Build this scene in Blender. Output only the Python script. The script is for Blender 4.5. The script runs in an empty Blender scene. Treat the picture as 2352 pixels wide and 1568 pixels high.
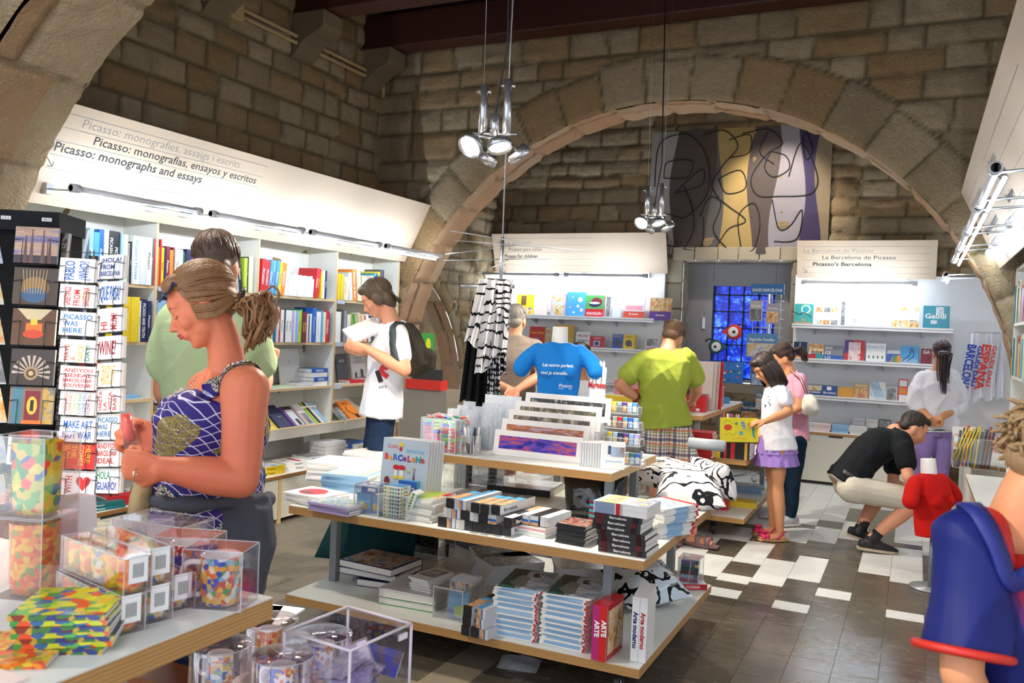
import bpy, math, random
import numpy as np
from mathutils import Matrix, Vector, noise as mnoise
from mathutils.bvhtree import BVHTree
sc = bpy.context.scene
COL = sc.collection
PI = math.pi
# ---------------------------------------------------------------- camera
FPX = 1978.0
YAW, PITCH, ROLL = math.radians(25.16), math.radians(-0.95), math.radians(2.37)
CAM = Vector((0, 0, 1.5))
_cy, _sy, _cp, _sp = math.cos(YAW), math.sin(YAW), math.cos(PITCH), math.sin(PITCH)
FW = Vector((-_sy*_cp, _cy*_cp, _sp))
_r = Vector((_cy, _sy, 0)); _u = _r.cross(FW)
RT = _r*math.cos(ROLL) + _u*math.sin(ROLL)
UP = _u*math.cos(ROLL) - _r*math.sin(ROLL)
cam = bpy.data.cameras.new('camera'); camo = bpy.data.objects.new('camera', cam); COL.objects.link(camo)
cam.sensor_width = 36; cam.lens = 36*FPX/2352; cam.clip_start = 0.05
camo.matrix_world = Matrix(((RT.x, UP.x, -FW.x, CAM.x), (RT.y, UP.y, -FW.y, CAM.y), (RT.z, UP.z, -FW.z, CAM.z), (0, 0, 0, 1)))
cam.dof.use_dof = True; cam.dof.focus_distance = 3.9; cam.dof.aperture_fstop = 6.3
sc.camera = camo
def ray(x, y): return FW + RT*((x-1176)/FPX) - UP*((y-784)/FPX)
def at(x, y, d): return CAM + ray(x, y)*d            # photo point at depth d
def onz(x, y, z): r = ray(x, y); return CAM + r*((z-CAM.z)/r.z)
def ony(x, y, Y): r = ray(x, y); return CAM + r*(Y/r.y)
def onx(x, y, X): r = ray(x, y); return CAM + r*(X/r.x)
# ---------------------------------------------------------------- world and exposure
w = bpy.data.worlds.new('world'); sc.world = w; w.use_nodes = True
bg = w.node_tree.nodes['Background']; bg.inputs[0].default_value = (0.80, 0.86, 1.0, 1); bg.inputs[1].default_value = 1.5
sc.view_settings.view_transform = 'Standard'; sc.view_settings.look = 'None'; sc.view_settings.gamma = 1
sc.view_settings.use_curve_mapping = False
sc.cycles.transparent_max_bounces = 20; sc.cycles.max_bounces = 8
sc.view_settings.exposure = 0.58
TUBE = 75.0          # strength of the fluorescent tubes
SPOT = 120.0          # watts of one halogen spot
def sun_patch(loc, target, power, ang, col=(1, .86, .7)):
    l = bpy.data.lights.new('daylight_beam', 'SPOT'); l.energy = power; l.spot_size = math.radians(ang); l.spot_blend = .2
    l.color = col; l.shadow_soft_size = .03
    o = bpy.data.objects.new('daylight_beam', l); COL.objects.link(o)
    o.location = loc; o.rotation_euler = (Vector(target)-Vector(loc)).to_track_quat('-Z', 'Y').to_euler()
    return o
# ---------------------------------------------------------------- materials
def lin(h):
    if isinstance(h, (tuple, list)): return (h[0], h[1], h[2], 1)
    h = h.lstrip('#'); c = [int(h[i:i+2], 16)/255 for i in (0, 2, 4)]
    return tuple([(x/12.92 if x <= .04045 else ((x+.055)/1.055)**2.4) for x in c]) + (1,)
_M = {}
class NT:
    def __init__(s, name):
        s.m = bpy.data.materials.new(name); s.m.use_nodes = True; s.t = s.m.node_tree; s.n = s.t.nodes
        s.b = s.n['Principled BSDF']; s.out = s.n['Material Output']
    def new(s, k, **kw):
        n = s.n.new(k)
        for a, v in kw.items(): setattr(n, a, v)
        return n
    def ln(s, a, b): s.t.links.new(a, b)
    def coord(s, scale=(1, 1, 1), out='Object', rot=(0, 0, 0), loc=(0, 0, 0)):
        tc = s.new('ShaderNodeTexCoord'); mp = s.new('ShaderNodeMapping')
        mp.inputs['Scale'].default_value = scale; mp.inputs['Rotation'].default_value = rot; mp.inputs['Location'].default_value = loc
        s.ln(tc.outputs[out], mp.inputs[0]); return mp.outputs[0]
    def noise(s, vec, scale, detail=3, rough=.5, dist=0):
        n = s.new('ShaderNodeTexNoise'); n.inputs['Scale'].default_value = scale; n.inputs['Detail'].default_value = detail
        n.inputs['Roughness'].default_value = rough; n.inputs['Distortion'].default_value = dist
        s.ln(vec, n.inputs['Vector']); return n.outputs[0]
    def ramp(s, fac, stops, interp='LINEAR'):
        n = s.new('ShaderNodeValToRGB'); cr = n.color_ramp; cr.interpolation = interp
        while len(cr.elements) < len(stops): cr.elements.new(.5)
        for e, (p, c) in zip(cr.elements, stops): e.position = p; e.color = lin(c)
        s.ln(fac, n.inputs[0]); return n.outputs[0]
    def mix(s, fac, a, b, mode='MIX'):
        n = s.new('ShaderNodeMix'); n.data_type = 'RGBA'; n.blend_type = mode
        for sock, v in ((n.inputs[0], fac), (n.inputs[6], a), (n.inputs[7], b)):
            if hasattr(v, 'links'): s.ln(v, sock)
            elif isinstance(v, (int, float)): sock.default_value = v
            else: sock.default_value = lin(v)
        return n.outputs[2]
    def math(s, op, a, b=0, c=None):
        n = s.new('ShaderNodeMath'); n.operation = op
        for k, v in enumerate((a, b) if c is None else (a, b, c)):
            if hasattr(v, 'links'): s.ln(v, n.inputs[k])
            else: n.inputs[k].default_value = v
        return n.outputs[0]
    def bump(s, h, strength=.3, dist=.01):
        n = s.new('ShaderNodeBump'); n.inputs['Strength'].default_value = strength; n.inputs['Distance'].default_value = dist
        s.ln(h, n.inputs['Height']); s.ln(n.outputs[0], s.b.inputs['Normal'])
    def col(s, c):
        if hasattr(c, 'links'): s.ln(c, s.b.inputs['Base Color'])
        else: s.b.inputs['Base Color'].default_value = lin(c)
    def pr(s, rough=.5, metal=0, spec=.5, **kw):
        s.b.inputs['Roughness'].default_value = rough; s.b.inputs['Metallic'].default_value = metal
        s.b.inputs['Specular IOR Level'].default_value = spec
        for k, v in kw.items(): s.b.inputs[k].default_value = v
def P(c, rough=.45, metal=0, spec=.5):
    k = ('P', c, rough, metal, spec)
    if k not in _M:
        t = NT('paint_'+str(c).strip('#')); t.pr(rough, metal, spec)
        n = t.noise(t.coord(), 9, 2); t.col(t.mix(t.math('MULTIPLY', n, .05), c, '#606060'))
        _M[k] = t.m
    return _M[k]
def cloth(c, c2=None, bs=.25, scale=40):
    k = ('C', c, c2)
    if k not in _M:
        t = NT('cloth_'+c.strip('#')); t.pr(.85, 0, .2); v = t.coord()
        n = t.noise(v, 6, 3); t.col(t.mix(n, c, c2 or c))
        t.bump(t.math('ADD', t.noise(v, scale*4, 2), t.math('MULTIPLY', t.noise(v, 7, 3, .6, .6), 3)), bs, .006); _M[k] = t.m
    return _M[k]
def emit(c, s):
    k = ('E', c, s)
    if k not in _M:
        t = NT('glowing'); t.pr(.5); t.col(c); t.b.inputs['Emission Color'].default_value = lin(c); t.b.inputs['Emission Strength'].default_value = s
        _M[k] = t.m
    return _M[k]
def clear(tint='#ffffff', amt=.16, rough=.05):
    k = ('A', tint, amt, rough)
    if k not in _M:
        t = NT('clear_acrylic'); tr = t.new('ShaderNodeBsdfTransparent'); gl = t.new('ShaderNodeBsdfGlossy'); mx = t.new('ShaderNodeMixShader')
        tr.inputs[0].default_value = lin(tint); gl.inputs['Roughness'].default_value = rough; gl.inputs[0].default_value = (1, 1, 1, 1)
        lw = t.new('ShaderNodeLayerWeight'); lw.inputs[0].default_value = .35
        f = t.math('MULTIPLY_ADD', lw.outputs[1], .6, amt*.35)
        t.ln(f, mx.inputs[0]); t.ln(tr.outputs[0], mx.inputs[1]); t.ln(gl.outputs[0], mx.inputs[2]); t.ln(mx.outputs[0], t.out.inputs[0]); _M[k] = t.m
    return _M[k]
def edge_mat():
    if 'edge' not in _M:
        t = NT('acrylic_edge'); t.pr(.2, 0, .6); t.col('#d9dfe0'); t.b.inputs['Alpha'].default_value = .55; _M['edge'] = t.m
    return _M['edge']
def film(c='#ffffff', a=.22):
    k = ('F', c, a)
    if k not in _M:
        t = NT('plastic_film'); t.pr(.12, 0, .9); t.col(c); t.b.inputs['Alpha'].default_value = a
        t.bump(t.noise(t.coord(), 45, 4, .6, 1.5), .9, .01); _M[k] = t.m
    return _M[k]
def wood(c1='#c9a36b', c2='#a67c46', sc_=(1, 1, 14), rough=.45):
    k = ('W', c1, c2, sc_)
    if k not in _M:
        t = NT('wood'); t.pr(rough, 0, .4); v = t.coord(sc_); n = t.noise(v, 5, 6, .6, .4); n2 = t.noise(v, 26, 3, .6)
        t.col(t.mix(t.math('MULTIPLY', t.math('ADD', n, n2), .5), c1, c2)); t.bump(n2, .1, .002); _M[k] = t.m
    return _M[k]
def edgeply(): # plywood edge: horizontal plies
    if 'ply' not in _M:
        t = NT('plywood_edge'); t.pr(.45, 0, .4); v = t.coord((1, 1, 1))
        w_ = t.new('ShaderNodeTexWave'); w_.bands_direction = 'Z'; w_.inputs['Scale'].default_value = 42; w_.inputs['Distortion'].default_value = .5; w_.inputs['Detail'].default_value = 2
        t.ln(v, w_.inputs[0]); n = t.noise(t.coord((1, 1, 30)), 8, 4)
        c = t.mix(w_.outputs[1], '#c08d4e', '#8f6530'); t.col(t.mix(t.math('MULTIPLY', n, .6), c, '#d8ae74')); _M['ply'] = t.m
    return _M['ply']
def pages():
    if 'pg' not in _M:
        t = NT('paper_pages'); t.pr(.8, 0, .2); n = t.noise(t.coord((3, 3, 3)), 60, 2); t.col(t.mix(n, '#f1efe8', '#cfcdc6')); _M['pg'] = t.m
    return _M['pg']
def mosaic(key, pal, scale=60, rough=.15, spec=.7, bump=0):
    k = ('MO', key, scale)
    if k not in _M:
        t = NT('mosaic_'+key); t.pr(rough, 0, spec); v = t.coord()
        vo = t.new('ShaderNodeTexVoronoi'); vo.inputs['Scale'].default_value = scale; t.ln(v, vo.inputs['Vector'])
        sx = t.new('ShaderNodeSeparateColor'); t.ln(vo.outputs['Color'], sx.inputs[0])
        big = t.noise(v, scale*.22, 2); f = t.math('ADD', t.math('MULTIPLY', sx.outputs[0], .75), t.math('MULTIPLY', big, .25))
        n = len(pal); t.col(t.ramp(f, [(.1+.8*i/n if i else 0, c) for i, c in enumerate(pal)], 'CONSTANT')); _M[k] = t.m
    return _M[k]
def blotch(key, pal, scale=6, rough=.35, dist=1.0, stretch=(1, 1, 1)):
    k = ('B', key, scale)
    if k not in _M:
        t = NT('print_'+key); t.pr(rough, 0, .5); v = t.coord(stretch); f = t.noise(v, scale, 5, .6, dist); n = len(pal)
        t.col(t.ramp(f, [(.28+.44*i/(n-1), c) for i, c in enumerate(pal)])); _M[k] = t.m
    return _M[k]
def skin(c='#e0a07c', c2='#c9765a'):
    k = ('S', c, c2)
    if k not in _M:
        t = NT('skin_'+c.strip('#')); t.pr(.5, 0, .35); v = t.coord(); n = t.noise(v, 5, 3); t.col(t.mix(n, c, c2))
        t.b.inputs['Subsurface Weight'].default_value = .12; t.b.inputs['Subsurface Radius'].default_value = (.02, .008, .004)
        t.bump(t.noise(v, 160, 3), .06, .002); _M[k] = t.m
    return _M[k]
def hairmat(c1, c2):
    k = ('H', c1, c2)
    if k not in _M:
        t = NT('hair_'+c1.strip('#')); t.pr(.42, 0, .5); n = t.noise(t.coord((60, 60, 14)), 2.2, 5, .65, .5); n2 = t.noise(t.coord((1, 1, 1)), 7, 2)
        t.col(t.mix(t.math('MULTIPLY', t.math('ADD', n, n2), .5), c1, c2)); t.bump(n, .5, .006); _M[k] = t.m
    return _M[k]
def metal(c='#b9bcc0', rough=.3):
    return P(c, rough, .85)
WHITE = '#f0f0ea'
# ---------------------------------------------------------------- mesh builder
_G = {}
def glyphs(s, bold=0.0, shear=0.0):
    k = (s, bold, shear)
    if k not in _G:
        c = bpy.data.curves.new('t', 'FONT'); c.body = s; c.size = 1; c.offset = bold; c.shear = shear; c.resolution_u = 2; c.fill_mode = 'FRONT'
        o = bpy.data.objects.new('t', c); COL.objects.link(o)
        me = o.to_mesh(); v = [(p.co.x, p.co.y) for p in me.vertices]; f = [tuple(p.vertices) for p in me.polygons]; o.to_mesh_clear()
        bpy.data.objects.remove(o); bpy.data.curves.remove(c)
        if not v: v = [(0, 0), (1, 0), (1, 1)]; f = []
        x0 = min(p[0] for p in v); x1 = max(p[0] for p in v)
        _G[k] = ([(p[0]-x0, p[1]) for p in v], f, x1-x0)
    return _G[k]
def fr(o, xd, yd):
    """plane frame: origin, unit x and y directions"""
    x = Vector(xd).normalized(); y = Vector(yd).normalized(); z = x.cross(y); o = Vector(o)
    return Matrix(((x.x, y.x, z.x, o.x), (x.y, y.y, z.y, o.y), (x.z, y.z, z.z, o.z), (0, 0, 0, 1)))
def rz(a): return Matrix.Rotation(a, 4, 'Z')
def rx(a): return Matrix.Rotation(a, 4, 'X')
def ry(a): return Matrix.Rotation(a, 4, 'Y')
def T(*p): return Matrix.Translation(Vector(p if len(p) == 3 else p[0]))
def catmull(pts, n=4):
    pts = [Vector(p) for p in pts]
    if len(pts) < 3: return pts
    out = []
    for i in range(len(pts)-1):
        p0 = pts[max(i-1, 0)]; p1 = pts[i]; p2 = pts[i+1]; p3 = pts[min(i+2, len(pts)-1)]
        for k in range(n):
            t = k/n; out.append(.5*((2*p1)+(p2-p0)*t+(2*p0-5*p1+4*p2-p3)*t*t+(3*p1-p0-3*p2+p3)*t**3))
    out.append(pts[-1]); return out
class MB:
    def __init__(s, M=None): s.v = []; s.f = []; s.m = []; s.s = []; s.mats = []; s.M = M or Matrix()
    def mi(s, m):
        if m not in s.mats: s.mats.append(m)
        return s.mats.index(m)
    def add(s, vs, fs, m, smooth=False, M=None):
        n = len(s.v); X = s.M @ M if M is not None else s.M
        s.v += [X @ Vector(p) for p in vs]; i = s.mi(m)
        for f in fs: s.f.append(tuple(a+n for a in f)); s.m.append(i); s.s.append(smooth)
        return s
    def bb(s, lo, hi, m, M=None, skip=''):
        x0, y0, z0 = lo; x1, y1, z1 = hi
        v = [(x0, y0, z0), (x1, y0, z0), (x1, y1, z0), (x0, y1, z0), (x0, y0, z1), (x1, y0, z1), (x1, y1, z1), (x0, y1, z1)]
        F = {'b': (0, 3, 2, 1), 't': (4, 5, 6, 7), 'f': (0, 1, 5, 4), 'k': (2, 3, 7, 6), 'l': (0, 4, 7, 3), 'r': (1, 2, 6, 5)}
        return s.add(v, [F[k] for k in F if k not in skip], m, False, M)
    def box(s, c, size, m, M=None):
        return s.bb([c[i]-size[i]/2 for i in range(3)], [c[i]+size[i]/2 for i in range(3)], m, M)
    def quad(s, a, b, c, d, m): return s.add([a, b, c, d], [(0, 1, 2, 3)], m)
    def poly(s, F, pts, m, z=0, smooth=False):
        """flat polygon in plane frame F"""
        return s.add([(p[0], p[1], z) for p in pts], [tuple(range(len(pts)))], m, smooth, F)
    def rect(s, F, x0, y0, x1, y1, m, z=0): return s.poly(F, [(x0, y0), (x1, y0), (x1, y1), (x0, y1)], m, z)
    def disc(s, F, cx, cy, r, m, z=0, n=20, r2=None):
        r2 = r2 or r; return s.poly(F, [(cx+r*math.cos(2*PI*i/n), cy+r2*math.sin(2*PI*i/n)) for i in range(n)], m, z)
    def line(s, F, pts, w, m, z=0, closed=False, sm=0):
        pts = [Vector((p[0], p[1], 0)) for p in pts]
        if sm: pts = catmull(pts, sm)
        L = []; n = len(pts)
        for i, p in enumerate(pts):
            d = (pts[min(i+1, n-1)]-pts[max(i-1, 0)]).normalized(); q = Vector((-d.y, d.x, 0))*w/2; L += [p+q, p-q]
        return s.add([(q.x, q.y, z) for q in L], [(2*i, 2*i+1, 2*i+3, 2*i+2) for i in range(n-1)], m, False, F)
    def tube(s, pts, r, m, n=8, cap=True, smooth=True, M=None):
        pts = [Vector(p) for p in pts]; k = len(pts); R = r if isinstance(r, (list, tuple)) else [r]*k
        if len(R) != k: R = [R[0]+(R[-1]-R[0])*i/(k-1) for i in range(k)]
        V = []; u = None
        for i, p in enumerate(pts):
            d = (pts[min(i+1, k-1)]-pts[max(i-1, 0)])
            d = d.normalized() if d.length > 1e-9 else Vector((0, 0, 1))
            if u is None: u = d.cross(Vector((0, 0, 1)) if abs(d.z) < .9 else Vector((1, 0, 0))).normalized()
            else: u = (u-d*u.dot(d)).normalized()
            w_ = d.cross(u)
            for j in range(n): a = 2*PI*j/n; V.append(p+(u*math.cos(a)+w_*math.sin(a))*R[i])
        F = [(i*n+j, i*n+(j+1) % n, (i+1)*n+(j+1) % n, (i+1)*n+j) for i in range(k-1) for j in range(n)]
        if cap: F += [tuple(range(n-1, -1, -1)), tuple((k-1)*n+j for j in range(n))]
        return s.add(V, F, m, smooth, M)
    def lathe(s, prof, m, n=24, M=None, smooth=True, cap0=False, cap1=False):
        V = [(r*math.cos(2*PI*j/n), r*math.sin(2*PI*j/n), z) for r, z in prof for j in range(n)]; k = len(prof)
        F = [(i*n+j, i*n+(j+1) % n, (i+1)*n+(j+1) % n, (i+1)*n+j) for i in range(k-1) for j in range(n)]
        if cap0: F.append(tuple(range(n-1, -1, -1)))
        if cap1: F.append(tuple((k-1)*n+j for j in range(n)))
        return s.add(V, F, m, smooth, M)
    def cyl(s, c, r, h, m, n=20, M=None):
        return s.lathe([(r, 0), (r, h)], m, n, (M or Matrix()) @ T(c), True, True, True)
    def ball(s, c, r, m, n=12, M=None, e=(1, 1, 1)):
        pr = [(max(1e-4, math.sin(PI*i/n)), -math.cos(PI*i/n)) for i in range(n+1)]
        X = T(c) @ Matrix.Diagonal((r*e[0], r*e[1], r*e[2], 1))
        return s.lathe(pr, m, n+4, (M or Matrix()) @ X, True, True, True)
    def grid(s, fn, nu, nv, m, smooth=True):
        V = [fn(i/nu, j/nv) for j in range(nv+1) for i in range(nu+1)]
        return s.add(V, [(j*(nu+1)+i, j*(nu+1)+i+1, (j+1)*(nu+1)+i+1, (j+1)*(nu+1)+i) for j in range(nv) for i in range(nu)], m, smooth)
    def loft(s, rings, m, n=20, cap=True, smooth=True):
        """rings: (centre, u, v, exponent)"""
        V = []
        for c, u, v, e in rings:
            for j in range(n):
                a = 2*PI*j/n; ca, sa = math.cos(a), math.sin(a)
                x = math.copysign(abs(ca)**(2/e), ca); y = math.copysign(abs(sa)**(2/e), sa)
                V.append(Vector(c)+Vector(u)*x+Vector(v)*y)
        k = len(rings); F = [(i*n+j, i*n+(j+1) % n, (i+1)*n+(j+1) % n, (i+1)*n+j) for i in range(k-1) for j in range(n)]
        if cap: F += [tuple(range(n-1, -1, -1)), tuple((k-1)*n+j for j in range(n))]
        return s.add(V, F, m, smooth)
    def text(s, F, t, h, m, x=0, y=0, w=None, bold=.0, shear=0, al='c', z=0, cut=None):
        """t: letters of height h in plane frame F at x, y (baseline); w squeezes or stretches to a width"""
        v, f, W = glyphs(t, bold, shear); k = h/.73; kx = k if w is None else w/max(W, 1e-6)
        off = {'c': -W*kx/2, 'l': 0, 'r': -W*kx}[al]
        return s.add([(x+off+p[0]*kx, y+p[1]*k, z) for p in v], f, m, False, F)
    def mesh(s, name):
        me = bpy.data.meshes.new(name); me.from_pydata(s.v, [], s.f)
        for m in s.mats: me.materials.append(m)
        me.polygons.foreach_set('material_index', s.m); me.polygons.foreach_set('use_smooth', s.s); me.update(); return me
    def build(s, name, parent=None, label=None, cat=None, group=None, kind=None, bevel=0, rebase=False):
        me = s.mesh(name); o = bpy.data.objects.new(name, me); COL.objects.link(o)
        if parent is not None: o.parent = parent
        elif rebase:
            a = np.array([tuple(p) for p in s.v]); c = Vector(((a[:, 0].min()+a[:, 0].max())/2, (a[:, 1].min()+a[:, 1].max())/2, a[:, 2].min()))
            me.transform(T(-c)); o.location = c
        if label: o['label'] = label
        if cat: o['category'] = cat
        if group: o['group'] = group
        if kind: o['kind'] = kind
        if bevel:
            b = o.modifiers.new('bevel', 'BEVEL'); b.width = bevel; b.segments = 2; b.limit_method = 'ANGLE'
        return o
_labels = {}
def uniq(l):
    """no two ungrouped things share a label: ties are broken in words"""
    if l in _labels:
        _labels[l] += 1
        print('DUPLABEL', l)
    else: _labels[l] = 1
    return l
def thing(name, label, cat, loc=(0, 0, 0), rot=0, group=None, M=None):
    o = bpy.data.objects.new(name, None); COL.objects.link(o); o.empty_display_size = .05
    if M is not None: o.matrix_world = M
    else: o.location = loc; o.rotation_euler = (0, 0, rot)
    o['label'] = label if group else uniq(label); o['category'] = cat
    if group: o['group'] = group
    return o
def copy_tree(o, parent=None, label=None, M=None):
    c = o.copy(); COL.objects.link(c); c.parent = parent
    if label: c['label'] = label
    if M is not None: c.matrix_world = M
    for ch in [q for q in bpy.data.objects if q.parent == o]:
        copy_tree(ch, c)
    return c
def struct(mb, name, bevel=0): return mb.build(name, kind='structure', bevel=bevel)
R = random.Random(7)
# ================================================================ stone walls
def stone_mat(key, c_lo, c_hi, c_red, mortar, bs=.5):
    t = NT('stone_'+key); t.pr(.9, 0, .15); v = t.coord()
    a = t.new('ShaderNodeVertexColor'); a.layer_name = 'Col'; sx = t.new('ShaderNodeSeparateColor'); t.ln(a.outputs[0], sx.inputs[0])
    n1 = t.noise(v, 3.2, 6, .62, .4); n2 = t.noise(v, 18, 5, .65); n3 = t.noise(v, 60, 3, .6)
    base = t.mix(t.math('ADD', t.math('MULTIPLY', sx.outputs[0], .55), t.math('MULTIPLY', n1, .5)), c_lo, c_hi)
    red = t.math('MULTIPLY', t.math('GREATER_THAN', sx.outputs[2], .62), t.math('MULTIPLY', n1, 1.0))
    base = t.mix(red, base, c_red)
    base = t.mix(t.math('MULTIPLY', t.math('SUBTRACT', n2, .3), .9), base, c_lo, 'MIX')
    sp = t.math('GREATER_THAN', n3, .64); base = t.mix(t.math('MULTIPLY', sp, .35), base, '#cbb894')
    t.col(t.mix(sx.outputs[1], base, mortar))
    t.bump(t.math('ADD', t.math('MULTIPLY', n2, 1.2), t.math('MULTIPLY', n3, .9)), bs*1.5, .02)
    return t.m
ST_WALL = stone_mat('wall', '#7b6a50', '#baa787', '#97703f', '#665b40')
ST_BACK = stone_mat('alcove', '#7a6b55', '#beac8c', '#926c40', '#685c44')
ST_PALE = stone_mat('arch', '#a78c70', '#dcc2a2', '#c08e66', '#6b5943', .35)
ST_NEAR = stone_mat('near_arch', '#8f7c5e', '#bda888', '#9d7450', '#7d6b50', .6)
def _hash(i, j, s): 
    x = np.sin(i*127.1+j*311.7+s*74.7)*43758.5453; return x-np.floor(x)
def wave(u, v, s):
    r = np.random.RandomState(s); o = 0
    for k in range(10):
        fx, fy, ph = r.uniform(-9, 9), r.uniform(-9, 9), r.uniform(0, 6.28); o = o+np.sin(u*fx+v*fy+ph)*(1/(1+abs(fx)+abs(fy)))
    return o
def vnoise(u, v, s):
    o = 0
    for k, (f, a) in enumerate(((8, 1), (19, .5), (41, .3))):
        x = u*f; y = v*f; i = np.floor(x); j = np.floor(y); a_ = x-i; b_ = y-j; a_ = a_*a_*(3-2*a_); b_ = b_*b_*(3-2*b_)
        h = lambda p, q: _hash(p, q, s+k)
        o = o+a*((h(i, j)*(1-a_)+h(i+1, j)*a_)*(1-b_)+(h(i, j+1)*(1-a_)+h(i+1, j+1)*a_)*b_-.5)
    return o
def stones(u, v, seed, ch, bw, wob=.018, joint=.012, rough=.02, prot=.02):
    """height, tone, mortar and hue arrays for coursed rubble at wall coordinates u, v"""
    vv = v+wob*wave(u, v, seed); uu = u+wob*1.3*wave(u*1.3, v*1.7, seed+1)
    rs = np.random.RandomState(seed+5); edges = [-.6]
    while edges[-1] < 6.5: edges.append(edges[-1]+rs.uniform(*ch))
    edges = np.array(edges); row = np.clip(np.searchsorted(edges, vv)-1, 0, len(edges)-2)
    dv = np.minimum(vv-edges[row], edges[row+1]-vv)
    blk = np.zeros_like(uu); du = np.zeros_like(uu)
    for r_ in np.unique(row):
        m = row == r_; e = [-7.0+rs.uniform(0, .3)]
        while e[-1] < 13: e.append(e[-1]+rs.uniform(*bw))
        e = np.array(e); k = np.clip(np.searchsorted(e, uu[m])-1, 0, len(e)-2); blk[m] = k; du[m] = np.minimum(uu[m]-e[k], e[k+1]-uu[m])
    return _finish(u, v, row, blk, du, dv, seed, joint, rough, prot)
def _finish(u, v, row, blk, du, dv, seed, joint, rough, prot):
    d = np.minimum(du, dv)+.010*vnoise(u*2, v*2, seed+9); k = np.clip((d-joint*.4)/.035, 0, 1); k = k*k*(3-2*k)
    tone = _hash(row, blk, seed); hue = _hash(blk, row, seed+3)
    h = k*(.012+prot*_hash(row+3, blk, seed+4))+k*rough*vnoise(u, v, seed+20)+(1-k)*.004*vnoise(u*2, v*2, seed+22)
    return h, tone, 1-np.clip((d-joint*.5)/.012, 0, 1), hue
def wall_mesh(name, F, u0, u1, v0, v1, mat, seed, res=.026, ch=(.15, .22), bw=(.2, .46), arch=None, vous=.34, mat2=None, wob=.028, holes=(), rough=.024, prot=.028, kind='structure', label=None, cat=None, joint=.012):
    """F: frame with x = u, y = v (up), z = out of the wall; arch = (cu, cv, r) or None"""
    nu = int((u1-u0)/res); nv = int((v1-v0)/res)
    U, V = np.meshgrid(np.linspace(u0, u1, nu+1), np.linspace(v0, v1, nv+1))
    inside = np.zeros_like(U, bool)
    if arch:
        cu, cv, r = arch; D = np.hypot(U-cu, V-cv); up = V >= cv
        inside = np.where(up, D < r, np.abs(U-cu) < r)
        near = inside & np.where(up, D > r-res*1.5, np.abs(U-cu) > r-res*1.5)
        s = np.where(D > 1e-6, r/np.maximum(D, 1e-6), 1)
        U = np.where(near & up, cu+(U-cu)*s, np.where(near & ~up, cu+np.sign(U-cu)*r, U)); V = np.where(near & up, cv+(V-cv)*s, V)
        inside &= ~near
    for (a, b, c, d) in holes: inside |= (U > a+1e-6) & (U < b-1e-6) & (V > c+1e-6) & (V < d-1e-6)
    h, tone, mort, hue = stones(U, V, seed, ch, bw, wob, joint, rough, prot)
    vm = np.zeros_like(U, bool)
    if arch:
        cu, cv, r = arch; D = np.where(V >= cv, np.hypot(U-cu, V-cv), np.abs(U-cu)); A = np.where(V >= cv, np.arctan2(V-cv, U-cu)*r, np.where(U > cu, (V-cv), PI*r-(V-cv)))
        a = A+.01*wave(A, D, 8); wv = vous+.09*_hash(np.floor(a/.36), 0, 4)-.03
        vm = D < r+wv; dd = np.clip(np.abs(D-r-wv)/.02, 0, 1); h = h*dd; mort = np.maximum(mort, 1-dd); e = .30+.0*a; blk = np.floor(a/.36+.2*np.sin(np.floor(a/.36))); fa = a/.36-np.floor(a/.36)
        du = np.minimum(fa, 1-fa)*.36; dv = np.minimum(np.abs(r+wv-D), 1)
        h2, t2, m2, hu2 = _finish(U, V, np.zeros_like(U), np.floor(a/.36), du, dv, seed+40, .008, .008, .012)
        h = np.where(vm, h2+.008, h); tone = np.where(vm, t2, tone); mort = np.where(vm, m2, mort); hue = np.where(vm, hu2, hue)
        edge = np.abs(D-r) < 1e-3; h = np.where(edge, .0, h)
    X = np.stack([U, V, h], -1).reshape(-1, 3); Mx = np.array(F); W_ = X @ Mx[:3, :3].T + Mx[:3, 3]
    idx = np.arange(U.size).reshape(U.shape); q = np.stack([idx[:-1, :-1], idx[:-1, 1:], idx[1:, 1:], idx[1:, :-1]], -1).reshape(-1, 4)
    bad = inside.ravel()[q].any(1); q = q[~bad]; vmf = vm.ravel()[q].sum(1) > 2
    me = bpy.data.meshes.new(name); me.vertices.add(len(W_)); me.vertices.foreach_set('co', W_.ravel().astype(np.float32))
    me.loops.add(q.size); me.loops.foreach_set('vertex_index', q.ravel().astype(np.int32)); me.polygons.add(len(q))
    me.polygons.foreach_set('loop_start', np.arange(0, q.size, 4, dtype=np.int32)); me.polygons.foreach_set('loop_total', np.full(len(q), 4, np.int32))
    me.materials.append(mat)
    if mat2: me.materials.append(mat2); me.polygons.foreach_set('material_index', vmf.astype(np.int32))
    at_ = me.color_attributes.new('Col', 'FLOAT_COLOR', 'POINT')
    at_.data.foreach_set('color', np.stack([tone, mort, hue, np.ones_like(hue)], -1).reshape(-1).astype(np.float32))
    me.polygons.foreach_set('use_smooth', np.ones(len(q), bool)); me.update(calc_edges=True); me.validate()
    o = bpy.data.objects.new(name, me); COL.objects.link(o); o['kind'] = 'structure'
    return o
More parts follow.
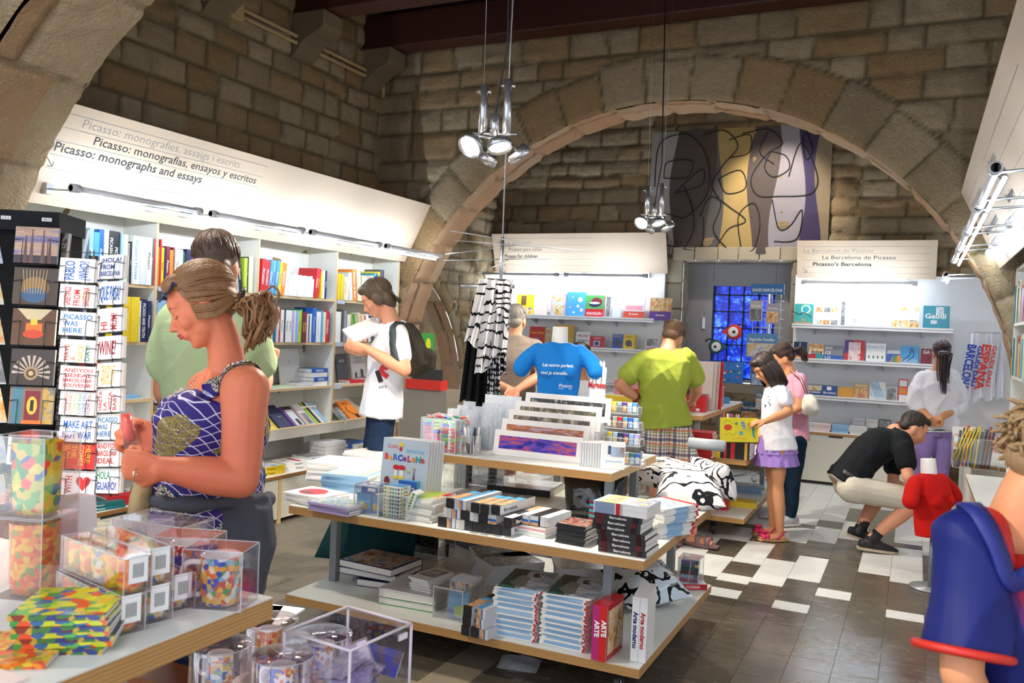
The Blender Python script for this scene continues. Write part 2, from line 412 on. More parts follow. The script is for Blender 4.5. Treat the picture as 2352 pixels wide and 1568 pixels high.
def soffit(name, cx, cz, r, y0, y1, mat, seed, a0=-.35, a1=PI+.35, res=.03, axis='Y', blk=.42):
    """underside of an arch running from y0 to y1"""
    nu = int((a1-a0)*r/res); nv = max(4, int((y1-y0)/res))
    A, Y = np.meshgrid(np.linspace(a0, a1, nu+1), np.linspace(y0, y1, nv+1))
    a = A*r+.006*wave(A*3, Y*4, seed); fa = a/blk-np.floor(a/blk); du = np.minimum(fa, 1-fa)*blk
    b = np.floor(a/blk); off = y0+(y1-y0)*(.25+.5*_hash(b, 2, seed)); dv = np.where(_hash(b, 5, seed) > .45, np.abs(Y-off), 1)
    h, tone, mort, hue = _finish(a, Y, b, (Y > off)*1.0, du, dv, seed, .008, .014, .012)
    rr = r-h+.015; base = np.clip(A, 0, PI); ext = A-base
    Xc = cx+rr*np.cos(base); Zc = cz+rr*np.sin(base)-np.abs(ext)*r
    P3 = np.stack([Xc, Y, Zc] if axis == 'Y' else [Y, Xc, Zc], -1).reshape(-1, 3)
    idx = np.arange(A.size).reshape(A.shape); q = np.stack([idx[:-1, :-1], idx[1:, :-1], idx[1:, 1:], idx[:-1, 1:]], -1).reshape(-1, 4)
    me = bpy.data.meshes.new(name); me.from_pydata([tuple(p) for p in P3], [], [tuple(f) for f in q.tolist()]); me.materials.append(mat)
    at_ = me.color_attributes.new('Col', 'FLOAT_COLOR', 'POINT'); at_.data.foreach_set('color', np.stack([tone, mort, hue, np.ones_like(hue)], -1).reshape(-1).astype(np.float32))
    me.polygons.foreach_set('use_smooth', np.ones(len(q), bool)); me.update()
    o = bpy.data.objects.new(name, me); COL.objects.link(o); o['kind'] = 'structure'; return o
AX, AZ, AR = -1.937, .776, 2.635           # the big arch
YA, YA2, YN, YN2, YB = 6.95, 7.36, 2.5, 3.0, 9.95
XL, XR = -4.76, .98
wall_mesh('wall_arch', fr((0, YA, 0), (1, 0, 0), (0, 0, 1)), XL-.1, XR+.1, 0, 4.5, ST_WALL, 3, arch=(AX, AZ, AR), ch=(.17, .25), bw=(.22, .55))
soffit('trim_1', AX, AZ, AR, YA, YA2, ST_PALE, 5)
wall_mesh('wall_near_arch', fr((0, YN, 0), (1, 0, 0), (0, 0, 1)), XL-.1, -.6, 0, 4.5, ST_NEAR, 13, res=.06, arch=(AX, AZ, AR+.02), ch=(.3, .4), bw=(.4, .7))
wall_mesh('wall_near_arch_rear', fr((0, YN2, 0), (-1, 0, 0), (0, 0, 1)), .6, -XL+.1, 0, 4.5, ST_NEAR, 14, res=.06, arch=(-AX, AZ, AR+.01))
soffit('trim_2', AX, AZ, AR, YN, YN2, ST_NEAR, 15, res=.02, blk=.52, a0=1.04)
wall_mesh('wall_left', fr((XL, 0, 0), (0, 1, 0), (0, 0, 1)), -.3, YA, 0, 4.5, ST_WALL, 21, ch=(.15, .2), bw=(.2, .4))
# window recess in the back wall
wx0, wx1, wz0, wz1 = -2.5, -1.27, .98, 2.36
wall_mesh('wall_back', fr((0, YB, 0), (1, 0, 0), (0, 0, 1)), XL-.2, XR+.3, 0, 4.6, ST_BACK, 33, res=.03, ch=(.14, .2), bw=(.24, .5), holes=[(wx0, wx1, wz0, wz1)])
# alcove left wall with its small side arch
cY, cZ, cR = 7.62, .62, 1.5
wall_mesh('wall_alcove_left', fr((-4.95, 0, 0), (0, 1, 0), (0, 0, 1)), YA2, YB+.05, 0, 4.6, ST_BACK, 41, res=.03, ch=(.14, .2), bw=(.2, .4), arch=(cY, cZ, cR), vous=.12)
soffit('trim_3', cY, cZ, cR, -5.2, -4.95, ST_PALE, 43, axis='X')
m = MB(); brown = blotch('brown_plaster', ['#5b4527', '#6e5634', '#8a7146', '#6a5230'], 5, .9)
m.bb((-5.9, 6.6, 0), (-5.8, 10.2, 1.82), brown); m.bb((-5.9, 6.6, 1.82), (-5.8, 10.2, 3), P('#f2efe8', .8)); struct(m, 'wall_side_room')
# rear faces that close the walls
dark = P('#4a3f30', .9)
m = MB(); m.bb((XL-.5, YA2-.02, 3.45), (XR+.6, YA2, 4.6), dark); struct(m, 'wall_arch_rear')
m = MB(); m.bb((XR, YN2, 0), (XR+.1, YB+.5, 4.6), P('#e9e7e0', .85)); struct(m, 'wall_right')
m = MB(); m.bb((XR, -.3, 0), (XR+.1, YN, 4.6), P('#e9e7e0', .85)); struct(m, 'wall_right_front')
# ceiling
dw = wood('#2a1710', '#180c08', (1, 6, 6), .6)
m = MB(); m.bb((-5.4, -1, 4.42), (1.6, YA+.1, 4.5), dw); m.bb((-5.4, YA, 4.42), (1.6, 10.4, 4.5), dw); struct(m, 'ceiling')
dr = wood('#4a2114', '#2a120b', (1, 8, 8), .55)
k = 0
for y in (6.72, 5.75, 4.75, 3.75, 2.9, 1.2, 0, 9.7, 8.5):
    m = MB(); z = 4.06 if y > 7 else 4.0
    m.bb((XL-.05, y-.11, z), (XR+.1, y+.11, z+.3), dr); m.build('ceiling_beam', label=None, bevel=.012)['kind'] = 'structure'
# stone corbels under the beams
for y in (6.72, 5.75, 4.75, 3.75):
    m = MB(); pr = [(0, -.36), (.05, -.34), (.12, -.25), (.2, -.2), (.3, -.16), (.33, -.12), (.33, 0), (0, 0)]
    for s_ in (0,):
        V = [(XL+a, y-.13, 4.0+b) for a, b in pr]+[(XL+a, y+.13, 4.0+b) for a, b in pr]; n = len(pr)
        m.add(V, [tuple(range(n)), tuple(range(2*n-1, n-1, -1))]+[(i, i+n, (i+1) % n+n, (i+1) % n) for i in range(n)], P('#7a6a50', .9))
    o = m.build('stone_corbel', label=f'stone corbel on the left wall under the {"beam against the arch wall" if y > 6.5 else "second beam from the arch wall" if y > 5 else "third beam from the arch wall" if y > 4 else "beam nearest the viewer"}', cat='corbel', bevel=.01)
# conduit pipes on the left wall
pb = P('#b59a68', .5)
t_ = thing('wall_conduit', 'pair of beige conduit pipes with a junction box high on the left wall', 'pipe', (XL, 5, 3.6))
def rel(root, mb, name, **kw):
    """a part built in world coordinates under its thing"""
    mb.M = Matrix()
    inv = root.matrix_basis.inverted() if root.type == 'EMPTY' else root.matrix_world.inverted()
    me_o = mb.build(name, root, **kw); me_o.data.transform(inv); return me_o
for dz in (0, .055):
    p0 = onx(430, -22, XL+.06); p1 = onx(872, 190, XL+.06); m = MB()
    m.tube([(XL+.06, p0.y, p0.z+dz), (XL+.06, p1.y, p1.z+dz), (XL+.06, p1.y+.06, p1.z+dz-.03), (XL+.06, p1.y+.07, p1.z+dz-.12)], .016, pb, 10); rel(t_, m, 'pipe')
p = onx(538, 22, XL+.06); m = MB(); m.bb((XL+.01, p.y-.07, p.z-.08), (XL+.1, p.y+.07, p.z+.1), pb); rel(t_, m, 'junction_box', bevel=.008)
# ---------------------------------------------------------------- floor: columns of slabs
def slab_mat(key, a, b, c, vein, rough):
    t = NT('floor_'+key); t.pr(rough, 0, .5); v = t.coord(); n = t.noise(v, 2.3, 6, .6, .8); n2 = t.noise(t.coord((1, 4, 1)), 3, 7, .65, 1.6); n3 = t.noise(v, 90, 2)
    base = t.mix(n, a, b); base = t.mix(t.math('MULTIPLY', t.math('GREATER_THAN', n2, .56), .28 if key == 'dark' else .25), base, c)
    t.col(t.mix(t.math('MULTIPLY', t.math('GREATER_THAN', n3, .7), vein), base, '#b9b4a8')); r_ = t.math('MULTIPLY_ADD', n2, .3, rough-.1); t.ln(r_, t.b.inputs['Roughness'])
    return t.m
FW_ = slab_mat('white', '#d5d8d6', '#c3c7c6', '#b4b4ac', 0, .35); FD = slab_mat('dark', '#47433d', '#5c5749', '#76664f', .3, .2); FJ = P('#85806f', .8)
FM = slab_mat('mid', '#6e675a', '#817968', '#8f8067', .3, .35)
def fp(cx, cy): return onz(1500+cx/3.0277, 1050+cy/3.0277, 0)
white_tiles = [((1430, 745), (1422, 795)), ((1660, 620), (1652, 765)), ((1625, 1055), (1622, 1110)), ((1150, 905), (1130, 960)), ((855, 990), (828, 1045)), ((405, 895), (370, 950)),
  ((1015, 675), (938, 840)), ((790, 700), (680, 865)), ((475, 800), (440, 850)), ((665, 578), (550, 720)), ((365, 665), (250, 800))]
dark_tiles = [((1350, 350), (1325, 440)), ((1545, 360), (1500, 600)), ((1148, 432), (1125, 478)), ((955, 452), (935, 475)), ((600, 455), (585, 480)), ((690, 545), (665, 575)), ((465, 562), (370, 665)),
  ((530, 718), (480, 800)), ((860, 570), (790, 700)), ((1075, 575), (1020, 680)), ((1285, 560), (1250, 900)), ((1668, 590), (1660, 618))]
CW = .1935; CX0 = -.09
col_of = lambda x: math.floor((x+.03-CX0)/CW)
W_t = {}; D_t = {}
for L_, D_ in ((white_tiles, W_t), (dark_tiles, D_t)):
    for a, b in L_:
        pa, pb_ = fp(*a), fp(*b); D_.setdefault(col_of(pa.x+.02), []).append((pb_.y, pa.y))
fr_ = random.Random(5); m = MB(); g = .0022
for c in range(-30, 8):
    x0 = CX0+c*CW; x1 = x0+CW
    base = 6.1 if c >= -3 else (5.62 if c == -4 else 5.5 if c == -5 else 5.4)
    if c > 0: base = 6.9
    cuts = [(a, b, FW_) for a, b in W_t.get(c, [])]+[(a, b, FD) for a, b in D_t.get(c, [])]
    cuts.sort(key=lambda q: q[0]); y = -1.0+fr_.random()*.3
    segs = []
    def fill(y0, y1):
        while y0 < y1-.02:
            L1 = min(y1, y0+fr_.choice([.33, .38, .42, .3]));
            if y1-L1 < .06: L1 = y1
            if c < -8 and y0 < 7: mt = FM if x0 < -2.6 or fr_.random() < .4 else FD
            elif c < -8: mt = FW_
            else: mt = FW_ if (y0+L1)/2 > base and x0 > -3.2 else FD
            if mt is FW_ and y0 < 6.6 and fr_.random() < .1: mt = FM
            segs.append((y0, L1, mt)); y0 = L1
    for a, b, mt in cuts: fill(y, a); segs.append((a, b, mt)); y = b
    fill(y, 11)
    for a, b, mt in segs: m.bb((x0+g/2, a+g/2, -.02), (x1-g/2, b-g/2, 0), mt, skip='b')
m.bb((-6.2, -1, -.03), (1.6, 11, -.0035), FJ, skip='b'); struct(m, 'floor')
# ---------------------------------------------------------------- window in the back wall
pls = P('#b7b7b2', .8); wg = P('#8f8f92', .55)
m = MB()
for lo, hi in (((wx0, YB, wz0), (wx0+.02, YB+.42, wz1)), ((wx1-.02, YB, wz0), (wx1, YB+.42, wz1)), ((wx0, YB, wz1-.02), (wx1, YB+.42, wz1)), ((wx0, YB, wz0), (wx1, YB+.42, wz0+.02))): m.bb(lo, hi, blotch('recess', ['#7d766a', '#9a9384', '#b5ad9d'], 6, .9))
struct(m, 'wall_window_recess')
p0, p1 = ony(1612, 632, YB+.3), ony(1803, 900, YB+.3); g0, g1 = ony(1640, 657, YB+.28), ony(1776, 820, YB+.28)
wt = bpy.data.objects.new('window_1', None); COL.objects.link(wt); wt['kind'] = 'structure'
m = MB(); zt, zb = p0.z, wz0+.02
for lo, hi in (((wx0, YB+.24, zb), (g0.x, YB+.36, wz1)), ((g1.x, YB+.24, zb), (wx1, YB+.36, wz1)), ((g0.x, YB+.24, g0.z), (g1.x, YB+.36, wz1))): m.bb(lo, hi, wg)
m.build('window_frame', wt, bevel=.006)
t = NT('blue_glass'); v = t.coord((1, 1, 1)); lv = t.noise(v, 14, 6, .75, .6); big = t.noise(v, 2.2, 2)
f = t.math('ADD', t.math('MULTIPLY', lv, .8), t.math('MULTIPLY', big, .35)); c_ = t.ramp(f, [(.45, '#04106a'), (.56, '#0a28b0'), (.63, '#2a5ae0'), (.72, '#7fb2ff')])
t.col(c_); t.ln(c_, t.b.inputs['Emission Color']); t.b.inputs['Emission Strength'].default_value = 1.0; t.pr(.2)
m = MB(); m.bb((g0.x, YB+.30, zb), (g1.x, YB+.31, g0.z), t.m); m.build('window_pane', wt)
m = MB(); bk = P('#0b1038', .5)
for i in range(5): x = g0.x+(g1.x-g0.x)*(i+.08)/4.2; m.bb((x-.008, YB+.27, zb), (x+.008, YB+.29, g0.z), bk)
for i in range(7): z = g0.z-.1-i*.195; m.bb((g0.x, YB+.27, z-.008), (g1.x, YB+.29, z+.008), bk)
m.build('window_grille', wt)
m = MB(); a = ony(1614, 735, YB+.24); m.bb((a.x, YB+.22, a.z-.1), (a.x+.035, YB+.24, a.z+.03), metal()); m.build('window_handle', wt)
# stone lintel and jambs
m = MB(); lx = wx0-.12
while lx < wx1+.1:
    w_ = R.uniform(.22, .34); m.bb((lx, YB-.07, wz1), (min(lx+w_-.008, wx1+.14), YB, wz1+.15), P(R.choice(['#a39882', '#978b74', '#aca28d']), .9)); lx += w_
struct(m, 'trim_4', .008)
m = MB(); z = wz0-.12; m.bb((wx0-.1, YB-.1, z), (wx1+.1, YB+.02, z+.11), P('#8e836e', .9)); struct(m, 'trim_5', .01)
m = MB(); z = .98
while z < 2.2:
    h_ = R.uniform(.2, .36)
    for x in (wx0-.2, wx1): m.bb((x, YB-.05, z), (x+.2, YB, z+h_-.008), P(R.choice(['#8d8370', '#9a907c', '#857b68']), .9))
    z += h_
struct(m, 'trim_6', .01)
# white back panels of the alcove displays
m = MB(); m.bb((-4.93, YB-.1, .5), (-2.69, YB-.05, 2.2), P('#efefec', .6)); m.bb((-1.23, YB-.1, .5), (XR, YB-.05, 2.2), P('#eceff2', .6)); struct(m, 'wall_display_panel')
# ---------------------------------------------------------------- lamps
tubeE = emit('#e6f2ff', TUBE)
def tube_row(name, label, pts, along, off, n, L=.9, rows=1, arm=None, E=None):
    """a rail of fluorescent battens. pts: start; along: unit vector; off: vector from tube towards the wall"""
    root = thing(name, label, 'lamp', pts); P0 = Vector(pts); a = Vector(along).normalized(); o_ = Vector(off)
    for i in range(n):
        s = a*(i*(L+.08)); m = MB(); m.tube([s, s+a*L], .017, P('#dcdcdf', .3), 10)
        for e in (s, s+a*(L-.05)): m.tube([e, e+a*.05], .024, P('#c8c8cc', .35), 10)
        m.build('batten', root)
        m = MB(); q = Vector((0, 0, -.035))+o_.normalized()*.03; m.tube([s+q+a*.03, s+q+a*(L-.03)], .0085, E or tubeE, 8); m.build('fluorescent_tube', root)
        for e in (.1, L-.1):
            m = MB(); m.tube([s+a*e, s+a*e+o_*.5, s+a*e+o_], .006, metal(), 6); m.bb(tuple(s+a*e+o_*.88-Vector((.02, .02, .025))), tuple(s+a*e+o_*.88+Vector((.02, .02, .03))), metal()); m.build('bracket', root)
    return root
tube_row('light_rail', 'grey fluorescent light rail along the top of the left bookcase', (-4.02, 3.08, 2.13), (0, 1, 0), (-.36, 0, .02), 4)
tube_row('light_rail', 'fluorescent light rail above the left shelves of the rear alcove', (-4.86, YB-.52, 2.14), (1, 0, 0), (0, .43, .03), 2, 1.0)
tube_row('light_rail', 'single fluorescent batten below the sign with La Barcelona de Picasso', (-1.12, YB-.5, 2.1), (1, 0, 0), (0, .41, .03), 1, 1.1)
tube_row('light_rail', 'outer of the two fluorescent rails along the right bookcase', (.22, 3.4, 2.12), (0, 1, 0), (.3, 0, .02), 4, .86, E=emit('#e6f2ff', 26.0))
tube_row('light_rail', 'inner fluorescent rail close over the right bookcase', (.42, 3.4, 2.16), (0, 1, 0), (.12, 0, .02), 4, .86, E=emit('#e6f2ff', 26.0))
tube_row('light_rail', 'short fluorescent batten at the far right corner of the alcove', (.2, 8.4, 2.12), (0, 1, 0), (.79, 0, .02), 1, .7)
def pendant(base, cable_top, label, dirs, yaw=0, s=1.0, power=1.0, lights=True):
    root = thing('pendant_spotlight', label, 'lamp', base, yaw); al = metal('#c4c6c8', .28); dk = P('#222222', .4)
    m = MB()
    for x, h in ((-.075, .3), (.075, .34)):
        m.cyl((x*s, 0, .03*s), .026*s, h*s, al, 18); m.tube([(x*s-.045*s, 0, (h-.01)*s), (x*s+.045*s, 0, (h-.01)*s)], .010*s, metal('#e8e8e8', .15), 8)
    m.cyl((0, 0, .02*s), .03*s, .13*s, al, 18); m.build('stem', root)
    m = MB(); m.tube([(0, 0, .12*s), (.02*s, 0, .3*s), (.06*s, .01, .6*s), (0, 0, cable_top-base[2])], .005, dk, 6); m.build('power_cable', root)
    for x in (-.13, .13): m = MB(); m.tube([(x*s*.6, 0, .3*s), (x*.8*s, 0, cable_top-base[2])], .0012, metal(), 5); m.build('suspension_wire', root)
    m = MB(); m.tube([(-.14*s, 0, .03*s), (.14*s, 0, .03*s)], .008*s, al, 8); m.tube([(-.1*s, -.08*s, .0), (.1*s, .08*s, .0)], .008*s, al, 8); m.build('crossbar', root)
    for k, (x, y, z, d) in enumerate(dirs):
        d = Vector(d).normalized(); c = Vector((x, y, z))*s; q = d.to_track_quat('Z', 'Y').to_matrix().to_4x4(); H = T(c) @ q
        m = MB(); m.lathe([(.035*s, -.03*s), (.07*s, -.025*s), (.078*s, 0), (.078*s, .03*s), (.074*s, .03*s), (.06*s, .005*s), (.02*s, -.01*s)], al, 24, H); hd = m.build('lamp_head', root)
        m = MB(); m.lathe([(.001, .0), (.04*s, .006*s), (.062*s, .018*s)], emit('#fff2dc', 22 if lights else 2), 20, H, cap0=False); m.build('reflector', hd)
        m = MB(); m.tube([c, c*.6+Vector((0, 0, .05*s)), (0, 0, .08*s)], .004*s, dk, 6); m.build('flex', root)
        if lights:
            l = bpy.data.lights.new('halogen_spot', 'SPOT'); l.energy = SPOT*power; l.spot_size = math.radians(62); l.spot_blend = .7; l.color = (1, .88, .74); l.shadow_soft_size = .05
            o = bpy.data.objects.new('halogen_spot', l); COL.objects.link(o); o.parent = root; o.location = c+d*.06; o.rotation_euler = (d).to_track_quat('-Z', 'Y').to_euler()
    return root
D4 = [(-.13, -.08, -.06, (-.45, -.75, -.75)), (.04, -.06, -.05, (.25, -.3, -1)), (-.05, .06, -.1, (-.7, .45, -1)), (.15, .05, -.08, (.9, .5, -1))]
pc = at(1135, 318, 4.0); pendant(pc, 4.4, 'large silver four-lamp pendant spotlight hanging nearest the viewer', D4, .35, .74)
pc = at(1502, 500, 6.1); pendant(pc, 4.4, 'smaller silver pendant spotlight hanging in front of the painted cloth', D4, .35, .66)
pc = Vector((-1.4, .3, 2.75)); pendant(pc, 4.4, 'silver pendant spotlight over the mug table', D4, 0)
pc = Vector((-3.0, 2.2, 3.3)); pendant(pc, 4.4, 'silver pendant spotlight high beneath the near arch', D4, 1)  # extra lamp added above the view as fill light
pc = Vector((-1.6, 8.6, 4.08)); pendant(pc, 4.4, 'silver pendant spotlight hidden behind the crown of the arch', D4, 1)  # lamp added for the alcove light, raised out of sight behind the crown
sun_patch((-4.6, 9.0, 3.9), onz(1850, 1190, 0), 260, 9)
# ================================================================ books
CN={'red':'#c8202a','navy':'#1a2350','blue':'#2a62b8','light blue':'#8fb9dc','sky blue':'#4aa3d8','white':'#eeeeea','cream':'#e9dfc0','yellow':'#f0cf2a','orange':'#ee8a2c',
      'green':'#4e9a52','lime':'#b5cf45','teal':'#1f6f72','black':'#1b1b1e','grey':'#9a9b9d','dark grey':'#4b4d50','maroon':'#7a1f33','purple':'#5f3a86','pink':'#e79aa6','brown':'#7a5334',
      'pale green':'#cfe3b6','pale grey':'#d6d8da','mustard':'#cf9f2e','turquoise':'#2b98a8','beige':'#d9c9a4','lilac':'#b9a8da','magenta':'#c22a78'}
ORD=['first','second','third','fourth','fifth','sixth','seventh','eighth','ninth','tenth','eleventh','twelfth','thirteenth','fourteenth','fifteenth','sixteenth','seventeenth','eighteenth',
       'nineteenth','twentieth','twenty-first','twenty-second','twenty-third','twenty-fourth','twenty-fifth','twenty-sixth','twenty-seventh','twenty-eighth','twenty-ninth','thirtieth']
def hexc(c):return CN.get(c,c)
def cover(mb,F,w,h,spec,z=.0006):
    """prints a design onto plane frame F of size w x h"""
    for k,it in enumerate(spec or []):
        zz=z+.0002*k;q=it[0]
        if q=='r':mb.rect(F,it[1]*w,it[2]*h,it[3]*w,it[4]*h,P(hexc(it[5]),.35),zz)
        elif q=='m':mb.rect(F,it[1]*w,it[2]*h,it[3]*w,it[4]*h,it[5],zz)
        elif q=='t':mb.text(F,it[1],it[4]*h,P(hexc(it[5]),.4),it[2]*w,it[3]*h,w=(it[6]*w if len(it)>6 and it[6] else None),bold=(it[7] if len(it)>7 else .012),al=(it[8] if len(it)>8 else 'c'),z=zz)
        elif q=='d':mb.disc(F,it[1]*w,it[2]*h,it[3]*w,P(hexc(it[4]),.35),zz,18)
        elif q=='e':mb.disc(F,it[1]*w,it[2]*h,it[3]*w,P(hexc(it[5]),.35),zz,20,it[4]*h)
        elif q=='p':mb.poly(F,[(a*w,b*h) for a,b in it[1]],P(hexc(it[2]),.35),zz)
        elif q=='l':mb.line(F,[(a*w,b*h) for a,b in it[1]],it[2]*w,P(hexc(it[3]),.4),zz,sm=(it[4] if len(it)>4 else 0))
def book(t,h,w,c,M,name='book',label=None,group=None,title=None,tc='white',spec=None,soft=False,pg=True,parent=None,spine=None,th=.5,back=None,parts=False):
    """local frame: spine faces -Y, thickness along X, front cover at +X, height Z"""
    b=.0012 if soft else .0026;cm=P(hexc(c),.35) if not hasattr(c,'node_tree') else c;o_=0 if soft else .003
    m=MB();m.bb((-t/2,0,0),(-t/2+b,w,h),cm);m.bb((t/2-b,0,0),(t/2,w,h),cm);m.bb((-t/2+b,0,0),(t/2-b,b,h),cm)
    pgm=MB();pgm.bb((-t/2+b,b,o_),(t/2-b,w-o_-.0004,h-o_),pages(),skip='f')
    if not parts:m.v,m.f,m.m,m.s=m.v,m.f,m.m,m.s;m.bb((-t/2+b,b,o_),(t/2-b,w-o_-.0004,h-o_),pages(),skip='flr')
    S=fr((0,-.0004,h*.5),(0,0,-1),(1,0,0))
    if title:m.text(S,title,min(t*th,.03),P(hexc(tc),.4),0,-min(t*th,.03)*.5,bold=.02,w=min(h*.8,min(t*th,.03)*len(title)*.75))
    for it in spine or []:# (z0, z1, colour) fractions
        m.rect(fr((-t/2,-.0002,0),(1,0,0),(0,0,1)),0,it[0]*h,t,it[1]*h,P(hexc(it[2]),.35))
    if spec:cover(m,fr((t/2,0,0),(0,1,0),(0,0,1)),w,h,spec)
    o=m.build(name,parent);o.matrix_world=M if parent is None else o.matrix_world
    if parts:pgm.build('page_block',o)
    if label:
        o['label']=label if group else uniq(label);o['category']=name.replace('_',' ')
        if group:o['group']=group
    return o
def fit_mat(kind):return kind
SH=R  # random source
def shelf_row(p0,along,facing,specs,where,z,depth=.2,group=None,gap=.001,name='book',endw='near end'):
    """books standing side by side. p0: start point on the shelf; along: unit direction; facing: direction the spines look"""
    a=Vector(along).normalized();f=Vector(facing).normalized();pos=0;n=len(specs)
    for k,s in enumerate(specs):
        t,h,c=s[0],s[1],s[2];title=s[3] if len(s)>3 else None;tc=s[4] if len(s)>4 else 'white';lean=math.radians(s[5]) if len(s)>5 else 0
        wd=depth*SH.uniform(.85,1) if len(s)<7 else s[6]
        if c=='gap':pos+=t;continue
        L_=lambda q:math.radians(q[5]) if len(q)>5 and q[2] != 'gap' else 0
        if lean<0 and (k==0 or L_(specs[k-1])>=0):pos+=h*math.sin(-lean)
        # local +X -> a, -Y -> f, Z up
        base=Matrix(((a.x,-f.x,0,0),(a.y,-f.y,0,0),(0,0,1,0),(0,0,0,1)))
        x=pos+t/math.cos(lean)/2
        off=0;pull=SH.uniform(0,.015)
        M=T(Vector(p0)+a*x+f*pull+Vector((0,0,z+abs(math.sin(lean))*t/2)))@base@ry(lean)
        size='thick' if t>.034 else ('slim' if t<.014 else '')
        tall='tall' if h>.29 else ('small' if h<.2 else '')
        adj=' '.join(q for q in (size,tall) if q)
        lean_w=' leaning' if lean else ''
        lab=f"{adj+' ' if adj else ''}{c}{lean_w} book, {ORD[min(k, 29)]} from {endw}, {where}"
        nm=lab.split()
        book(t,h,wd,c,M,name,lab,group,title,tc)
        pos+=t/math.cos(lean)+gap
        if lean>0 and (k==n-1 or L_(specs[k+1])<=0):pos+=h*math.sin(lean)
    return pos
def rand_row(total,hs=(.2,.3),ts=(.012,.035),pal=('white','white','navy','red','grey','cream','black','blue','teal','yellow'),seed=1,titles=('PICASSO','Picasso','Pablo Picasso','PICASSO',None,None)):
    r=random.Random(seed);out=[];s=0
    while s<total:
        t=r.uniform(*ts);c=r.choice(pal);ti=r.choice(titles);out.append((t,r.uniform(*hs),c,ti if t>.011 else None,'white' if c not in ('white','cream','yellow','pale green','beige','pale grey','light blue') else r.choice(['navy','black','blue','red'])))
        s+=t+.001
    return out
# ---------------------------------------------------------------- left bookcase
BF,BB_=-4.42,-4.73
UY=[3.06,4.01,4.95,5.90,6.87];SZ=[.64,.95,1.31,1.67]
wm=P('#eceae0',.45);birch=wood('#dcc39a','#c9a977',(1,1,10));tagm=P('#b9c4d6',.4)
bayn=['first bay','second bay','third bay','last bay']
for b in range(4):
    y0,y1=UY[b],UY[b+1]
    root=thing('bookcase',f'white bookcase unit with birch edges, {bayn[b]}','bookcase',(BF,y0,0))
    m=MB();m.bb((BB_,y0,.35),(BB_+.012,y1,2.16),wm);rel(root,m,'back_panel')
    m=MB();m.bb((BB_,y0,.35),(BF-.003,y0+.019,2.16),wm);m.bb((BF-.003,y0,.35),(BF,y0+.019,2.16),birch)
    for z in np.arange(.75,2.1,.032):
        for x in (BF-.04,BB_+.05):m.rect(fr((x,y0+.0192,z),(-1,0,0),(0,0,1)),-.002,-.002,.002,.002,P('#8a8a86',.8))
    rel(root,m,'side_panel')
    if b==3:m=MB();m.bb((BB_,y1-.019,.35),(BF-.003,y1,2.16),wm);m.bb((BF-.003,y1-.019,.35),(BF,y1,2.16),birch);rel(root,m,'side_panel')
    m=MB();m.bb((BB_,y0,2.14),(BF,y1,2.16),wm);rel(root,m,'top_panel')
    for z in SZ[1:]:
        m=MB();m.bb((BB_+.012,y0+.02,z-.019),(BF-.006,y1-.001,z),wm);m.bb((BF-.006,y0+.02,z-.019),(BF-.003,y1-.001,z),birch);s_=rel(root,m,'shelf')
        m=MB();m.bb((BF-.003,y0+.03,z-.032),(BF+.0005,y0+.13,z+.004),tagm);e=rel(root,m,'label_holder');
    m=MB();a=Vector((BF+.1,0,SZ[0]-.04));c=Vector((BB_+.02,0,SZ[0]+.14))
    F=fr((BF+.1,y0+.02,SZ[0]-.04),(0,1,0),(c-a));L=(c-a).length;m.bb((0,0,-.016),(y1-y0-.021,L,0),wm,F)
    m.bb((0,-.016,-.016),(y1-y0-.021,0,.075),wm,F);m.bb((0,-.018,.075),(y1-y0-.021,0,.079),birch,F);rel(root,m,'tilted_display_trough')
# bench of drawers below
for b in range(4):
    y0,y1=UY[b],UY[b+1]
    root=thing('drawer_bench',f'low white drawer unit under the {bayn[b]}','cabinet',(-4.14,y0,0))
    m=MB();m.bb((BB_,y0,.06),(-4.17,y1,.33),wm);m.bb((BB_,y0,0),(-4.25,y1,.06),P('#3a3a38',.8));rel(root,m,'carcass')
    m=MB();m.bb((-4.17,y0+.035,.035),(-4.15,y1-.006,.325),P('#d9d8cd',.5));d=rel(root,m,'door')
    m=MB();m.bb((-4.1505,(y0+y1)/2-.1,.312),(-4.1485,(y0+y1)/2+.1,.324),P('#2a241c',.8));rel(root,m,'handle_slot')
    m=MB();m.bb((-4.17,y0,0),(-4.146,y0+.03,.33),birch);rel(root,m,'post')
m=MB();m.bb((BB_+.015,UY[0]-.02,.335),(-4.142,UY[4],.353),P('#e8e8e4',.35));m.bb((-4.142,UY[0]-.02,.333),(-4.136,UY[4],.354),wood('#a87a42','#8a5f2e',(1,8,8)));m.build('worktop',label='long white worktop running under the left bookcase',cat='worktop',rebase=True)
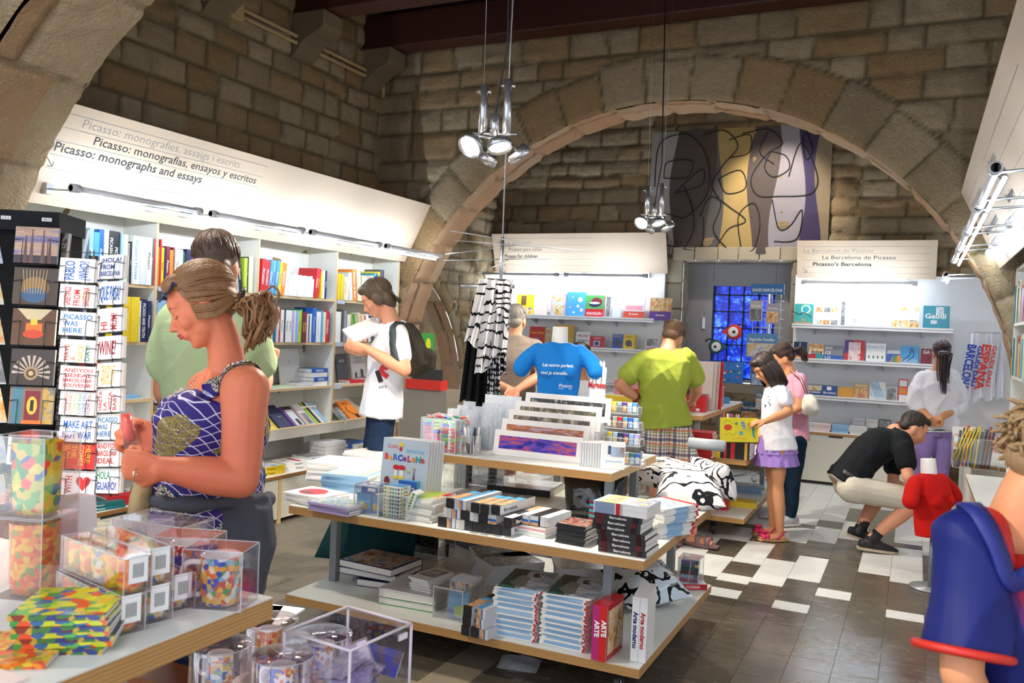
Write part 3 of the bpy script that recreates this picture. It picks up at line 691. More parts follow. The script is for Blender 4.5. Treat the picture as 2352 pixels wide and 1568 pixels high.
# books: bays are filled from the near end towards the arch
K=[
 (0,3,[(.02,.30,'grey',None,'white',12),(.03,.31,'light blue','Picasso','white'),(.035,.29,'sky blue',None,'white'),(.03,.31,'blue','Picasso','white'),(.03,.31,'pale green',None),(.04,.31,'black','PICASSO CUBISME'),(.045,.31,'black','PICASSO','white'),(.02,.30,'light blue','Picasso','yellow'),
   (.035,.30,'pale green',None),(.012,.25,'grey'),(.012,.26,'black','Picasso'),(.012,.26,'white','Picasso','black'),(.05,.3,'white',"Picasso's Homes",'sky blue'),(.045,.3,'pale grey',None),(.04,.3,'white','Picasso','black'),(.018,.3,'teal','Picasso','white'),(.016,.3,'red'),(.03,.3,'navy','Pablo Picasso','white'),(.012,.3,'red')]),
 (0,2,rand_row(.38,seed=3)+[(.028,.27,'navy','CORRESPONDENCE','white'),(.03,.27,'black','Picasso','white'),(.06,.28,'yellow','Picasso','mustard'),(.06,.28,'yellow',None,'mustard'),(.02,.26,'white','PICASSO','red'),(.045,.27,'navy','PICASSO AND TRUTH','white'),(.03,.26,'navy','Picasso','white')]),
 (1,3,[(.02,.25,'yellow'),(.02,.25,'yellow','Picasso','black'),(.012,.25,'navy'),(.03,.26,'maroon','Picasso'),(.03,.24,'orange',None),(.014,.26,'maroon'),(.03,.25,'white','Picasso','navy'),(.03,.25,'pale green'),(.02,.24,'teal','Picasso'),(.02,.23,'black','Picasso'),(.03,.26,'navy','PICASSO'),
   (.02,.24,'purple'),(.05,.25,'light blue','Picasso','white'),(.05,.25,'pale grey','Picasso','blue'),(.02,.22,'white'),(.03,.24,'red','Picasso'),(.03,.24,'white','Picasso','black'),(.03,.24,'cream'),(.03,.25,'blue','Picasso'),(.03,.25,'orange',None,'white',-9),(.022,.25,'light blue',None,'white',-9),(.03,.26,'black','Picasso','white',-9),(.03,.25,'lime',None),(.022,.26,'black','Miro','yellow'),(.04,.27,'cream',None)]),
 (1,2,[(.035,.27,'light blue','PICASSO','navy'),(.035,.27,'light blue','PICASSO','white'),(.025,.25,'white','PICASSO','black')]+rand_row(.70,seed=8)),
 (2,3,[(.045,.26,'red','PICASSO','white',4),(.045,.25,'red','PICASSO','white',4),(.032,.26,'sky blue','PICASSO','white',6),(.032,.26,'light blue','PICASSO','navy',6),(.032,.26,'sky blue','Picasso','white',6),(.03,.25,'yellow','Picasso','blue',6),(.045,.25,'orange','PICASSO','white',6),(.028,.23,'white',None,'sky blue',6),(.028,.23,'white','Picasso','sky blue',6)]
   +[(.022,.15+.01*(i % 3),'white',None,'grey',3) for i in range(13)]+[(.03,.24,'red','PICASSO','white',9),(.028,.24,'red','Picasso','yellow',9),(.02,.22,'yellow'),(.025,.23,'white','Picasso','navy'),(.02,.23,'navy','Picasso','white')]),
 (2,2,[(.05,.25,'navy','Picasso'),(.035,.255,'white','Picasso','green'),(.012,.25,'grey'),(.03,.25,'red','Picasso','white'),(.02,.25,'white'),(.025,.25,'teal','Picasso'),(.02,.25,'blue',None),(.022,.27,'pale grey'),(.03,.27,'red','PICASSO','white'),(.034,.25,'white','Picasso','green'),(.02,.25,'navy'),(.03,.25,'white','Picasso','navy'),(.03,.25,'white','Picasso','navy'),
   (.03,.25,'lilac'),(.028,.25,'white',None),(.02,.25,'light blue'),(.03,.25,'lime','Picasso','red'),(.02,.26,'green'),(.028,.24,'maroon','Picasso','yellow'),(.028,.24,'maroon','Picasso','yellow'),(.025,.22,'pale grey'),(.012,.22,'black'),(.03,.23,'white'),(.05,.28,'blue','Picasso','light blue'),(.06,.25,'white','Picasso','pale grey'),(.02,.26,'sky blue'),(.03,.25,'cream'),(.045,.26,'red','PICASSO','white'),(.02,.24,'black','Picasso','red')]),
 (3,3,[(.02,.22,'yellow','Picasso','orange'),(.02,.22,'yellow','Picasso','mustard'),(.02,.22,'yellow'),(.02,.22,'lime'),(.03,.2,'cream','RIETVELD','red'),(.03,.2,'cream',None),(.05,.24,'pale grey',None,'white',-7),(.055,.27,'orange','Musee d Art','white',-7),(.05,.26,'cream',None,'white',-7),(.07,.22,'beige'),(.1,0,'gap'),
   (.02,.24,'white'),(.03,.26,'turquoise','Barcelona'),(.03,.26,'blue','Picasso'),(.03,.28,'yellow'),(.04,.3,'dark grey'),(.03,.3,'navy','Picasso')]),
 (3,2,[(.07,.26,'white',None),(.03,.28,'dark grey'),(.03,.27,'grey'),(.014,.26,'purple'),(.05,.24,'white','Picasso','pale grey'),(.02,.25,'lime',None,'white',-14),(.03,.25,'green','Picasso','white',-14),(.03,.24,'cream',None,'red',-14),(.04,.26,'beige',None,'white',-14),(.02,.24,'mustard',None,'red',-14),(.04,.25,'cream',None,'red',-14),(.02,.24,'red',None,'white',-14),(.04,.25,'white',None,'grey',-14),(.05,.24,'dark grey','Picasso'),(.04,.25,'white'),(.05,.26,'grey'),(.03,.25,'red','Picasso')]),
]
sn={3:'top shelf',2:'second shelf',1:'third shelf'}
for b,s,specs in K:
    tot=sum(q[0]+.001 for q in specs);avail=UY[b+1]-UY[b]-.045
    if b<2 and tot<avail:specs=[(avail-tot,0,'gap')]+specs if b==0 else specs[:16]+[(avail-tot-(.07 if s==3 else 0),0,'gap')]+specs[16:]
    shelf_row((BF-.005,UY[b]+.024,0),(0,1,0),(1,0,0),specs,f'{sn[s]}, {bayn[b]}',SZ[s]+.0005)
# face-out books on the third shelves and in the troughs. coordinates: y centre, width, height
def faceout(M,w,h,t,c,label,spec,name='book',group=None,title=None,soft=True):
    return book(t,h,w,c,M,name,label,group,title,'white',spec,soft)
def toX(p,tilt=0,yaw=0):      # front cover looks along +X; p = bottom left corner seen from the room
    return T(p)@rz(yaw)@ry(0)@Matrix(((1,0,0,0),(0,1,0,0),(0,0,1,0),(0,0,0,1)))@ry(-tilt)
def toS(p,tilt=0,yaw=0):      # front cover looks along -Y
    return T(p)@rz(yaw-PI/2)@ry(-tilt)
blots=[blotch('art_a',['#2a4c9a','#c9d8e8','#d8b24a','#8a2f2a'],14),blotch('art_b',['#3a6a3a','#d0c890','#c86a3a','#6a88b8'],18),blotch('art_c',['#202428','#7a7c80','#d8d8d4'],10),blotch('art_d',['#8a1f1f','#e09a3a','#f2e6c2','#2a3a6a'],16),blotch('art_e',['#b8d8ee','#6a9ac8','#f4f0e0','#3a5a8a'],9)]
for (y,z,w,h,c,lab,spec) in [
  (5.0,SZ[1],.07,.12,'navy','small navy book face out on the third shelf behind the woman',[('t','TO',.5,.4,.25,'yellow')]),
  (5.16,SZ[1],.17,.235,'white','white book with a border of coloured letters on the third shelf, third bay',[('r',.0,.93,1,1,'red'),('r',.2,.93,.35,1,'blue'),('r',.6,.93,.75,1,'black'),('r',.9,0,1,.95,'yellow'),('r',.9,.2,1,.35,'red'),('r',.9,.5,1,.65,'blue'),('t','PICASSO',.45,.75,.04,'grey'),('t','cuaderno',.45,.65,.03,'grey')]),
  (5.45,SZ[1],.26,.3,'pale grey','large pale grey album face out on the third shelf, third bay',[('t','P',.5,.6,.09,'grey'),('t','PICASSO',.5,.1,.03,'grey')]),
  (5.94,SZ[1],.15,.26,'white','white book with a standing portrait and the name Lorca',[('t','GARCIA',.5,.78,.07,'grey'),('t','LORCA',.5,.66,.07,'grey'),('e',.5,.42,.08,.06,'dark grey'),('r',.35,.05,.65,.38,'grey')]),
  (6.2,SZ[1],.16,.25,'dark grey','dark grey book face out behind the white Lorca book',[('t','ARTE',.5,.7,.1,'white')]),
  (6.42,SZ[1],.22,.27,'pale grey','pale grey Lorca album half hidden by the reading man',[('t','GARCIA',.5,.75,.08,'grey'),('t','LORCA',.5,.62,.08,'grey'),('r',.2,.05,.35,.3,'dark grey'),('r',.6,.05,.8,.4,'dark grey')]),
  (3.62,SZ[1],.17,.26,'red','red book with white writing on the third shelf behind the card rack',[('t','Art and',.5,.7,.09,'white'),('t','War',.5,.55,.09,'white')]),
 ]:
    faceout(toX((BF-.17,y,z+.001),math.radians(10)),w,h,.012,c,lab,spec)
# trough books lie back on the tilted trough
TR=math.radians(-32)
def trough(y,w,h,c,lab,spec,t=.015,lean=0):
    M=T((BF+.078,y,SZ[0]-.018))@ry(math.radians(-60))@rx(math.radians(lean))
    # cover faces up and out; bottom edge rests against the lip
    faceout(T((BF+.075,y,SZ[0]+.0))@ry(math.radians(-52))@rx(math.radians(lean)),w,h,t,c,lab,spec)
for a in [(3.15,.18,.24,'beige','beige book lying in the trough of the first bay',[('m',.1,.3,.9,.9,blots[0])]),(3.4,.17,.22,'teal','teal book lying in the trough of the first bay',[('t','Picasso',.5,.8,.1,'white')]),(3.65,.2,.25,'navy','navy book lying in the trough behind the card rack',[('m',.1,.1,.9,.6,blots[4])]),
   (4.08,.3,.33,'mustard','large mustard poster book Nuestra Copa in the trough beside the shirted man',[('t','NUESTRA COPA',.5,.82,.07,'red',.85),('r',.15,.74,.85,.75,'black'),('r',.25,.7,.75,.71,'black'),('r',.3,.66,.7,.67,'black'),('m',.15,.08,.85,.4,blots[3])]),
   (4.46,.17,.23,'white','white book in the trough behind the woman with sunglasses',[('m',.1,.1,.9,.6,blots[2])]),
   (4.7,.17,.24,'red','red book in the trough behind the woman with sunglasses',[('t','ART',.5,.7,.12,'white')]),
   (5.02,.15,.25,'yellow','yellow booklet with a grey photo, nearest of two in the third trough',[('m',.25,.35,.75,.7,blots[2]),('r',.6,.2,.75,.3,'grey')]),(5.15,.02,.26,'yellow','slim yellow spine between two books in the third trough',None),
   (5.19,.15,.27,'navy','navy blue book with tiny white title in the third trough',[('t','Picasso',.65,.5,.04,'white')]),(5.36,.13,.24,'purple','purple book with a black and white photo in the third trough',[('r',0,0,.18,1,'purple'),('r',.18,.85,1,1,'black'),('r',.25,.1,.95,.84,'pale grey'),('r',.5,.12,.8,.4,'black')]),
   (5.52,.1,.25,'pale grey','grey paperback with a pink spine in the third trough',[('m',.2,.1,.9,.6,blots[2]),('r',0,0,.12,1,'pink')]),(5.64,.02,.27,'lime','slim lime green book standing in the third trough',None),(5.67,.02,.27,'black','slim black book standing in the third trough',None),(5.70,.03,.26,'pale grey','pale grey booklet standing in the third trough',None),(5.74,.04,.27,'light blue','light blue booklet at the far end of the third trough',None),
   (5.94,.13,.22,'dark grey','dark book with a photograph at the near end of the last trough',[('m',.05,.1,.95,.8,blots[2])]),(6.10,.18,.24,'orange','orange book titled Gaudi with a checkered snake drawing',[('t','GAUDI',.5,.82,.09,'black'),('l',[(.4,.7),(.25,.5),(.45,.35),(.6,.2)],.06,'black',3),('r',.55,.1,.8,.3,'black')]),
   ]:trough(*a)
m=MB();m.bb((-.16,-.05,-.16),(.16,.05,.16),cloth('#1c2a44','#101a30'));o=m.build('cushion',label='navy cushion with a yellow crest behind the reading man',cat='cushion');o.location=(BF-.05,6.62,SZ[0]+.21);o.rotation_euler=(0,0,math.radians(90));o.modifiers.new('s','SUBSURF').levels=3;o.modifiers['s'].render_levels=3
m=MB();F=fr((0,-.034,0),(1,0,0),(0,0,1));
for r_,c in ((.055,'#d8c46a'),(.045,'#1c2a44'),(.03,'#d8c46a'),(.02,'#1c2a44')):m.disc(F,0,0,r_,P(c),(.06-r_)*.02)
m.build('crest',o)
# ---------------------------------------------------------------- piles lying flat
def lying(p,phi,w,h,t,c,label,group=None,spec=None,name='book',title=None,tc='white',soft=True,parts=False,spine=None,th=.5):
    """p: centre of the underside; spine faces -Y turned by phi; cover up; w = depth away from the spine, h = length of the spine"""
    M=T(p)@rz(phi)@T((0,-w/2,0))@Matrix(((0,0,-1,h/2),(0,1,0,0),(1,0,0,t/2),(0,0,0,1)))
    # local X -> up, local Z -> -X
    return book(t,h,w,c,M,name,label,group,title,tc,spec,soft,parts=parts,spine=spine,th=th)
def upside(w):return w
def pile(p,phi,w,h,specs,lab,group=None,jit=.006,turn=3,name='flatbook',title=None,tc='white',top=None,soft=True,seed=1,parts=False,th=.5):  # by default a book of any kind, lying flat
    """specs: list of (thickness, colour) from the bottom; the last one is the top copy with the cover design"""
    r=random.Random(seed);z=p[2];n=len(specs)
    for k,(t,c) in enumerate(specs):
        last=k==n-1
        l_=lab if n==1 else (f'{lab}, topmost' if last else f'{lab}, underneath')
        a=phi+math.radians(r.uniform(-turn,turn))
        lying((p[0]+r.uniform(-jit,jit),p[1]+r.uniform(-jit,jit),z+.0003),a,w,h,t,c,l_,None if (last or n==2) else (group or l_.split(',')[0]+' pile'),top if last else None,name,title,tc,soft,parts,th=th)
        z+=t+.0006
    return z
BT=.3545
bench=[ # pixel of the pile's centre on the worktop, turn, depth, length, n, thickness, colours, what
 ((120,1190),80,.24,.30,2,.012,'white','white catalogue with a black swirl drawing on the bench behind the rack',[('m',.05,.05,.95,.75,blots[2]),('t','PICASSO',.4,.84,.08,'black')]),
 ((205,1160),80,.24,.3,2,.02,'teal','dark teal catalogue on the bench beside the black rack pole',[('m',.3,.1,.9,.7,blotch('teal_art',['#163a40','#2c5a62','#16282e'],5))]),
 ((280,1135),75,.24,.3,3,.018,'red','red catalogue with a blue picture on the bench',[('m',.45,.1,.95,.7,blots[4])]),
 ((330,1105),75,.22,.28,2,.016,'dark grey','dark grey catalogue on the bench in front of the red shelf book',None),
 ((600,1078),85,.22,.27,2,.03,'yellow','yellow-spined catalogue with a blue grey cover on the bench',[('m',.04,.04,.98,.98,blots[4])]),
 ((595,1094),85,.2,.27,1,.012,'dark grey','flat dark album at the front edge of the bench',[('m',.1,.1,.9,.9,blots[2])]),
 ((668,1050),80,.2,.24,2,.028,'white','white magazine with a magenta cross cover on the bench',[('r',.1,.3,.9,.45,'red'),('t','1937',.5,.7,.14,'black'),('r',.5,.3,.8,.38,'magenta')]),
 ((712,1045),80,.18,.22,2,.035,'pale grey','grey paperback with a scribbled drawing on the bench',[('m',.05,.05,.95,.95,blots[2])]),
 ((752,1035),85,.17,.24,5,.032,'pale grey','pale blue grey thick paperback in the tallest bench pile',[('t','Picasso',.5,.5,.08,'grey')]),
 ((797,1028),85,.16,.2,2,.03,'white','cream paperback beside the tall bench pile',[('r',.1,.2,.9,.5,'beige')]),
 ((828,1016),80,.17,.23,3,.03,'cream','cream paperback with red title near the reading man',[('t','ARTE',.5,.6,.12,'red')]),
 ((800,1012),80,.2,.3,2,.02,'beige','beige album behind the cream paperbacks',None)]
for i,((px,py),ang,w,h,n,t,c,lab,top) in enumerate(bench):
    p=onx(px,py,-4.3)
    pile((p.x,p.y,BT),math.radians(ang),w,h,[(t,c)]*n,lab,None,seed=i,top=top,soft=False,title='Picasso' if n<3 else None,tc='black' if c in ('yellow','white','pale grey','cream') else 'white',turn=2)
M=toX((-4.36,onz(742,1020,.5).y-.1,.355),math.radians(12));
o=onx(715,1022,-4.38);faceout(toX((-4.45,o.y,.5),math.radians(12)),.2,.29,.01,'white','white show card book standing upright on the bench piles',[('t','o 26',.5,.66,.07,'pink'),('t','PABLO PICASSO',.55,.32,.03,'grey',.6),('t','POEMAS',.55,.26,.03,'grey',.4),('t','PICASSO',.55,.14,.04,'grey',.5)])
p=onx(800,1000,-4.4);pile((-4.4,p.y,BT),math.radians(90),.2,.26,[(.035,'blue')]*3,'royal blue thick book in a pile at the back of the bench',None,seed=40,title='Picasso',soft=False)
p=onz(850,1000,BT);lying((-4.38,6.45,BT),.3,.2,.25,.03,'yellow','yellow and black book at the far end of the bench',None,[('r',.1,.1,.5,.9,'black')])
# stacks flat on the third shelves
for i,(y,c,n,lab) in enumerate([(5.1,'pale grey',2,'pale booklet flat on the third shelf in front of the bordered book'),(5.35,'pale green',1,'pale green booklet flat on the third shelf'),(5.58,'pale grey',2,'pale grey booklet under the album on the third shelf'),(6.3,'red',2,'red paperback lying on the third shelf of the last bay'),(6.55,'maroon',3,'maroon paperback lying on the third shelf of the last bay'),(3.85,'light blue',2,'light blue magazine flat on the third shelf by the card rack'),(3.35,'white',2,'white magazine flat on the third shelf of the first bay')]):
    pile((BF-.115,y,SZ[1]+.001),math.radians(88),.17,.2,[(.012,c)]*n,lab,None,seed=60+i)
pile((BF-.115,5.78,SZ[1]+.001),math.radians(90),.16,.2,[(.035,'white'),(.035,'blue'),(.035,'white'),(.035,'blue')],'blue and white dictionary-like volume on the third shelf',None,seed=71,title='MEMORIA',soft=False)
# ---------------------------------------------------------------- signs
def sign(root,F,L,H,th=.012):
    m=MB();m.bb((0,0,-th),(L,H,0),P('#cbb79f',.5),F);return m.build('board',root,bevel=0)
inkG,inkD=P('#8d8d88',.5),P('#26282b',.5)
def onpl(px,py,F):
    n=Vector((F[0][2],F[1][2],F[2][2]));o=Vector((F[0][3],F[1][3],F[2][3]));r=ray(px,py);t=(o-CAM).dot(n)/r.dot(n);q=F.inverted()@(CAM+r*t);return q.x,q.y
root=bpy.data.objects.new('wall_sign',None);COL.objects.link(root);root['label']='long leaning sign board Picasso: monographs and essays above the left bookcase';root['category']='sign'
F=fr((-4.40,2.98,2.07),(0,1,0),(.26,0,.53));sign(root,F,3.94,.59)
def rule(F,a,b,m):m.line(F,[onpl(*a,F),onpl(*b,F)],.004,inkG,.001)
m=MB()
for a,b in (((152,258),(615,383)),((140,290),(604,407)),((127,320),(592,430)),((113,352),(580,453)),((102,383),(580,478))):rule(F,a,b,m)
for s,a,b,h,mat,bd in (('Picasso: monografies, assaigs i escrits',(188,294),(549,385),.052,inkG,-.006),('Picasso: monografías, ensayos y escritos',(213,333),(586,421),.052,inkD,.008),('Picasso: monographs and essays',(122,346),(461,419),.054,inkD,.018)):
    p,q=onpl(*a,F),onpl(*b,F);m.text(F,s,h,mat,p[0],(p[1]+q[1])/2,w=q[0]-p[0],bold=bd,al='l',z=.0012)
p=onpl(112,368,F);m.line(F,[(p[0]-.03,p[1]+.03),(p[0]+.03,p[1]-.03)],.005,inkD,.001);m.line(F,[(p[0]+.03,p[1]),(p[0]+.03,p[1]-.03),(p[0],p[1]-.03)],.005,inkD,.001)
m.build('lettering',root)
def small_sign(label,x0,x1,z0,z1,y,lean,texts,rules,parr):
    root=bpy.data.objects.new('wall_sign',None);COL.objects.link(root);root['label']=label;root['category']='sign'
    F=fr((x0,y+.02,z0),(1,0,0),(0,-lean,z1-z0));H=math.hypot(lean,z1-z0);sign(root,F,x1-x0,H);m=MB()
    L=x1-x0
    for k in rules:m.line(F,[(L*.04,H*k),(L*.96 if parr else L*.6,H*k)],.004,inkG,.001)
    for s,fx,fw,fy,mat,bd in texts:m.text(F,s,H*.10,mat,L*fx,H*fy,w=L*fw,bold=bd,al='l',z=.0012)
    a=(L*.06,H*.18);m.line(F,[(a[0]-.02,a[1]+.03),(a[0]+.02,a[1]-.01)],.004,inkD,.001);m.line(F,[(a[0]+.02,a[1]+.02),(a[0]+.02,a[1]-.01),(a[0]-.01,a[1]-.01)],.004,inkD,.001)
    m.build('lettering',root)
ya=YB-.12;a0,a1=ony(1830,638,ya),ony(2150,638,ya)
small_sign("pale sign La Barcelona de Picasso over the right alcove shelves",a0.x,a1.x,2.17,2.56,ya,.12,[('La Barcelona de Picasso',.05,.51,.69,inkG,-.004),('La Barcelona de Picasso',.19,.53,.51,inkD,.004),("Picasso's Barcelona",.12,.43,.33,inkD,.03)],(.84,.66,.48,.3,.14),True)
small_sign("bright overexposed sign over the left alcove shelves",-4.9,-2.66,2.2,2.66,ya,.16,[('Picasso: obra infantil',.04,.2,.72,inkG,-.004),('Picasso para niños',.1,.2,.55,inkD,.0),('Picasso for children',.07,.2,.37,inkD,.025)],(.88,.7,.52,.34,.18),False)
# right leaning sign
root=bpy.data.objects.new('wall_sign',None);COL.objects.link(root);root['label']='leaning sign board about museology along the right wall';root['category']='sign'
F=fr((.50,6.9,2.05),(0,-1,0),(-.26,0,.53));sign(root,F,3.85,.6);m=MB()
for k in range(5):
    for x0,x1 in ((.1,1.2),(1.6,3.4)):m.line(F,[(x0,.5-k*.1),(x1,.5-k*.1)],.004,inkG,.001)
for x,s1,s2,s3 in ((.25,'Art modern i contemporani','Arte moderno y contemporáneo','Modern and contemporary art'),(1.75,'Museologia','Museología','Museology')):
    m.text(F,s1,.05,inkG,x,.425,al='l',z=.001);m.text(F,s2,.05,inkD,x+.1,.325,al='l',z=.001,bold=.008);m.text(F,s3,.05,inkD,x,.225,al='l',z=.001,bold=.03)
m.build('lettering',root)
# ================================================================ display tables
steel=P('#8e9599',.4,.5);lam=P('#dfe3dd',.35)
def board(root,x0,x1,y0,y1,z,t=.04,nm='tabletop'):
    m=MB();m.bb((x0,y0,z-t),(x1,y1,z-.003),edgeply());o=rel(root,m,nm)
    m=MB();m.bb((x0+.001,y0+.001,z-.003),(x1-.001,y1-.001,z),lam);rel(root,m,'laminate_surface')
def legs(root,pts,z0,z1,s=.04):
    for x,y in pts:m=MB();m.bb((x-s/2,y-s/2,z0),(x+s/2,y+s/2,z1),steel);rel(root,m,'leg',bevel=.003)
def caster(root,x,y,top):
    m=MB();bk=P('#242424',.4);m.bb((x-.03,y-.03,top-.012),(x+.03,y+.03,top),metal());q=rel(root,m,'caster')
    m=MB();m.lathe([(.014,-.016),(.042,-.014),(.046,0),(.042,.014),(.014,.016)],bk,20,T(x,y,.046)@ry(PI/2));m.lathe([(.001,-.018),(.02,-.018),(.02,.018),(.001,.018)],metal('#9aa0a4'),14,T(x,y,.046)@ry(PI/2))
    m.bb((x-.022,y-.012,.04),(x-.017,y+.02,top-.01),bk);m.bb((x+.017,y-.012,.04),(x+.022,y+.02,top-.01),bk)
    m.M=root.matrix_basis.inverted();m2=MB();m2.v=[m.M@v for v in m.v];m2.f,m2.m,m2.s,m2.mats=m.f,m.m,m.s,m.mats;m2.build('wheel',q)
G1=dict(x0=-2.70,x1=-.935,y0=3.30,y1=4.62)
g1=thing('display_table','three-tier plywood display table on casters in the middle, stacked with Barcelona souvenirs','table',(-1.8,3.96,0))
board(g1,G1['x0'],G1['x1'],G1['y0'],G1['y1'],.17,nm='bottom_shelf');board(g1,G1['x0'],G1['x1'],G1['y0'],G1['y1'],.6);board(g1,-2.28,-1.235,3.765,4.50,.85,nm='top_shelf')
legs(g1,[(-2.64,3.60),(-1.13,3.46),(-1.13,4.50),(-2.64,4.50)],.17,.56);legs(g1,[(-2.24,3.90),(-2.24,4.22),(-1.29,3.90),(-1.29,4.3)],.6,.81)
for x,y in ((-2.5,3.45),(-1.06,3.43),(-1.06,4.45),(-2.5,4.45)):caster(g1,x,y,.13)
GP=lambda x,y,z:tuple(onz(x,y,z))
Z3,Z2,Z1=.851,.601,.171
mat_print=blotch('mag',['#f2f0ea','#d8e8ef','#7fb0d0','#e8d890','#e8e4e0'],22,.25)
# --- middle tier, left to right
def pl(px,z,phi,w,h,n,t,c,lab,top=None,**kw):
    p=onz(px[0],px[1],z);pile((p.x,p.y,z),math.radians(phi),w,h,[(t,q) for q in (c if isinstance(c,list) else [c]*n)],lab,None,top=top,**kw);return p
ov=[('e',.5,.55,.36,.3,'red'),('e',.34,.6,.1,.16,'dark grey'),('r',.3,.2,.5,.22,'red')]
pl((728,1152),Z2,-8,.2,.24,5,.009,'white','white booklet with a red oval at the left corner of the middle tier',ov,seed=1,jit=.01,turn=5)
pl((808,1122),Z2,5,.2,.26,6,.014,'light blue','booklet with a cream and blue city drawing on the left of the middle tier',[('m',.03,.1,.97,.97,mat_print)],seed=2,turn=5)
pl((795,1100),Z2,12,.28,.36,9,.011,'white','large white booklet with a thin line drawing behind the blue booklets',[('l',[(.2,.8),(.35,.9),(.5,.8),(.7,.85),(.85,.7)],.008,'grey',4),('t','Picasso',.3,.2,.05,'grey')],seed=3,turn=4)
pl((858,1078),Z2,-10,.22,.3,8,.013,'white','white booklet with a pale pink cover at the back left of the middle tier',[('m',.1,.3,.9,.95,blotch('pk',['#f6efe8','#f0d8d0','#ffffff'],8))],seed=4)
pl((778,1172),Z2,-5,.17,.24,4,.010,'lilac','lilac-edged booklet half under the acrylic box',[('m',.05,.05,.95,.95,mat_print)],seed=5)
def acrylic(label,x0,y0,z0,sx,sy,sz,lid=False,name='acrylic_box',rot=0,base=True,tag=None):
    root=thing(name,label,'box',(x0+sx/2,y0+sy/2,z0),rot);a=sx/2;b=sy/2;t=.003;cl=clear()
    for lo,hi in (((-a,-b,0),(a,-b+t,sz)),((-a,b-t,0),(a,b,sz)),((-a,-b,0),(-a+t,b,sz)),((a-t,-b,0),(a,b,sz))):
        m=MB();m.bb(lo,hi,cl);m.build('wall_panel',root)
    m=MB();e=edge_mat();d=.002
    for x in (-a,a):
        for y in (-b,b):m.bb((x-d,y-d,0),(x+d,y+d,sz),e)
    for z in (sz,)+((0,) if base else ()):
        for y in (-b,b):m.bb((-a,y-d,z-d),(a,y+d,z+d),e)
        for x in (-a,a):m.bb((x-d,-b,z-d),(x+d,b,z+d),e)
    m.build('rim',root)
    if lid:m=MB();m.bb((-a,-b,sz-t),(a,b,sz),cl);m.build('lid',root)
    if tag:m=MB();F=fr((tag[0],-b-.001,tag[1]),(1,0,0),(0,0,1));m.rect(F,-.02,-.007,.02,.007,P('#f4f2ea'));m.text(F,tag[2],.006,P('#333'+'333'),0,-.003,z=.0004);m.build('price_tag',root)
    return root
def carton(name,label,p,size,phi,faces,group=None,cat='box',base='#dddddd',M=None):
    """a printed carton; faces: dict of f,k,l,r,t -> cover spec"""
    sx,sy,sz=size;m=MB();m.bb((-sx/2,-sy/2,0),(sx/2,sy/2,sz),P(hexc(base),.3))
    FR={'f':(fr((-sx/2,-sy/2-.0003,0),(1,0,0),(0,0,1)),sx,sz),'r':(fr((sx/2+.0003,-sy/2,0),(0,1,0),(0,0,1)),sy,sz),'l':(fr((-sx/2-.0003,sy/2,0),(0,-1,0),(0,0,1)),sy,sz),'t':(fr((-sx/2,-sy/2,sz+.0003),(1,0,0),(0,1,0)),sx,sy)}
    for k,sp in faces.items():cover(m,FR[k][0],FR[k][1],FR[k][2],sp,.0002)
    o=m.build(name);o.matrix_world=M if M is not None else T(p)@rz(phi)
    if label:o['label']=label if group else uniq(label);o['category']=cat
    if group:o['group']=group
    return o
sf=[('r',0,0,1,.22,'blue'),('r',0,.22,1,1,'sky blue'),('e',.4,.36,.17,.22,'yellow'),('e',.4,.30,.09,.14,'mustard'),('e',.72,.34,.12,.16,'mustard'),('r',.1,.22,.16,.45,'dark grey'),('t','40',.38,.05,.12,'white'),('t','Puzzle',.16,.12,.05,'white')]
p=onz(838,1182,Z2);acrylic('small clear acrylic box holding blue puzzle packets',p.x-.065,p.y,Z2,.135,.12,.135,tag=(.03,.12,'3,50 EUR'))
carton('puzzle_packet','blue packet with the number 40 inside the small acrylic box, nearest side',(p.x-.02,p.y+.025,Z2+.005),(.075,.02,.09),0,{'f':sf},base='sky blue')
carton('puzzle_packet','blue packet with a yellow temple drawing, beside the packet numbered 40',(p.x+.035,p.y+.04,Z2+.005),(.05,.02,.085),0,{'f':sf[:-2]},base='sky blue')
for i in range(3):carton('puzzle_packet',f'blue packet lying flat in the acrylic box, {("bottom", "middle", "top")[i]} one',(p.x,p.y+.05,Z2+.097+i*.012),(.08,.06,.01),.1*i,{'t':[('r',0,0,1,.5,'sky blue'),('r',0,.3,1,.5,'yellow')]},base='blue')
# strips of magnet boxes
p=onz(905,1192,Z2)
acrylic('clear acrylic tray holding small white spotted boxes',p.x-.08,p.y-.01,Z2,.15,.12,.11)
dots=[('d',.1+.16*i,.5,.055,c) for i,c in enumerate(['green','yellow','turquoise','green','sky blue','dark grey'])]
for i in range(8):carton('magnet_box','white flat box with a row of coloured dots, stacked in the acrylic tray',(p.x-.02,p.y+.05,Z2+.005+i*.0175),(.09,.09,.017),.0,{'f':dots,'t':[('r',.0,.2,1,.9,'sky blue')],'r':dots[:4]},'spotted magnet boxes in the tray',base='white')
carton('magnet_box','leaning white box with coloured dots along its edge beside the stacked ones',(p.x+.06,p.y+.05,Z2+.06),(.03,.07,.09),0,{'f':[('d',.5,.1+.16*i,.2,'green') for i in range(6)],'r':[('m',.1,.1,.9,.9,mat_print)]},base='white',M=T((p.x+.062,p.y+.05,Z2+.045))@ry(.35))
carton('magnet_box','blue and white city picture box standing right of the tray',(p.x+.085,p.y+.1,Z2),(.05,.05,.075),0,{'f':[('r',0,.5,1,.9,'sky blue'),('d',.5,.3,.3,'lime')],'t':[('r',0,0,1,1,'light blue')]},base='light blue')
carton('magnet_box','small blue box standing behind the spotted boxes',(p.x+.0,p.y+.12,Z2),(.1,.03,.16),0,{'f':[('r',0,.6,1,1,'blue'),('t','BARCELONA',.5,.75,.08,'white',.8)]},base='sky blue')
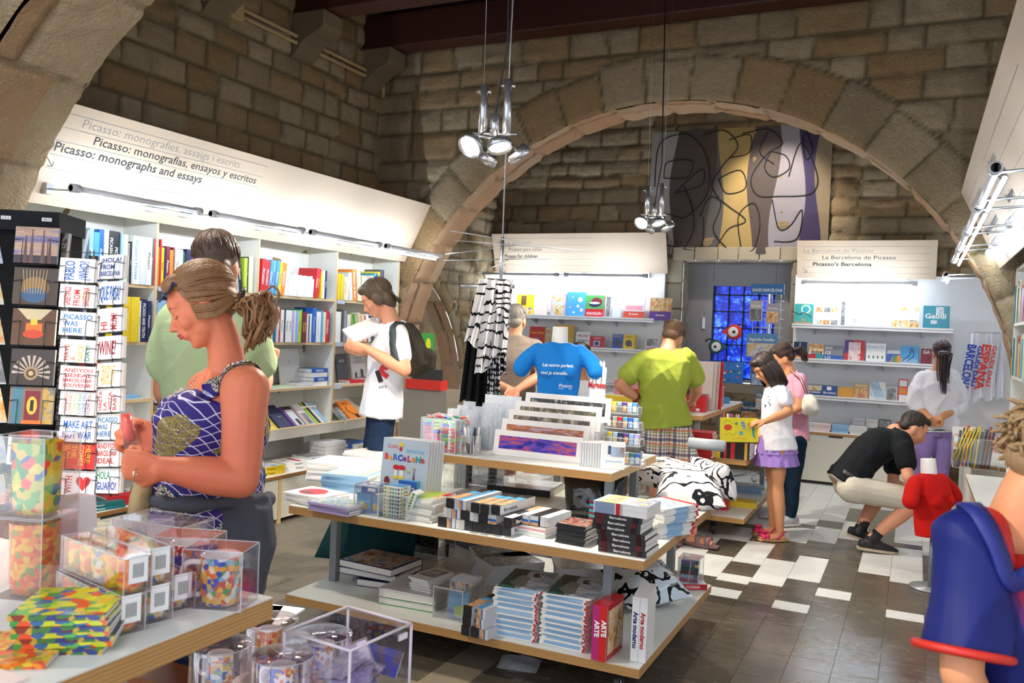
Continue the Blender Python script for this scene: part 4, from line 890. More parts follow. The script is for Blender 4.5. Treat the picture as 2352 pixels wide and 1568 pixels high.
# children's guides standing up
gi=[('r',0,0,1,1,'#b9cbdc'),('t','GUIAS',.22,.86,.05,'red',.24),('t','INFANTILES',.72,.82,.045,'sky blue',.4)]
for i,(ch,c) in enumerate(zip('BaRCeLoNa',['#e0402a','#e8a020','#3a78c8','#2a58b8','#8a3a9a','#c83a4a','#e88a20','#2aa0a0','#d84a3a'])):gi.append(('t',ch,.1+.1*i,.70-.005*(i % 2),.085,c,None,.05))
gi+=[('e',.4,.92,.05,.03,'yellow'),('e',.4,.86,.035,.03,'red'),('r',.3,.46,.36,.62,'white'),('r',.42,.46,.5,.62,'white'),('e',.34,.6,.08,.035,'red'),('e',.46,.6,.08,.035,'red'),('r',.28,.44,.38,.48,'yellow'),('r',.4,.44,.52,.48,'yellow'),('p',[(.7,.36),(.76,.36),(.73,.62)],'brown'),('r',.69,.6,.77,.615,'mustard'),('e',.15,.4,.06,.06,'maroon'),('e',.6,.56,.04,.015,'lime'),('m',0,0,1,.3,blotch('town',['#c8b080','#8a7a50','#d8c8a0','#b8c8d0'],20))]
p=onz(868,1166,Z2)
for i in range(6):
    book(.011,.34,.255,'pale grey',toS((p.x+.008*i,p.y+.006+.0135*i,Z2+.001),math.radians(5)),'book','front copy of the large children’s guide Barcelona, standing' if i==0 else 'copy of the children’s guide Barcelona standing behind the front one',None if i==0 else 'standing children’s guides',spec=gi if i==0 else None,soft=True)
# colourful magazines
for i in range(9):
    c=['white','pale grey','pink','white','yellow','white','pink','pale grey','lime'][i];q=onz(972,1190,Z2)
    lying((q.x+R.uniform(-.008,.008),q.y+.04+R.uniform(-.008,.008),Z2+i*.0115),R.uniform(-.12,.05)-.05,.19,.19,.011,'white','magazine with a lime green cover on top of its pile by the standing guide' if i==8 else 'white-edged magazine in the pile under the lime green one',None if i==8 else 'magazines under the lime green one',[('r',0,.25,1,.62,'lime'),('r',0,.62,1,.8,'yellow'),('m',0,.8,1,1,blots[3]),('m',.05,.03,.6,.24,blots[0]),('r',.6,.02,.95,.2,'red')] if i==8 else None,soft=True,name='magazine')
# Barcelona boxes
bk='#232326';imgm=blotch('roofs',['#3a4a9a','#c08a5a','#e0b890','#6a4a3a'],40)
def bbox(px,z,lv,kind,lab,w=.041,L=.30,ang=-2):
    p=onz(px[0],px[1],z+w/2);endb=[('r',0,0,1,1,bk),('l',[(0,0),(1,1)],.03,'dark grey'),('l',[(0,1),(1,0)],.03,'dark grey')]
    sideW=[('t','Barcelona',.3,.3,.4,'black',.36,.02)];sideB=[('t','Barcelona',.3,.3,.4,'white',.36,.02)]
    if kind=='b':f={'f':endb,'r':[('r',.015,0,1,1,'pale grey')]+sideW,'t':[('m',.0,.06,1,.62,imgm),('r',0,.55,1,.75,'sky blue')]};base=bk
    elif kind=='n':f={'f':endb,'r':sideB,'t':[('r',0,.0,1,.3,'pale grey'),('m',0,.6,1,1,imgm)]};base=bk
    elif kind=='w':f={'f':[('r',0,0,.45,1,'pale grey'),('m',.45,0,1,1,blotch('gw',['#aaaaa8','#d0d0cc','#777777'],60))],'r':[('r',0,0,1,1,'pale grey')],'t':[('r',0,0,1,1,'pale grey')]};base='pale grey'
    elif kind=='p':f={'f':[('m',0,0,.5,1,imgm),('r',.5,0,.65,1,'blue'),('r',.65,0,1,1,'pale grey')],'r':[('r',0,0,1,1,'pale grey')],'t':[('r',0,0,1,1,'pale grey'),('r',0,0,.5,1,'sky blue')]};base='pale grey'
    else:f={'f':[('r',0,.55,1,1,'pale grey'),('r',0,.3,1,.55,'blue'),('m',0,0,1,.3,imgm)],'r':[('r',0,0,1,1,bk if kind=='d' else 'pale grey')],'t':[('r',0,0,1,1,'pale grey' if kind != 'd' else bk)]};base='pale grey'
    M=T((p.x,p.y,z))@rz(math.radians(ang))@T((0,L/2,0))
    carton('calendar_box',lab,None,(w,L,w),0,f,base=base,M=M)
w_=.0415
row=[(1015,1199,'b'),(1036,1203,'p'),(1057,1206,'w'),(1078,1209,'b'),(1099,1212,'b'),(1121,1215,'b'),(1143,1218,'b'),(1165,1221,'b')]
names1=['black-ended long box at the near left of the bottom row beside the magazines','photo-ended long box, second in the bottom row from the magazines','speckled grey long box, third in the bottom row from the magazines','black-ended long box, fourth in the bottom row from the magazines','black-ended long box, fifth in the bottom row from the magazines','black-ended long box, sixth in the bottom row from the magazines','black-ended long box, seventh in the bottom row from the magazines','black-ended long box at the far right of the bottom row']
p0=onz(1015,1199,Z2+.02)
for i,(x,y,k) in enumerate(row):
    m_=T((p0.x+i*.0445,p0.y-.003*i,Z2));q=CAM+Vector((0,0,0));pr=(p0.x+i*.0445,p0.y+.002*i,Z2)
    row[i]=pr+(k,names1[i])
def px_of(p):
    d=Vector(p)-CAM;k=d.dot(FW);return 1176+FPX*d.dot(RT)/k,784-FPX*d.dot(UP)/k
for x,y,z,k,lab in row:bbox(px_of((x,y,z+w_/2)),z,0,k,lab)
for i,k in enumerate('wpbwbqb'[:6]):bbox(px_of((p0.x+.02+i*.0445,p0.y+.01,Z2+w_*1.5+.001)),Z2+w_+.001,1,k,f'{ {"w": "speckled grey", "p": "photo-ended", "b": "black-ended", "q": "blue-striped"}[k]} long box, {ORD[i]} from the left in the middle row of boxes')
z3_=Z2+2*(w_+.001)
for dx,k,lab in ((.03,'b','black-ended Barcelona box at the left of the top row'),(.09,'p','white box with a photo end, second in the top row'),(.165,'b','black-ended Barcelona box in the middle of the top row'),(.212,'b','black-ended Barcelona box next to the big white lettered one')):bbox(px_of((p0.x+dx,p0.y+.012-.02*(dx>.1),z3_+w_/2)),z3_,2,k,lab,ang=-6)
bbox(px_of((p0.x+.262,p0.y-.0,z3_+.001+w_/2)),z3_+.001,2,'b','white Barcelona box with large black letters at the right of the top row',ang=-7)
bbox(px_of((p0.x+.325,p0.y-.005,Z2+w_+.022)),Z2+w_+.001,2,'n','black Barcelona box with white letters on top of the row',ang=-6)
# wrapped calendars with three boxes lying on them
q=onz(1222,1232,Z2)
for i in range(5):lying((q.x,q.y+.09,Z2+i*.0085),-.08+R.uniform(-.05,.05),.17,.145,.008,['white','pale grey','white','pink','white'][i],'plastic-wrapped calendar on top, under the three long boxes' if i==4 else 'plastic-wrapped calendar in the low pile under the long boxes',None if i==4 else 'wrapped calendars in the low pile',[('m',0,0,1,1,blots[0])] if i==4 else None,name='calendar')
for i,(k,lab) in enumerate((('q','white long box with a blue end lying on the wrapped calendars'),('d','black long box with a blue end between two white ones'),('w','white long box with a black end lying nearest the dark stack'))):bbox(px_of((q.x-.045+i*.047,q.y+.012,Z2+.046+w_/2)),Z2+.046,1,k,lab,L=.2,ang=-8)
q=onz(1312,1250,Z2)
for i in range(14):lying((q.x+R.uniform(-.004,.004),q.y+.075+R.uniform(-.004,.004),Z2+i*.0058),-.08+R.uniform(-.04,.04),.15,.135,.0052,'black','dark wrapped picture block on top of the flat black stack' if i==13 else 'thin dark wrapped block in the flat black stack',None if i==13 else 'thin dark blocks in a stack',[('m',.02,.02,.98,.98,blotch('dk',['#2a2a30','#8a3a3a','#b89a8a','#3a4a5a'],30,.15))] if i==13 else None,name='picture_pack')
# the Barcelona stack
q=onz(1424,1272,Z2);z=Z2
top_b=[('m',0,0,1,.55,blotch('bcn',['#d84a3a','#f0e8e0','#3a6aa8','#e8b83a','#8a9aa8'],22)),('r',0,.55,1,.9,'yellow'),('t','Barcelona',.5,.62,.2,'dark grey',.7,.03)]
for i in range(7):
    t=.0215;dx=[.01,.004,.008,.0,-.02,-.018,-.012][i]
    lying((q.x+dx,q.y+.085,z),R.uniform(-.02,.02)-.03,.17,.205,t,'black',f'black-spined Barcelona guide, {ORD[i]} from the bottom of its stack',None,None,title='Barcelona',soft=True,spine=[(.0,1,'#2a2627'),(.08,.2,'#6a1a1c'),(.8,.93,'#6a1a1c')]);z+=t+.0006
for i in range(2):
    lying((q.x-.005,q.y+.088,z),-.05,.17,.23,.023,'white',['white-spined guide just below the yellow Barcelona cover','guide with a yellow Barcelona cover, top of the tall stack'][i],None,top_b if i else None,soft=True,spine=[(0,.5,'white'),(.45,.58,'red'),(.6,.98,'#8a9ab8')]);z+=.0236
# white blue magazines with red corners, behind-right
stripe=blotch('stripe',['#e8eef4','#8fb0d8','#f4f4f4','#7a8ac0'],16,.3)
q=onz(1508,1232,Z2)
for i in range(15):lying((q.x+R.uniform(-.006,.006)-(.02 if i<7 else 0),q.y+.11+R.uniform(-.006,.006),Z2+i*.0088),math.radians(58+R.uniform(-2,2)+(8 if i>7 else 0)),.2,.24,.0082,'white','white drawing booklet with a red corner on top at the right corner' if i==14 else 'white booklet with red corners in the pile at the right corner',None if i==14 else 'white booklets with red corners',[('m',.03,.2,.97,.97,stripe),('r',0,0,1,.12,'red')] if i==14 else None,spine=[(.0,.08,'red'),(.3,.7,'light blue')],name='booklet')
lying((q.x-.17,q.y+.1,Z2+.1),-.35,.2,.3,.012,'maroon','teal-covered booklet with a red edge lying across the white booklets',None,[('m',0,0,1,1,blotch('teal2',['#1f6f80','#3a93a0','#7fb8c0','#2a6a88'],8))])
for i in range(8):lying((q.x-.17,q.y+.1,Z2+i*.0122),-.3,.2,.29,.012,['maroon','turquoise'][i % 2],'red and teal booklet in the pile under the teal one','booklets under the teal one',name='booklet')
# crumpled black bags
def bag(name,label,F,w,h,d,m_,seed,puff=1.0,cat='bag',group=None,wr=.5,collapse=0,top=True):
    mb=MB()
    def fn(u,v,s):
        x=(u-.5)*w*(1-.12*collapse*v);y=v*h;e=(1-abs(2*u-1)**3)*(1-abs(2*v-1)**4)
        n=mnoise.noise(Vector((u*3+seed,v*3,s*2)))*wr+.5*mnoise.noise(Vector((u*8,v*8+seed,s)))*wr
        return F@Vector((x+n*.02*w,y+n*.02*h,s*d/2*e*puff+n*d*.35*e))
    for s in (1,-1):mb.grid((lambda u,v:fn(u,v,s)) if s>0 else (lambda u,v:fn(1-u,v,s)),16,16,m_)
    o=mb.build(name,label=label if group else uniq(label),cat=cat,group=group,rebase=True);return o
blk=P('#17171a',.18,0,.7);p=onz(1325,1205,Z2)
bag('plastic_bag','crumpled glossy black bag leaning on the pile, front one',fr((p.x-.0,p.y+.12,Z2),(1,.1,0),(-.25,.35,1)),.19,.21,.05,blk,1,1.2)
bag('plastic_bag','crumpled glossy black bag just behind the front one',fr((p.x+.07,p.y+.2,Z2),(1,-.25,0),(-.05,.3,1)),.17,.22,.06,blk,5,1.2)
bag('plastic_bag','crumpled black bag with pointed top, rearmost of three',fr((p.x-.06,p.y+.26,Z2),(1,.3,0),(.1,.1,1)),.18,.2,.05,P('#25252a',.2,0,.7),9,1.2)
# silvery packages
q=onz(1185,1130,Z2);sil=film('#c9d6df',.75)
lying((q.x+.02,q.y+.1,Z2),.1,.3,.36,.035,'black','large flat black-edged folder in shiny wrapping behind the long boxes',None,[('m',.02,.02,.98,.98,blotch('silv',['#9aa0a4','#e8f0f0','#b8c8d8','#f8f8f8'],9,.12))])
lying((q.x-.12,q.y+.3,Z2),-.15,.28,.3,.03,'dark grey','grey folder wrapped in shiny plastic at the back of the middle tier',None,[('m',0,0,1,1,blotch('silv2',['#8a8f90','#c8c8c4','#e8e8e8'],12,.12))])
lying((q.x-.28,q.y+.42,Z2),.1,.16,.2,.05,'black','shallow black box wrapped in plastic under the top tier',None)
# black and white printed fabrics in an acrylic bin, below the top tier
bwm=None
def bw(key,thr=.5,scale=9,c1='#f2f2f0',c2='#141418',rough=.7):
    k=('BW',key)
    if k not in _M:
        t=NT('bw_'+key);t.pr(rough,0,.3);v=t.coord();w1=t.new('ShaderNodeTexWave');w1.wave_type='RINGS';w1.inputs['Scale'].default_value=scale;w1.inputs['Distortion'].default_value=9;w1.inputs['Detail'].default_value=2;w1.inputs['Detail Scale'].default_value=1.2
        t.ln(v,w1.inputs[0]);t.col(t.mix(t.math('GREATER_THAN',w1.outputs[1],thr),c1,c2));_M[k]=t.m
    return _M[k]
p=onz(1103,1122,Z2);acrylic('clear acrylic bin holding dark patterned scarves under the top tier',p.x-.14,p.y,Z2,.28,.16,.17)
for i in range(3):bag('folded_scarf',f'folded black scarf with white swirls, {ORD[i]} from left in the bin under the top tier',fr((p.x-.09+.085*i,p.y+.08,Z2+.004),(1,.1,0),(0,.05,1)),.1,.18,.05,bw('dark',.25,14,'#8a938e','#0c0f0f',.3),20+i,1.3,cat='scarf')
p=onz(1020,1118,Z2);acrylic('empty looking clear box beside the left leg of the top tier',p.x-.07,p.y,Z2,.13,.14,.15);bag('packet_bundle','bundle of clear sachets in the box beside the leg',fr((p.x,p.y+.07,Z2+.004),(1,0,0),(0,0,1)),.1,.11,.05,film('#d8d8d0',.6),31,1.2,cat='packet')
# dark green cartons behind the leg
for i in range(4):
    q=onz(1392,1140,Z2);carton('green_carton',f'dark green carton, {ORD[i]} from the bottom, behind the right leg of the top tier',(q.x+.02,q.y+.1,Z2+i*.055),(.1,.1,.053),0,{'f':[('t','Barcelona',.5,.3,.25,'pale grey',.5)]},base='#1d2a26')
acrylic('tall clear acrylic holder behind the right leg of the top tier',onz(1440,1130,Z2).x-.05,onz(1440,1130,Z2).y,Z2,.12,.12,.17)
# printed cushions at the rear right corner
def cushion(label,c,size,rot,m_,seed=0,puff=.5,group=None,name='cushion'):
    mb=MB();sx,sy,sz=size
    def fn(u,v,s):
        a,b=2*u-1,2*v-1;e=max(0,(1-abs(a)**2.6))**.5*max(0,(1-abs(b)**2.6))**.5
        k=1-.10*(1-abs(a))*(abs(b)**2);k2=1-.10*(1-abs(b))*(abs(a)**2)
        n=mnoise.noise(Vector((a*2.2+seed,b*2.2,s)))*.12+mnoise.noise(Vector((a*6+seed,b*6,s)))*.05
        return Vector((a*sx/2*k2,b*sy/2*k,s*sz/2*e*(1+n)))
    for s in (1,-1):mb.grid((lambda u,v:fn(u,v,s)) if s>0 else (lambda u,v:fn(1-u,v,s)),18,18,m_)
    o=mb.build(name,label=uniq(label),cat='cushion');o.matrix_world=T(c)@rot;return o
cu=bw('cush',.86,7,'#f2efee','#15151a');q=onz(1560,1165,.62)
cushion('plump white cushion with black squiggles on the rear corner, the front one',(q.x,q.y+.18,Z2+.085),(.36,.34,.17),rz(.3)@rx(.28),cu,1)
cushion('white printed cushion lying behind the plump one, with a leaf drawing',(q.x-.13,q.y+.3,Z2+.13),(.37,.32,.13),rz(-.2)@rx(.2)@ry(.1),bw('cush2',.88,9,'#ece8e2','#15151a'),2)
cushion('white cushion standing at the far right behind the two others',(q.x+.09,q.y+.36,Z2+.13),(.2,.34,.14),rz(.8)@ry(1.2),bw('cush3',.88,8,'#eeeae6','#15151a'),3)
# --- bottom tier
tg=cloth('#0e3a3c','#06282c',.15)
p=onz(780,1335,Z1);cushion('large dark green cushion leaning at the left end of the bottom tier',(p.x-.10,p.y+.43,Z1+.175),(.62,.42,.12),rz(.05)@rx(1.05)@ry(0),tg,7)
art_b=blotch('fresco',['#24406a','#5a7aa0','#b8a890','#9a5a3a','#4a6a50'],12,.2)
p=onz(845,1350,Z1)
for i,(dx,dy,t,lab,c) in enumerate(((.03,.0,.035,'navy art volume at the very bottom left of the lowest tier, with loose sheets','navy'),(-.03,.03,.034,'navy-edged art volume in the middle of the large pile','navy'),(-.02,.01,.036,'big art book with a blue fresco cover on top of the left pile','navy'))):
    lying((p.x+dx,p.y+.13+dy,Z1+i*.0365+(.0 if i==0 else .004)),math.radians(188-6*i),.27 if i else .22,.33 if i else .24,t,c,lab,None,[('m',.04,.04,.97,.97,art_b)] if i==2 else None,soft=False,parts=True)
p=onz(912,1395,Z1)
for i,(lab,c,t) in enumerate((('white art book with a green edge at the bottom of the white pile','green',.034),('thick white art book with red corners under the little notebooks','white',.036))):
    lying((p.x+.03,p.y+.15,Z1+i*.036),math.radians(184),.27,.30,t,c,lab,None,[('r',0,0,1,1,'pale grey')]+([('r',.0,.93,.12,1,'red')] if i else []),soft=False,parts=True)
for i in range(6):lying((p.x+.09+R.uniform(-.01,.01),p.y+.17+R.uniform(-.01,.01),Z1+.073+i*.0095),-.15+R.uniform(-.1,.1),.2,.12,.008,'white','spiral notebook on top of the white art books' if i==5 else 'white notebook in the slanting pile on the white art books',None if i==5 else 'white notebooks on the art books',[('m',.3,.1,.9,.9,blots[2])] if i==5 else None,name='notebook')
p=onz(1040,1428,Z1);acrylic('clear acrylic holder with wrapped tile-pattern calendars on the bottom tier',p.x-.11,p.y+.01,Z1,.15,.22,.14)
tiles=mosaic('tiles',['#d8702a','#2a4a8a','#8a8f94','#e8b83a','#7a2a2a','#b8c0c8'],55,.15)
for i in range(4):
    w1=.11;m=MB();m.bb((-w1/2,0,0),(w1/2,.006,.15),P('#b8b8b8',.2));m.rect(fr((-w1/2,-.0005,0),(1,0,0),(0,0,1)),.004,.004,w1-.004,.146,tiles);m.bb((-w1/2-.004,-.002,-.001),(w1/2+.004,.008,.16),film('#ffffff',.2))
    o=m.build('wrapped_calendar',label='front wrapped calendar with coloured square tiles in the acrylic holder' if i==0 else 'wrapped calendar with square tiles behind the front one',cat='calendar',group=None if i==0 else 'wrapped tile calendars');o.matrix_world=T((p.x-.02,p.y+.09+i*.03,Z1+.003))@rx(-.1)
m=MB();m.bb((-.05,0,0),(.05,.008,.12),P(CN['sky blue'],.3));F=fr((-.05,-.0006,0),(1,0,0),(0,0,1));m.rect(F,0,0,.1,.04,P(CN['blue'],.3),.0002);m.disc(F,.06,.035,.028,P(CN['lime'],.3),.0004)
for i in range(9):m.tube([(-.042+i*.0105,.004,.118),(-.042+i*.0105,-.003,.124),(-.042+i*.0105,.010,.126)],.0014,metal(),5)
m.bb((-.055,-.004,-.001),(.055,.011,.128),film('#ffffff',.18));o=m.build('spiral_notepad',label='small blue spiral notepad in plastic leaning before the tile calendars',cat='notepad');o.matrix_world=T((p.x+.0,p.y+.035,Z1+.003))@rx(-.12)
p=onz(1085,1452,Z1+.02)
for (dx,lv,k,lab) in ((-.035,0,'b','black-ended box at the bottom left of the small heap on the lowest tier'),(.01,0,'b','black-ended box in the middle of the bottom row of the small heap'),(.055,0,'p','photo-ended white box at the bottom right of the small heap'),(-.03,1,'b','black-ended box in the second layer of the small heap'),(.035,1,'p','photo-ended black box in the second layer of the small heap'),(-.028,2,'b','black-ended box lettered Ba on top of the small heap'),(.04,2,'p','photo-ended box on top of the small heap beside the magazines')):
    bbox(px_of((p.x+dx,p.y,Z1+lv*.0425+w_/2)),Z1+lv*.0425,0,k,lab,L=.22,ang=-8)
wavec=[('m',0,0,1,.62,blotch('shell',['#c9d2da','#6a8ab0','#e8ecee','#3a5070'],7,.3,2.0,(1,3,1))),('r',0,.62,1,1,'#2f5a52'),('p',[(0,.55),(.3,.85),(.7,.7),(.6,.5),(.2,.45)],'#8a8a84'),('e',.75,.42,.1,.06,'#2a1a18'),('e',.68,.36,.04,.08,'#2a1a18'),('t','GAUDI',.6,.78,.09,'#1a302c',.5)]
edgem=blotch('edges',['#eef2f6','#8fb0d0','#5a88b8'],30,.3,1,(1,1,1))
for px,lab,n,ph in (((1172,1468),'nearer the small heap',27,2),((1289,1492),'beside the red ARTE set',28,-1)):
    q=onz(px[0],px[1],Z1);z=Z1
    for i in range(n):
        t=.0072;a=math.radians(ph+R.uniform(-1.5,1.5)+(7 if i==n-1 else 0));dx=R.uniform(-.004,.004)
        lying((q.x+dx,q.y+.165+R.uniform(-.004,.004)+(.01 if i>n//2 else 0),z),a,.30,.205,t,'white',f'wave-covered Gaudi magazine on top of the tall stack {lab}' if i==n-1 else f'blue and white striped magazine in the tall stack {lab}',None if i==n-1 else f'striped magazines {lab}',wavec if i==n-1 else None,soft=True,spine=[(0,.05,'red'),(.1,.9,'light blue' if i % 3 else 'white')],name='magazine');z+=t+.0007
# slipcased sets
def slip(px,size,phi,base,faces,label,z=Z1):q=onz(px[0],px[1],z);return carton('book_set',label,(q.x,q.y+size[1]/2,z),size,phi,faces,base=base,cat='book set')
slip((1376,1518),(.062,.19,.225),-.05,'red',{'f':[('r',0,0,.5,1,'magenta'),('r',.5,0,1,1,'#d8281e')],'r':[('m',.08,.1,.95,.9,blots[3]),('r',0,0,.02,1,'pale grey')]},'red and pink two-volume ARTE set standing beside the magazine stack')
q=onz(1376,1518,Z1);m=MB();F=fr((q.x-.014,q.y-.0035,Z1+.13),(0,0,-1),(1,0,0));m.text(F,'ARTE',.02,P('#ffffff'),0,-.01,bold=.05);F2=fr((q.x+.016,q.y-.0045,Z1+.135),(0,0,-1),(1,0,0));m.text(F2,'ARTE',.02,P('#ffffff'),0,-.01,bold=.05)
def attach(m,name,parent):
    inv=parent.matrix_basis.inverted();m.v=[inv@v for v in m.v];return m.build(name,parent)
bs=[o for o in COL.objects if o.name.startswith('book_set')][-1];attach(m,'spine_lettering',bs)
o=slip((1457,1519),(.062,.22,.262),.12,'white',{'f':[('r',.49,.0,.51,1,'grey')],'l':[('m',.3,.1,.97,.9,blotch('mask',['#d8a830','#3a5a9a','#c83a2a','#2a2a3a'],6))]},'white slipcased Arte moderno two-volume set at the right corner')
Fo=o.matrix_world;m=MB()
for dx,c in ((-.015,'#1a2a6a'),(.015,'#b8242a')):F=Fo@fr((dx,-.1106,.128),(0,0,-1),(1,0,0));m.text(F,'Arte moderno',.0195,P(c),0,-.009,w=.15,bold=.04)
attach(m,'spine_lettering',o)
p=onz(1545,1405,Z1);bag('plastic_bag','clear plastic bag with black squiggle print lying at the right end of the bottom tier',fr((p.x-.05,p.y-.02,Z1+.04),(.8,.9,.1),(-.75,.7,.35)),.36,.32,.1,bw('bagp',.84,8,'#d4e2ec','#16181f',.15),41,1.3)
p=onz(1578,1352,Z1);lying((p.x,p.y+.06,Z1),.5,.13,.15,.028,'red','red cookery book under the cube of tied boxes',None,[('r',0,0,1,1,'pale grey')],title='COCINAR',soft=False)
acrylic('small clear cube stacked with coloured tied boxes at the rear right of the bottom tier',p.x-.055,p.y+.01,Z1+.03,.11,.11,.125,lid=True)
for i,c in enumerate(['magenta','light blue','maroon','#2a5a6a','#2a5a6a','purple']):carton('gift_box',f'{c if c in CN else "dark teal"} little box, {ORD[i]} from the bottom inside the clear cube',(p.x,p.y+.065,Z1+.032+i*.019),(.095,.09,.018),.04*i,{'f':[('r',.48,0,.54,1,'beige'),('r',.75,.2,.98,.9,'yellow' if i==4 else 'navy')]},base=c)
q=onz(1025,1285,Z1)
for i in range(8):carton('grey_album',f'grey lilac boxed album, {ORD[i]} from the bottom, back of the lowest tier',(q.x+.0,q.y+.42,Z1+i*.0355),(.34,.28,.0345),-.5+R.uniform(-.03,.03),{},base='#5a5a6e',cat='album')
p=onz(912,1300,Z1);acrylic('clear acrylic bin with black patterned fabric on the bottom tier',p.x-.12,p.y+.2,Z1,.26,.2,.22)
for i in range(3):bag('folded_scarf',f'dark gold-flecked folded scarf, {ORD[i]} from the left in the low bin',fr((p.x-.08+.09*i,p.y+.3,Z1+.004),(1,.1,0),(0,.05,1)),.1,.24,.07,bw('dark2',.22,16,'#6a6a4a','#080a0a',.3),51+i,1.3,cat='scarf')
for i,(px,ph,lab) in enumerate((((1140,1272),.4,'illustrated sheet lying at the back of the bottom tier, left one'),((1330,1300),.2,'pale blue illustrated sheet between the magazine stack and the leg'),((1160,1290),.6,'pale flat calendar sheet behind the magazine stack'),((1395,1290),-.3,'green illustrated sheet behind the white slipcase'))):
    q=onz(px[0],px[1],Z1+.1)
    for j in range(7):lying((q.x,q.y+.05,Z1+j*.0152),ph+.05*j,.24,.3,.015,'pale grey',lab if j==6 else 'booklet beneath the '+lab.split(' lying')[0].split(' between')[0].split(' behind')[0],None if j==6 else lab,[('m',.02,.02,.98,.98,mat_print)] if j==6 else None,name='sheet')
# --- top tier
p=onz(883,1020,Z3);cx,cyy=p.x,p.y;cx=-2.27
acrylic('tall clear acrylic case full of brightly coloured wrapped key rings',cx,3.785,Z3,.20,.20,.17)
cols=['#e8306a','#f04a2a','#2a4ae0','#22b070','#d8e03a','#f07ab0','#e02a3a','#30b8a0','#3a3ad0','#a0d83a'];rr=random.Random(9);k=0
for lz in range(9):
    for iy in range(4):
        for ix in range(4 if iy in (0,) else 1):
            x=cx+.026+ix*.05 if iy==0 else cx+.175;y=3.81+(0 if iy==0 else iy*.048)
            m=MB();c=P(rr.choice(cols),.2,0,.7);m.ball((0,0,0),1,c,8,e=(.019,.012,.008));m.ball((.012,0,0),1,c,6,e=(.009,.007,.010));
            m.add([(-.024,-.012,-.003),(.024,-.012,-.003),(.024,.010,.004),(-.024,.010,.004)],[(0,1,2,3)],film('#ffffff',.25))
            o=m.build('wrapped_key_ring',label='brightly coloured plastic-wrapped key ring in the tall clear case',cat='key ring',group='wrapped key rings in the case');o.matrix_world=T((x+rr.uniform(-.003,.003),y,Z3+.012+lz*.0178))@rz(rr.uniform(-.2,.2) if iy==0 else PI/2)@rx(rr.uniform(-.3,.3))
for i in range(9):
    m=MB();c=P(rr.choice(cols),.2,0,.7);m.ball((0,0,0),1,c,8,e=(.019,.012,.008));m.add([(-.03,-.02,.002),(.03,-.02,.006),(.03,.02,.012),(-.03,.02,.004)],[(0,1,2,3)],film('#ffffff',.3))
    o=m.build('wrapped_key_ring',label='plastic-wrapped key ring heaped above the rim of the clear case',cat='key ring',group='key rings above the rim');o.matrix_world=T((cx+.03+.018*i,3.83+.04*(i % 3),Z3+.172+.006*(i % 2)))@rz(rr.uniform(0,3))
def pens(p,n,h,label,r_=.035):
    acrylic(label+' holder',p[0]-r_,p[1]-r_,p[2],2*r_,2*r_,h*.7,name='acrylic_pen_holder')
    for i in range(n):
        m=MB();a=rr.uniform(0,6.28);b=rr.uniform(.2,.8)*r_;c=rr.choice(['#f2f2f2','#4a9ad0','#2a2a2c','#e8e8ea']);x,y=p[0]+math.cos(a)*b,p[1]+math.sin(a)*b;tx,ty=x+math.cos(a)*.02,y+math.sin(a)*.02-.01
        A=Vector((x,y,p[2]+.004));B_=Vector((tx,ty,p[2]+h));m.tube([A,A.lerp(B_,.15)],[.001,.0045],P('#333333',.3),8);m.tube([A.lerp(B_,.15),A.lerp(B_,.42)],.0048,P('#555a5c',.3),8);m.tube([A.lerp(B_,.42),B_],.0045,P(c,.25),8);m.tube([A.lerp(B_,.97),A.lerp(B_,1.06)],.002,metal(),6)
        m.build('ballpoint_pen',label='white and blue ballpoint pen in the clear holder',cat='pen',group='pens in the clear holder',rebase=True)
pens((-2.005,3.83,Z3),14,.14,'clear acrylic pen')
p=onz(1000,985,Z3)
for i in range(9):bag('sachet',f'clear sachet of blue and white trinkets, {ORD[i]} from the left behind the coloured case',fr((-2.24+.035*i,4.05+.02*(i % 3),Z3),(1,.2,0),(.05*(i % 2),.1,1)),.07,.2+.02*(i % 3),.02,film('#dfe8f2',.55),60+i,1,cat='packet',wr=1)
for i in range(4):m=MB();m.bb((-.028,0,0),(.028,.003,.27),P('#e4e8ee',.3));o=m.build('paper_bag',label=f'white narrow paper bag standing behind the sachets, {ORD[i]} from the left',cat='bag');o.matrix_world=T((-2.14+.055*i,4.28,Z3))@rx(-.05)@rz(.1*i)
m=MB();m.bb((-.09,0,0),(.09,.06,.24),P('#f2f2f0',.5));o=m.build('paper_stack',label='white stack of paper bags behind the sachets',cat='paper');o.matrix_world=T((-2.0,4.33,Z3))
q=onz(1056,1030,Z3)
for i in range(10):lying((q.x,q.y+.06,Z3+i*.0052),.05+R.uniform(-.05,.05),.11,.08,.005,'pale grey','grey postcard pad on top of its pile beside the pens' if i==9 else 'pale postcard pad in the pile beside the pens',None if i==9 else 'postcard pads beside the pens',name='postcard_pad')
acrylic('low clear holder beside the tourist bus boxes',q.x+.03,q.y+.06,Z3,.1,.1,.12)
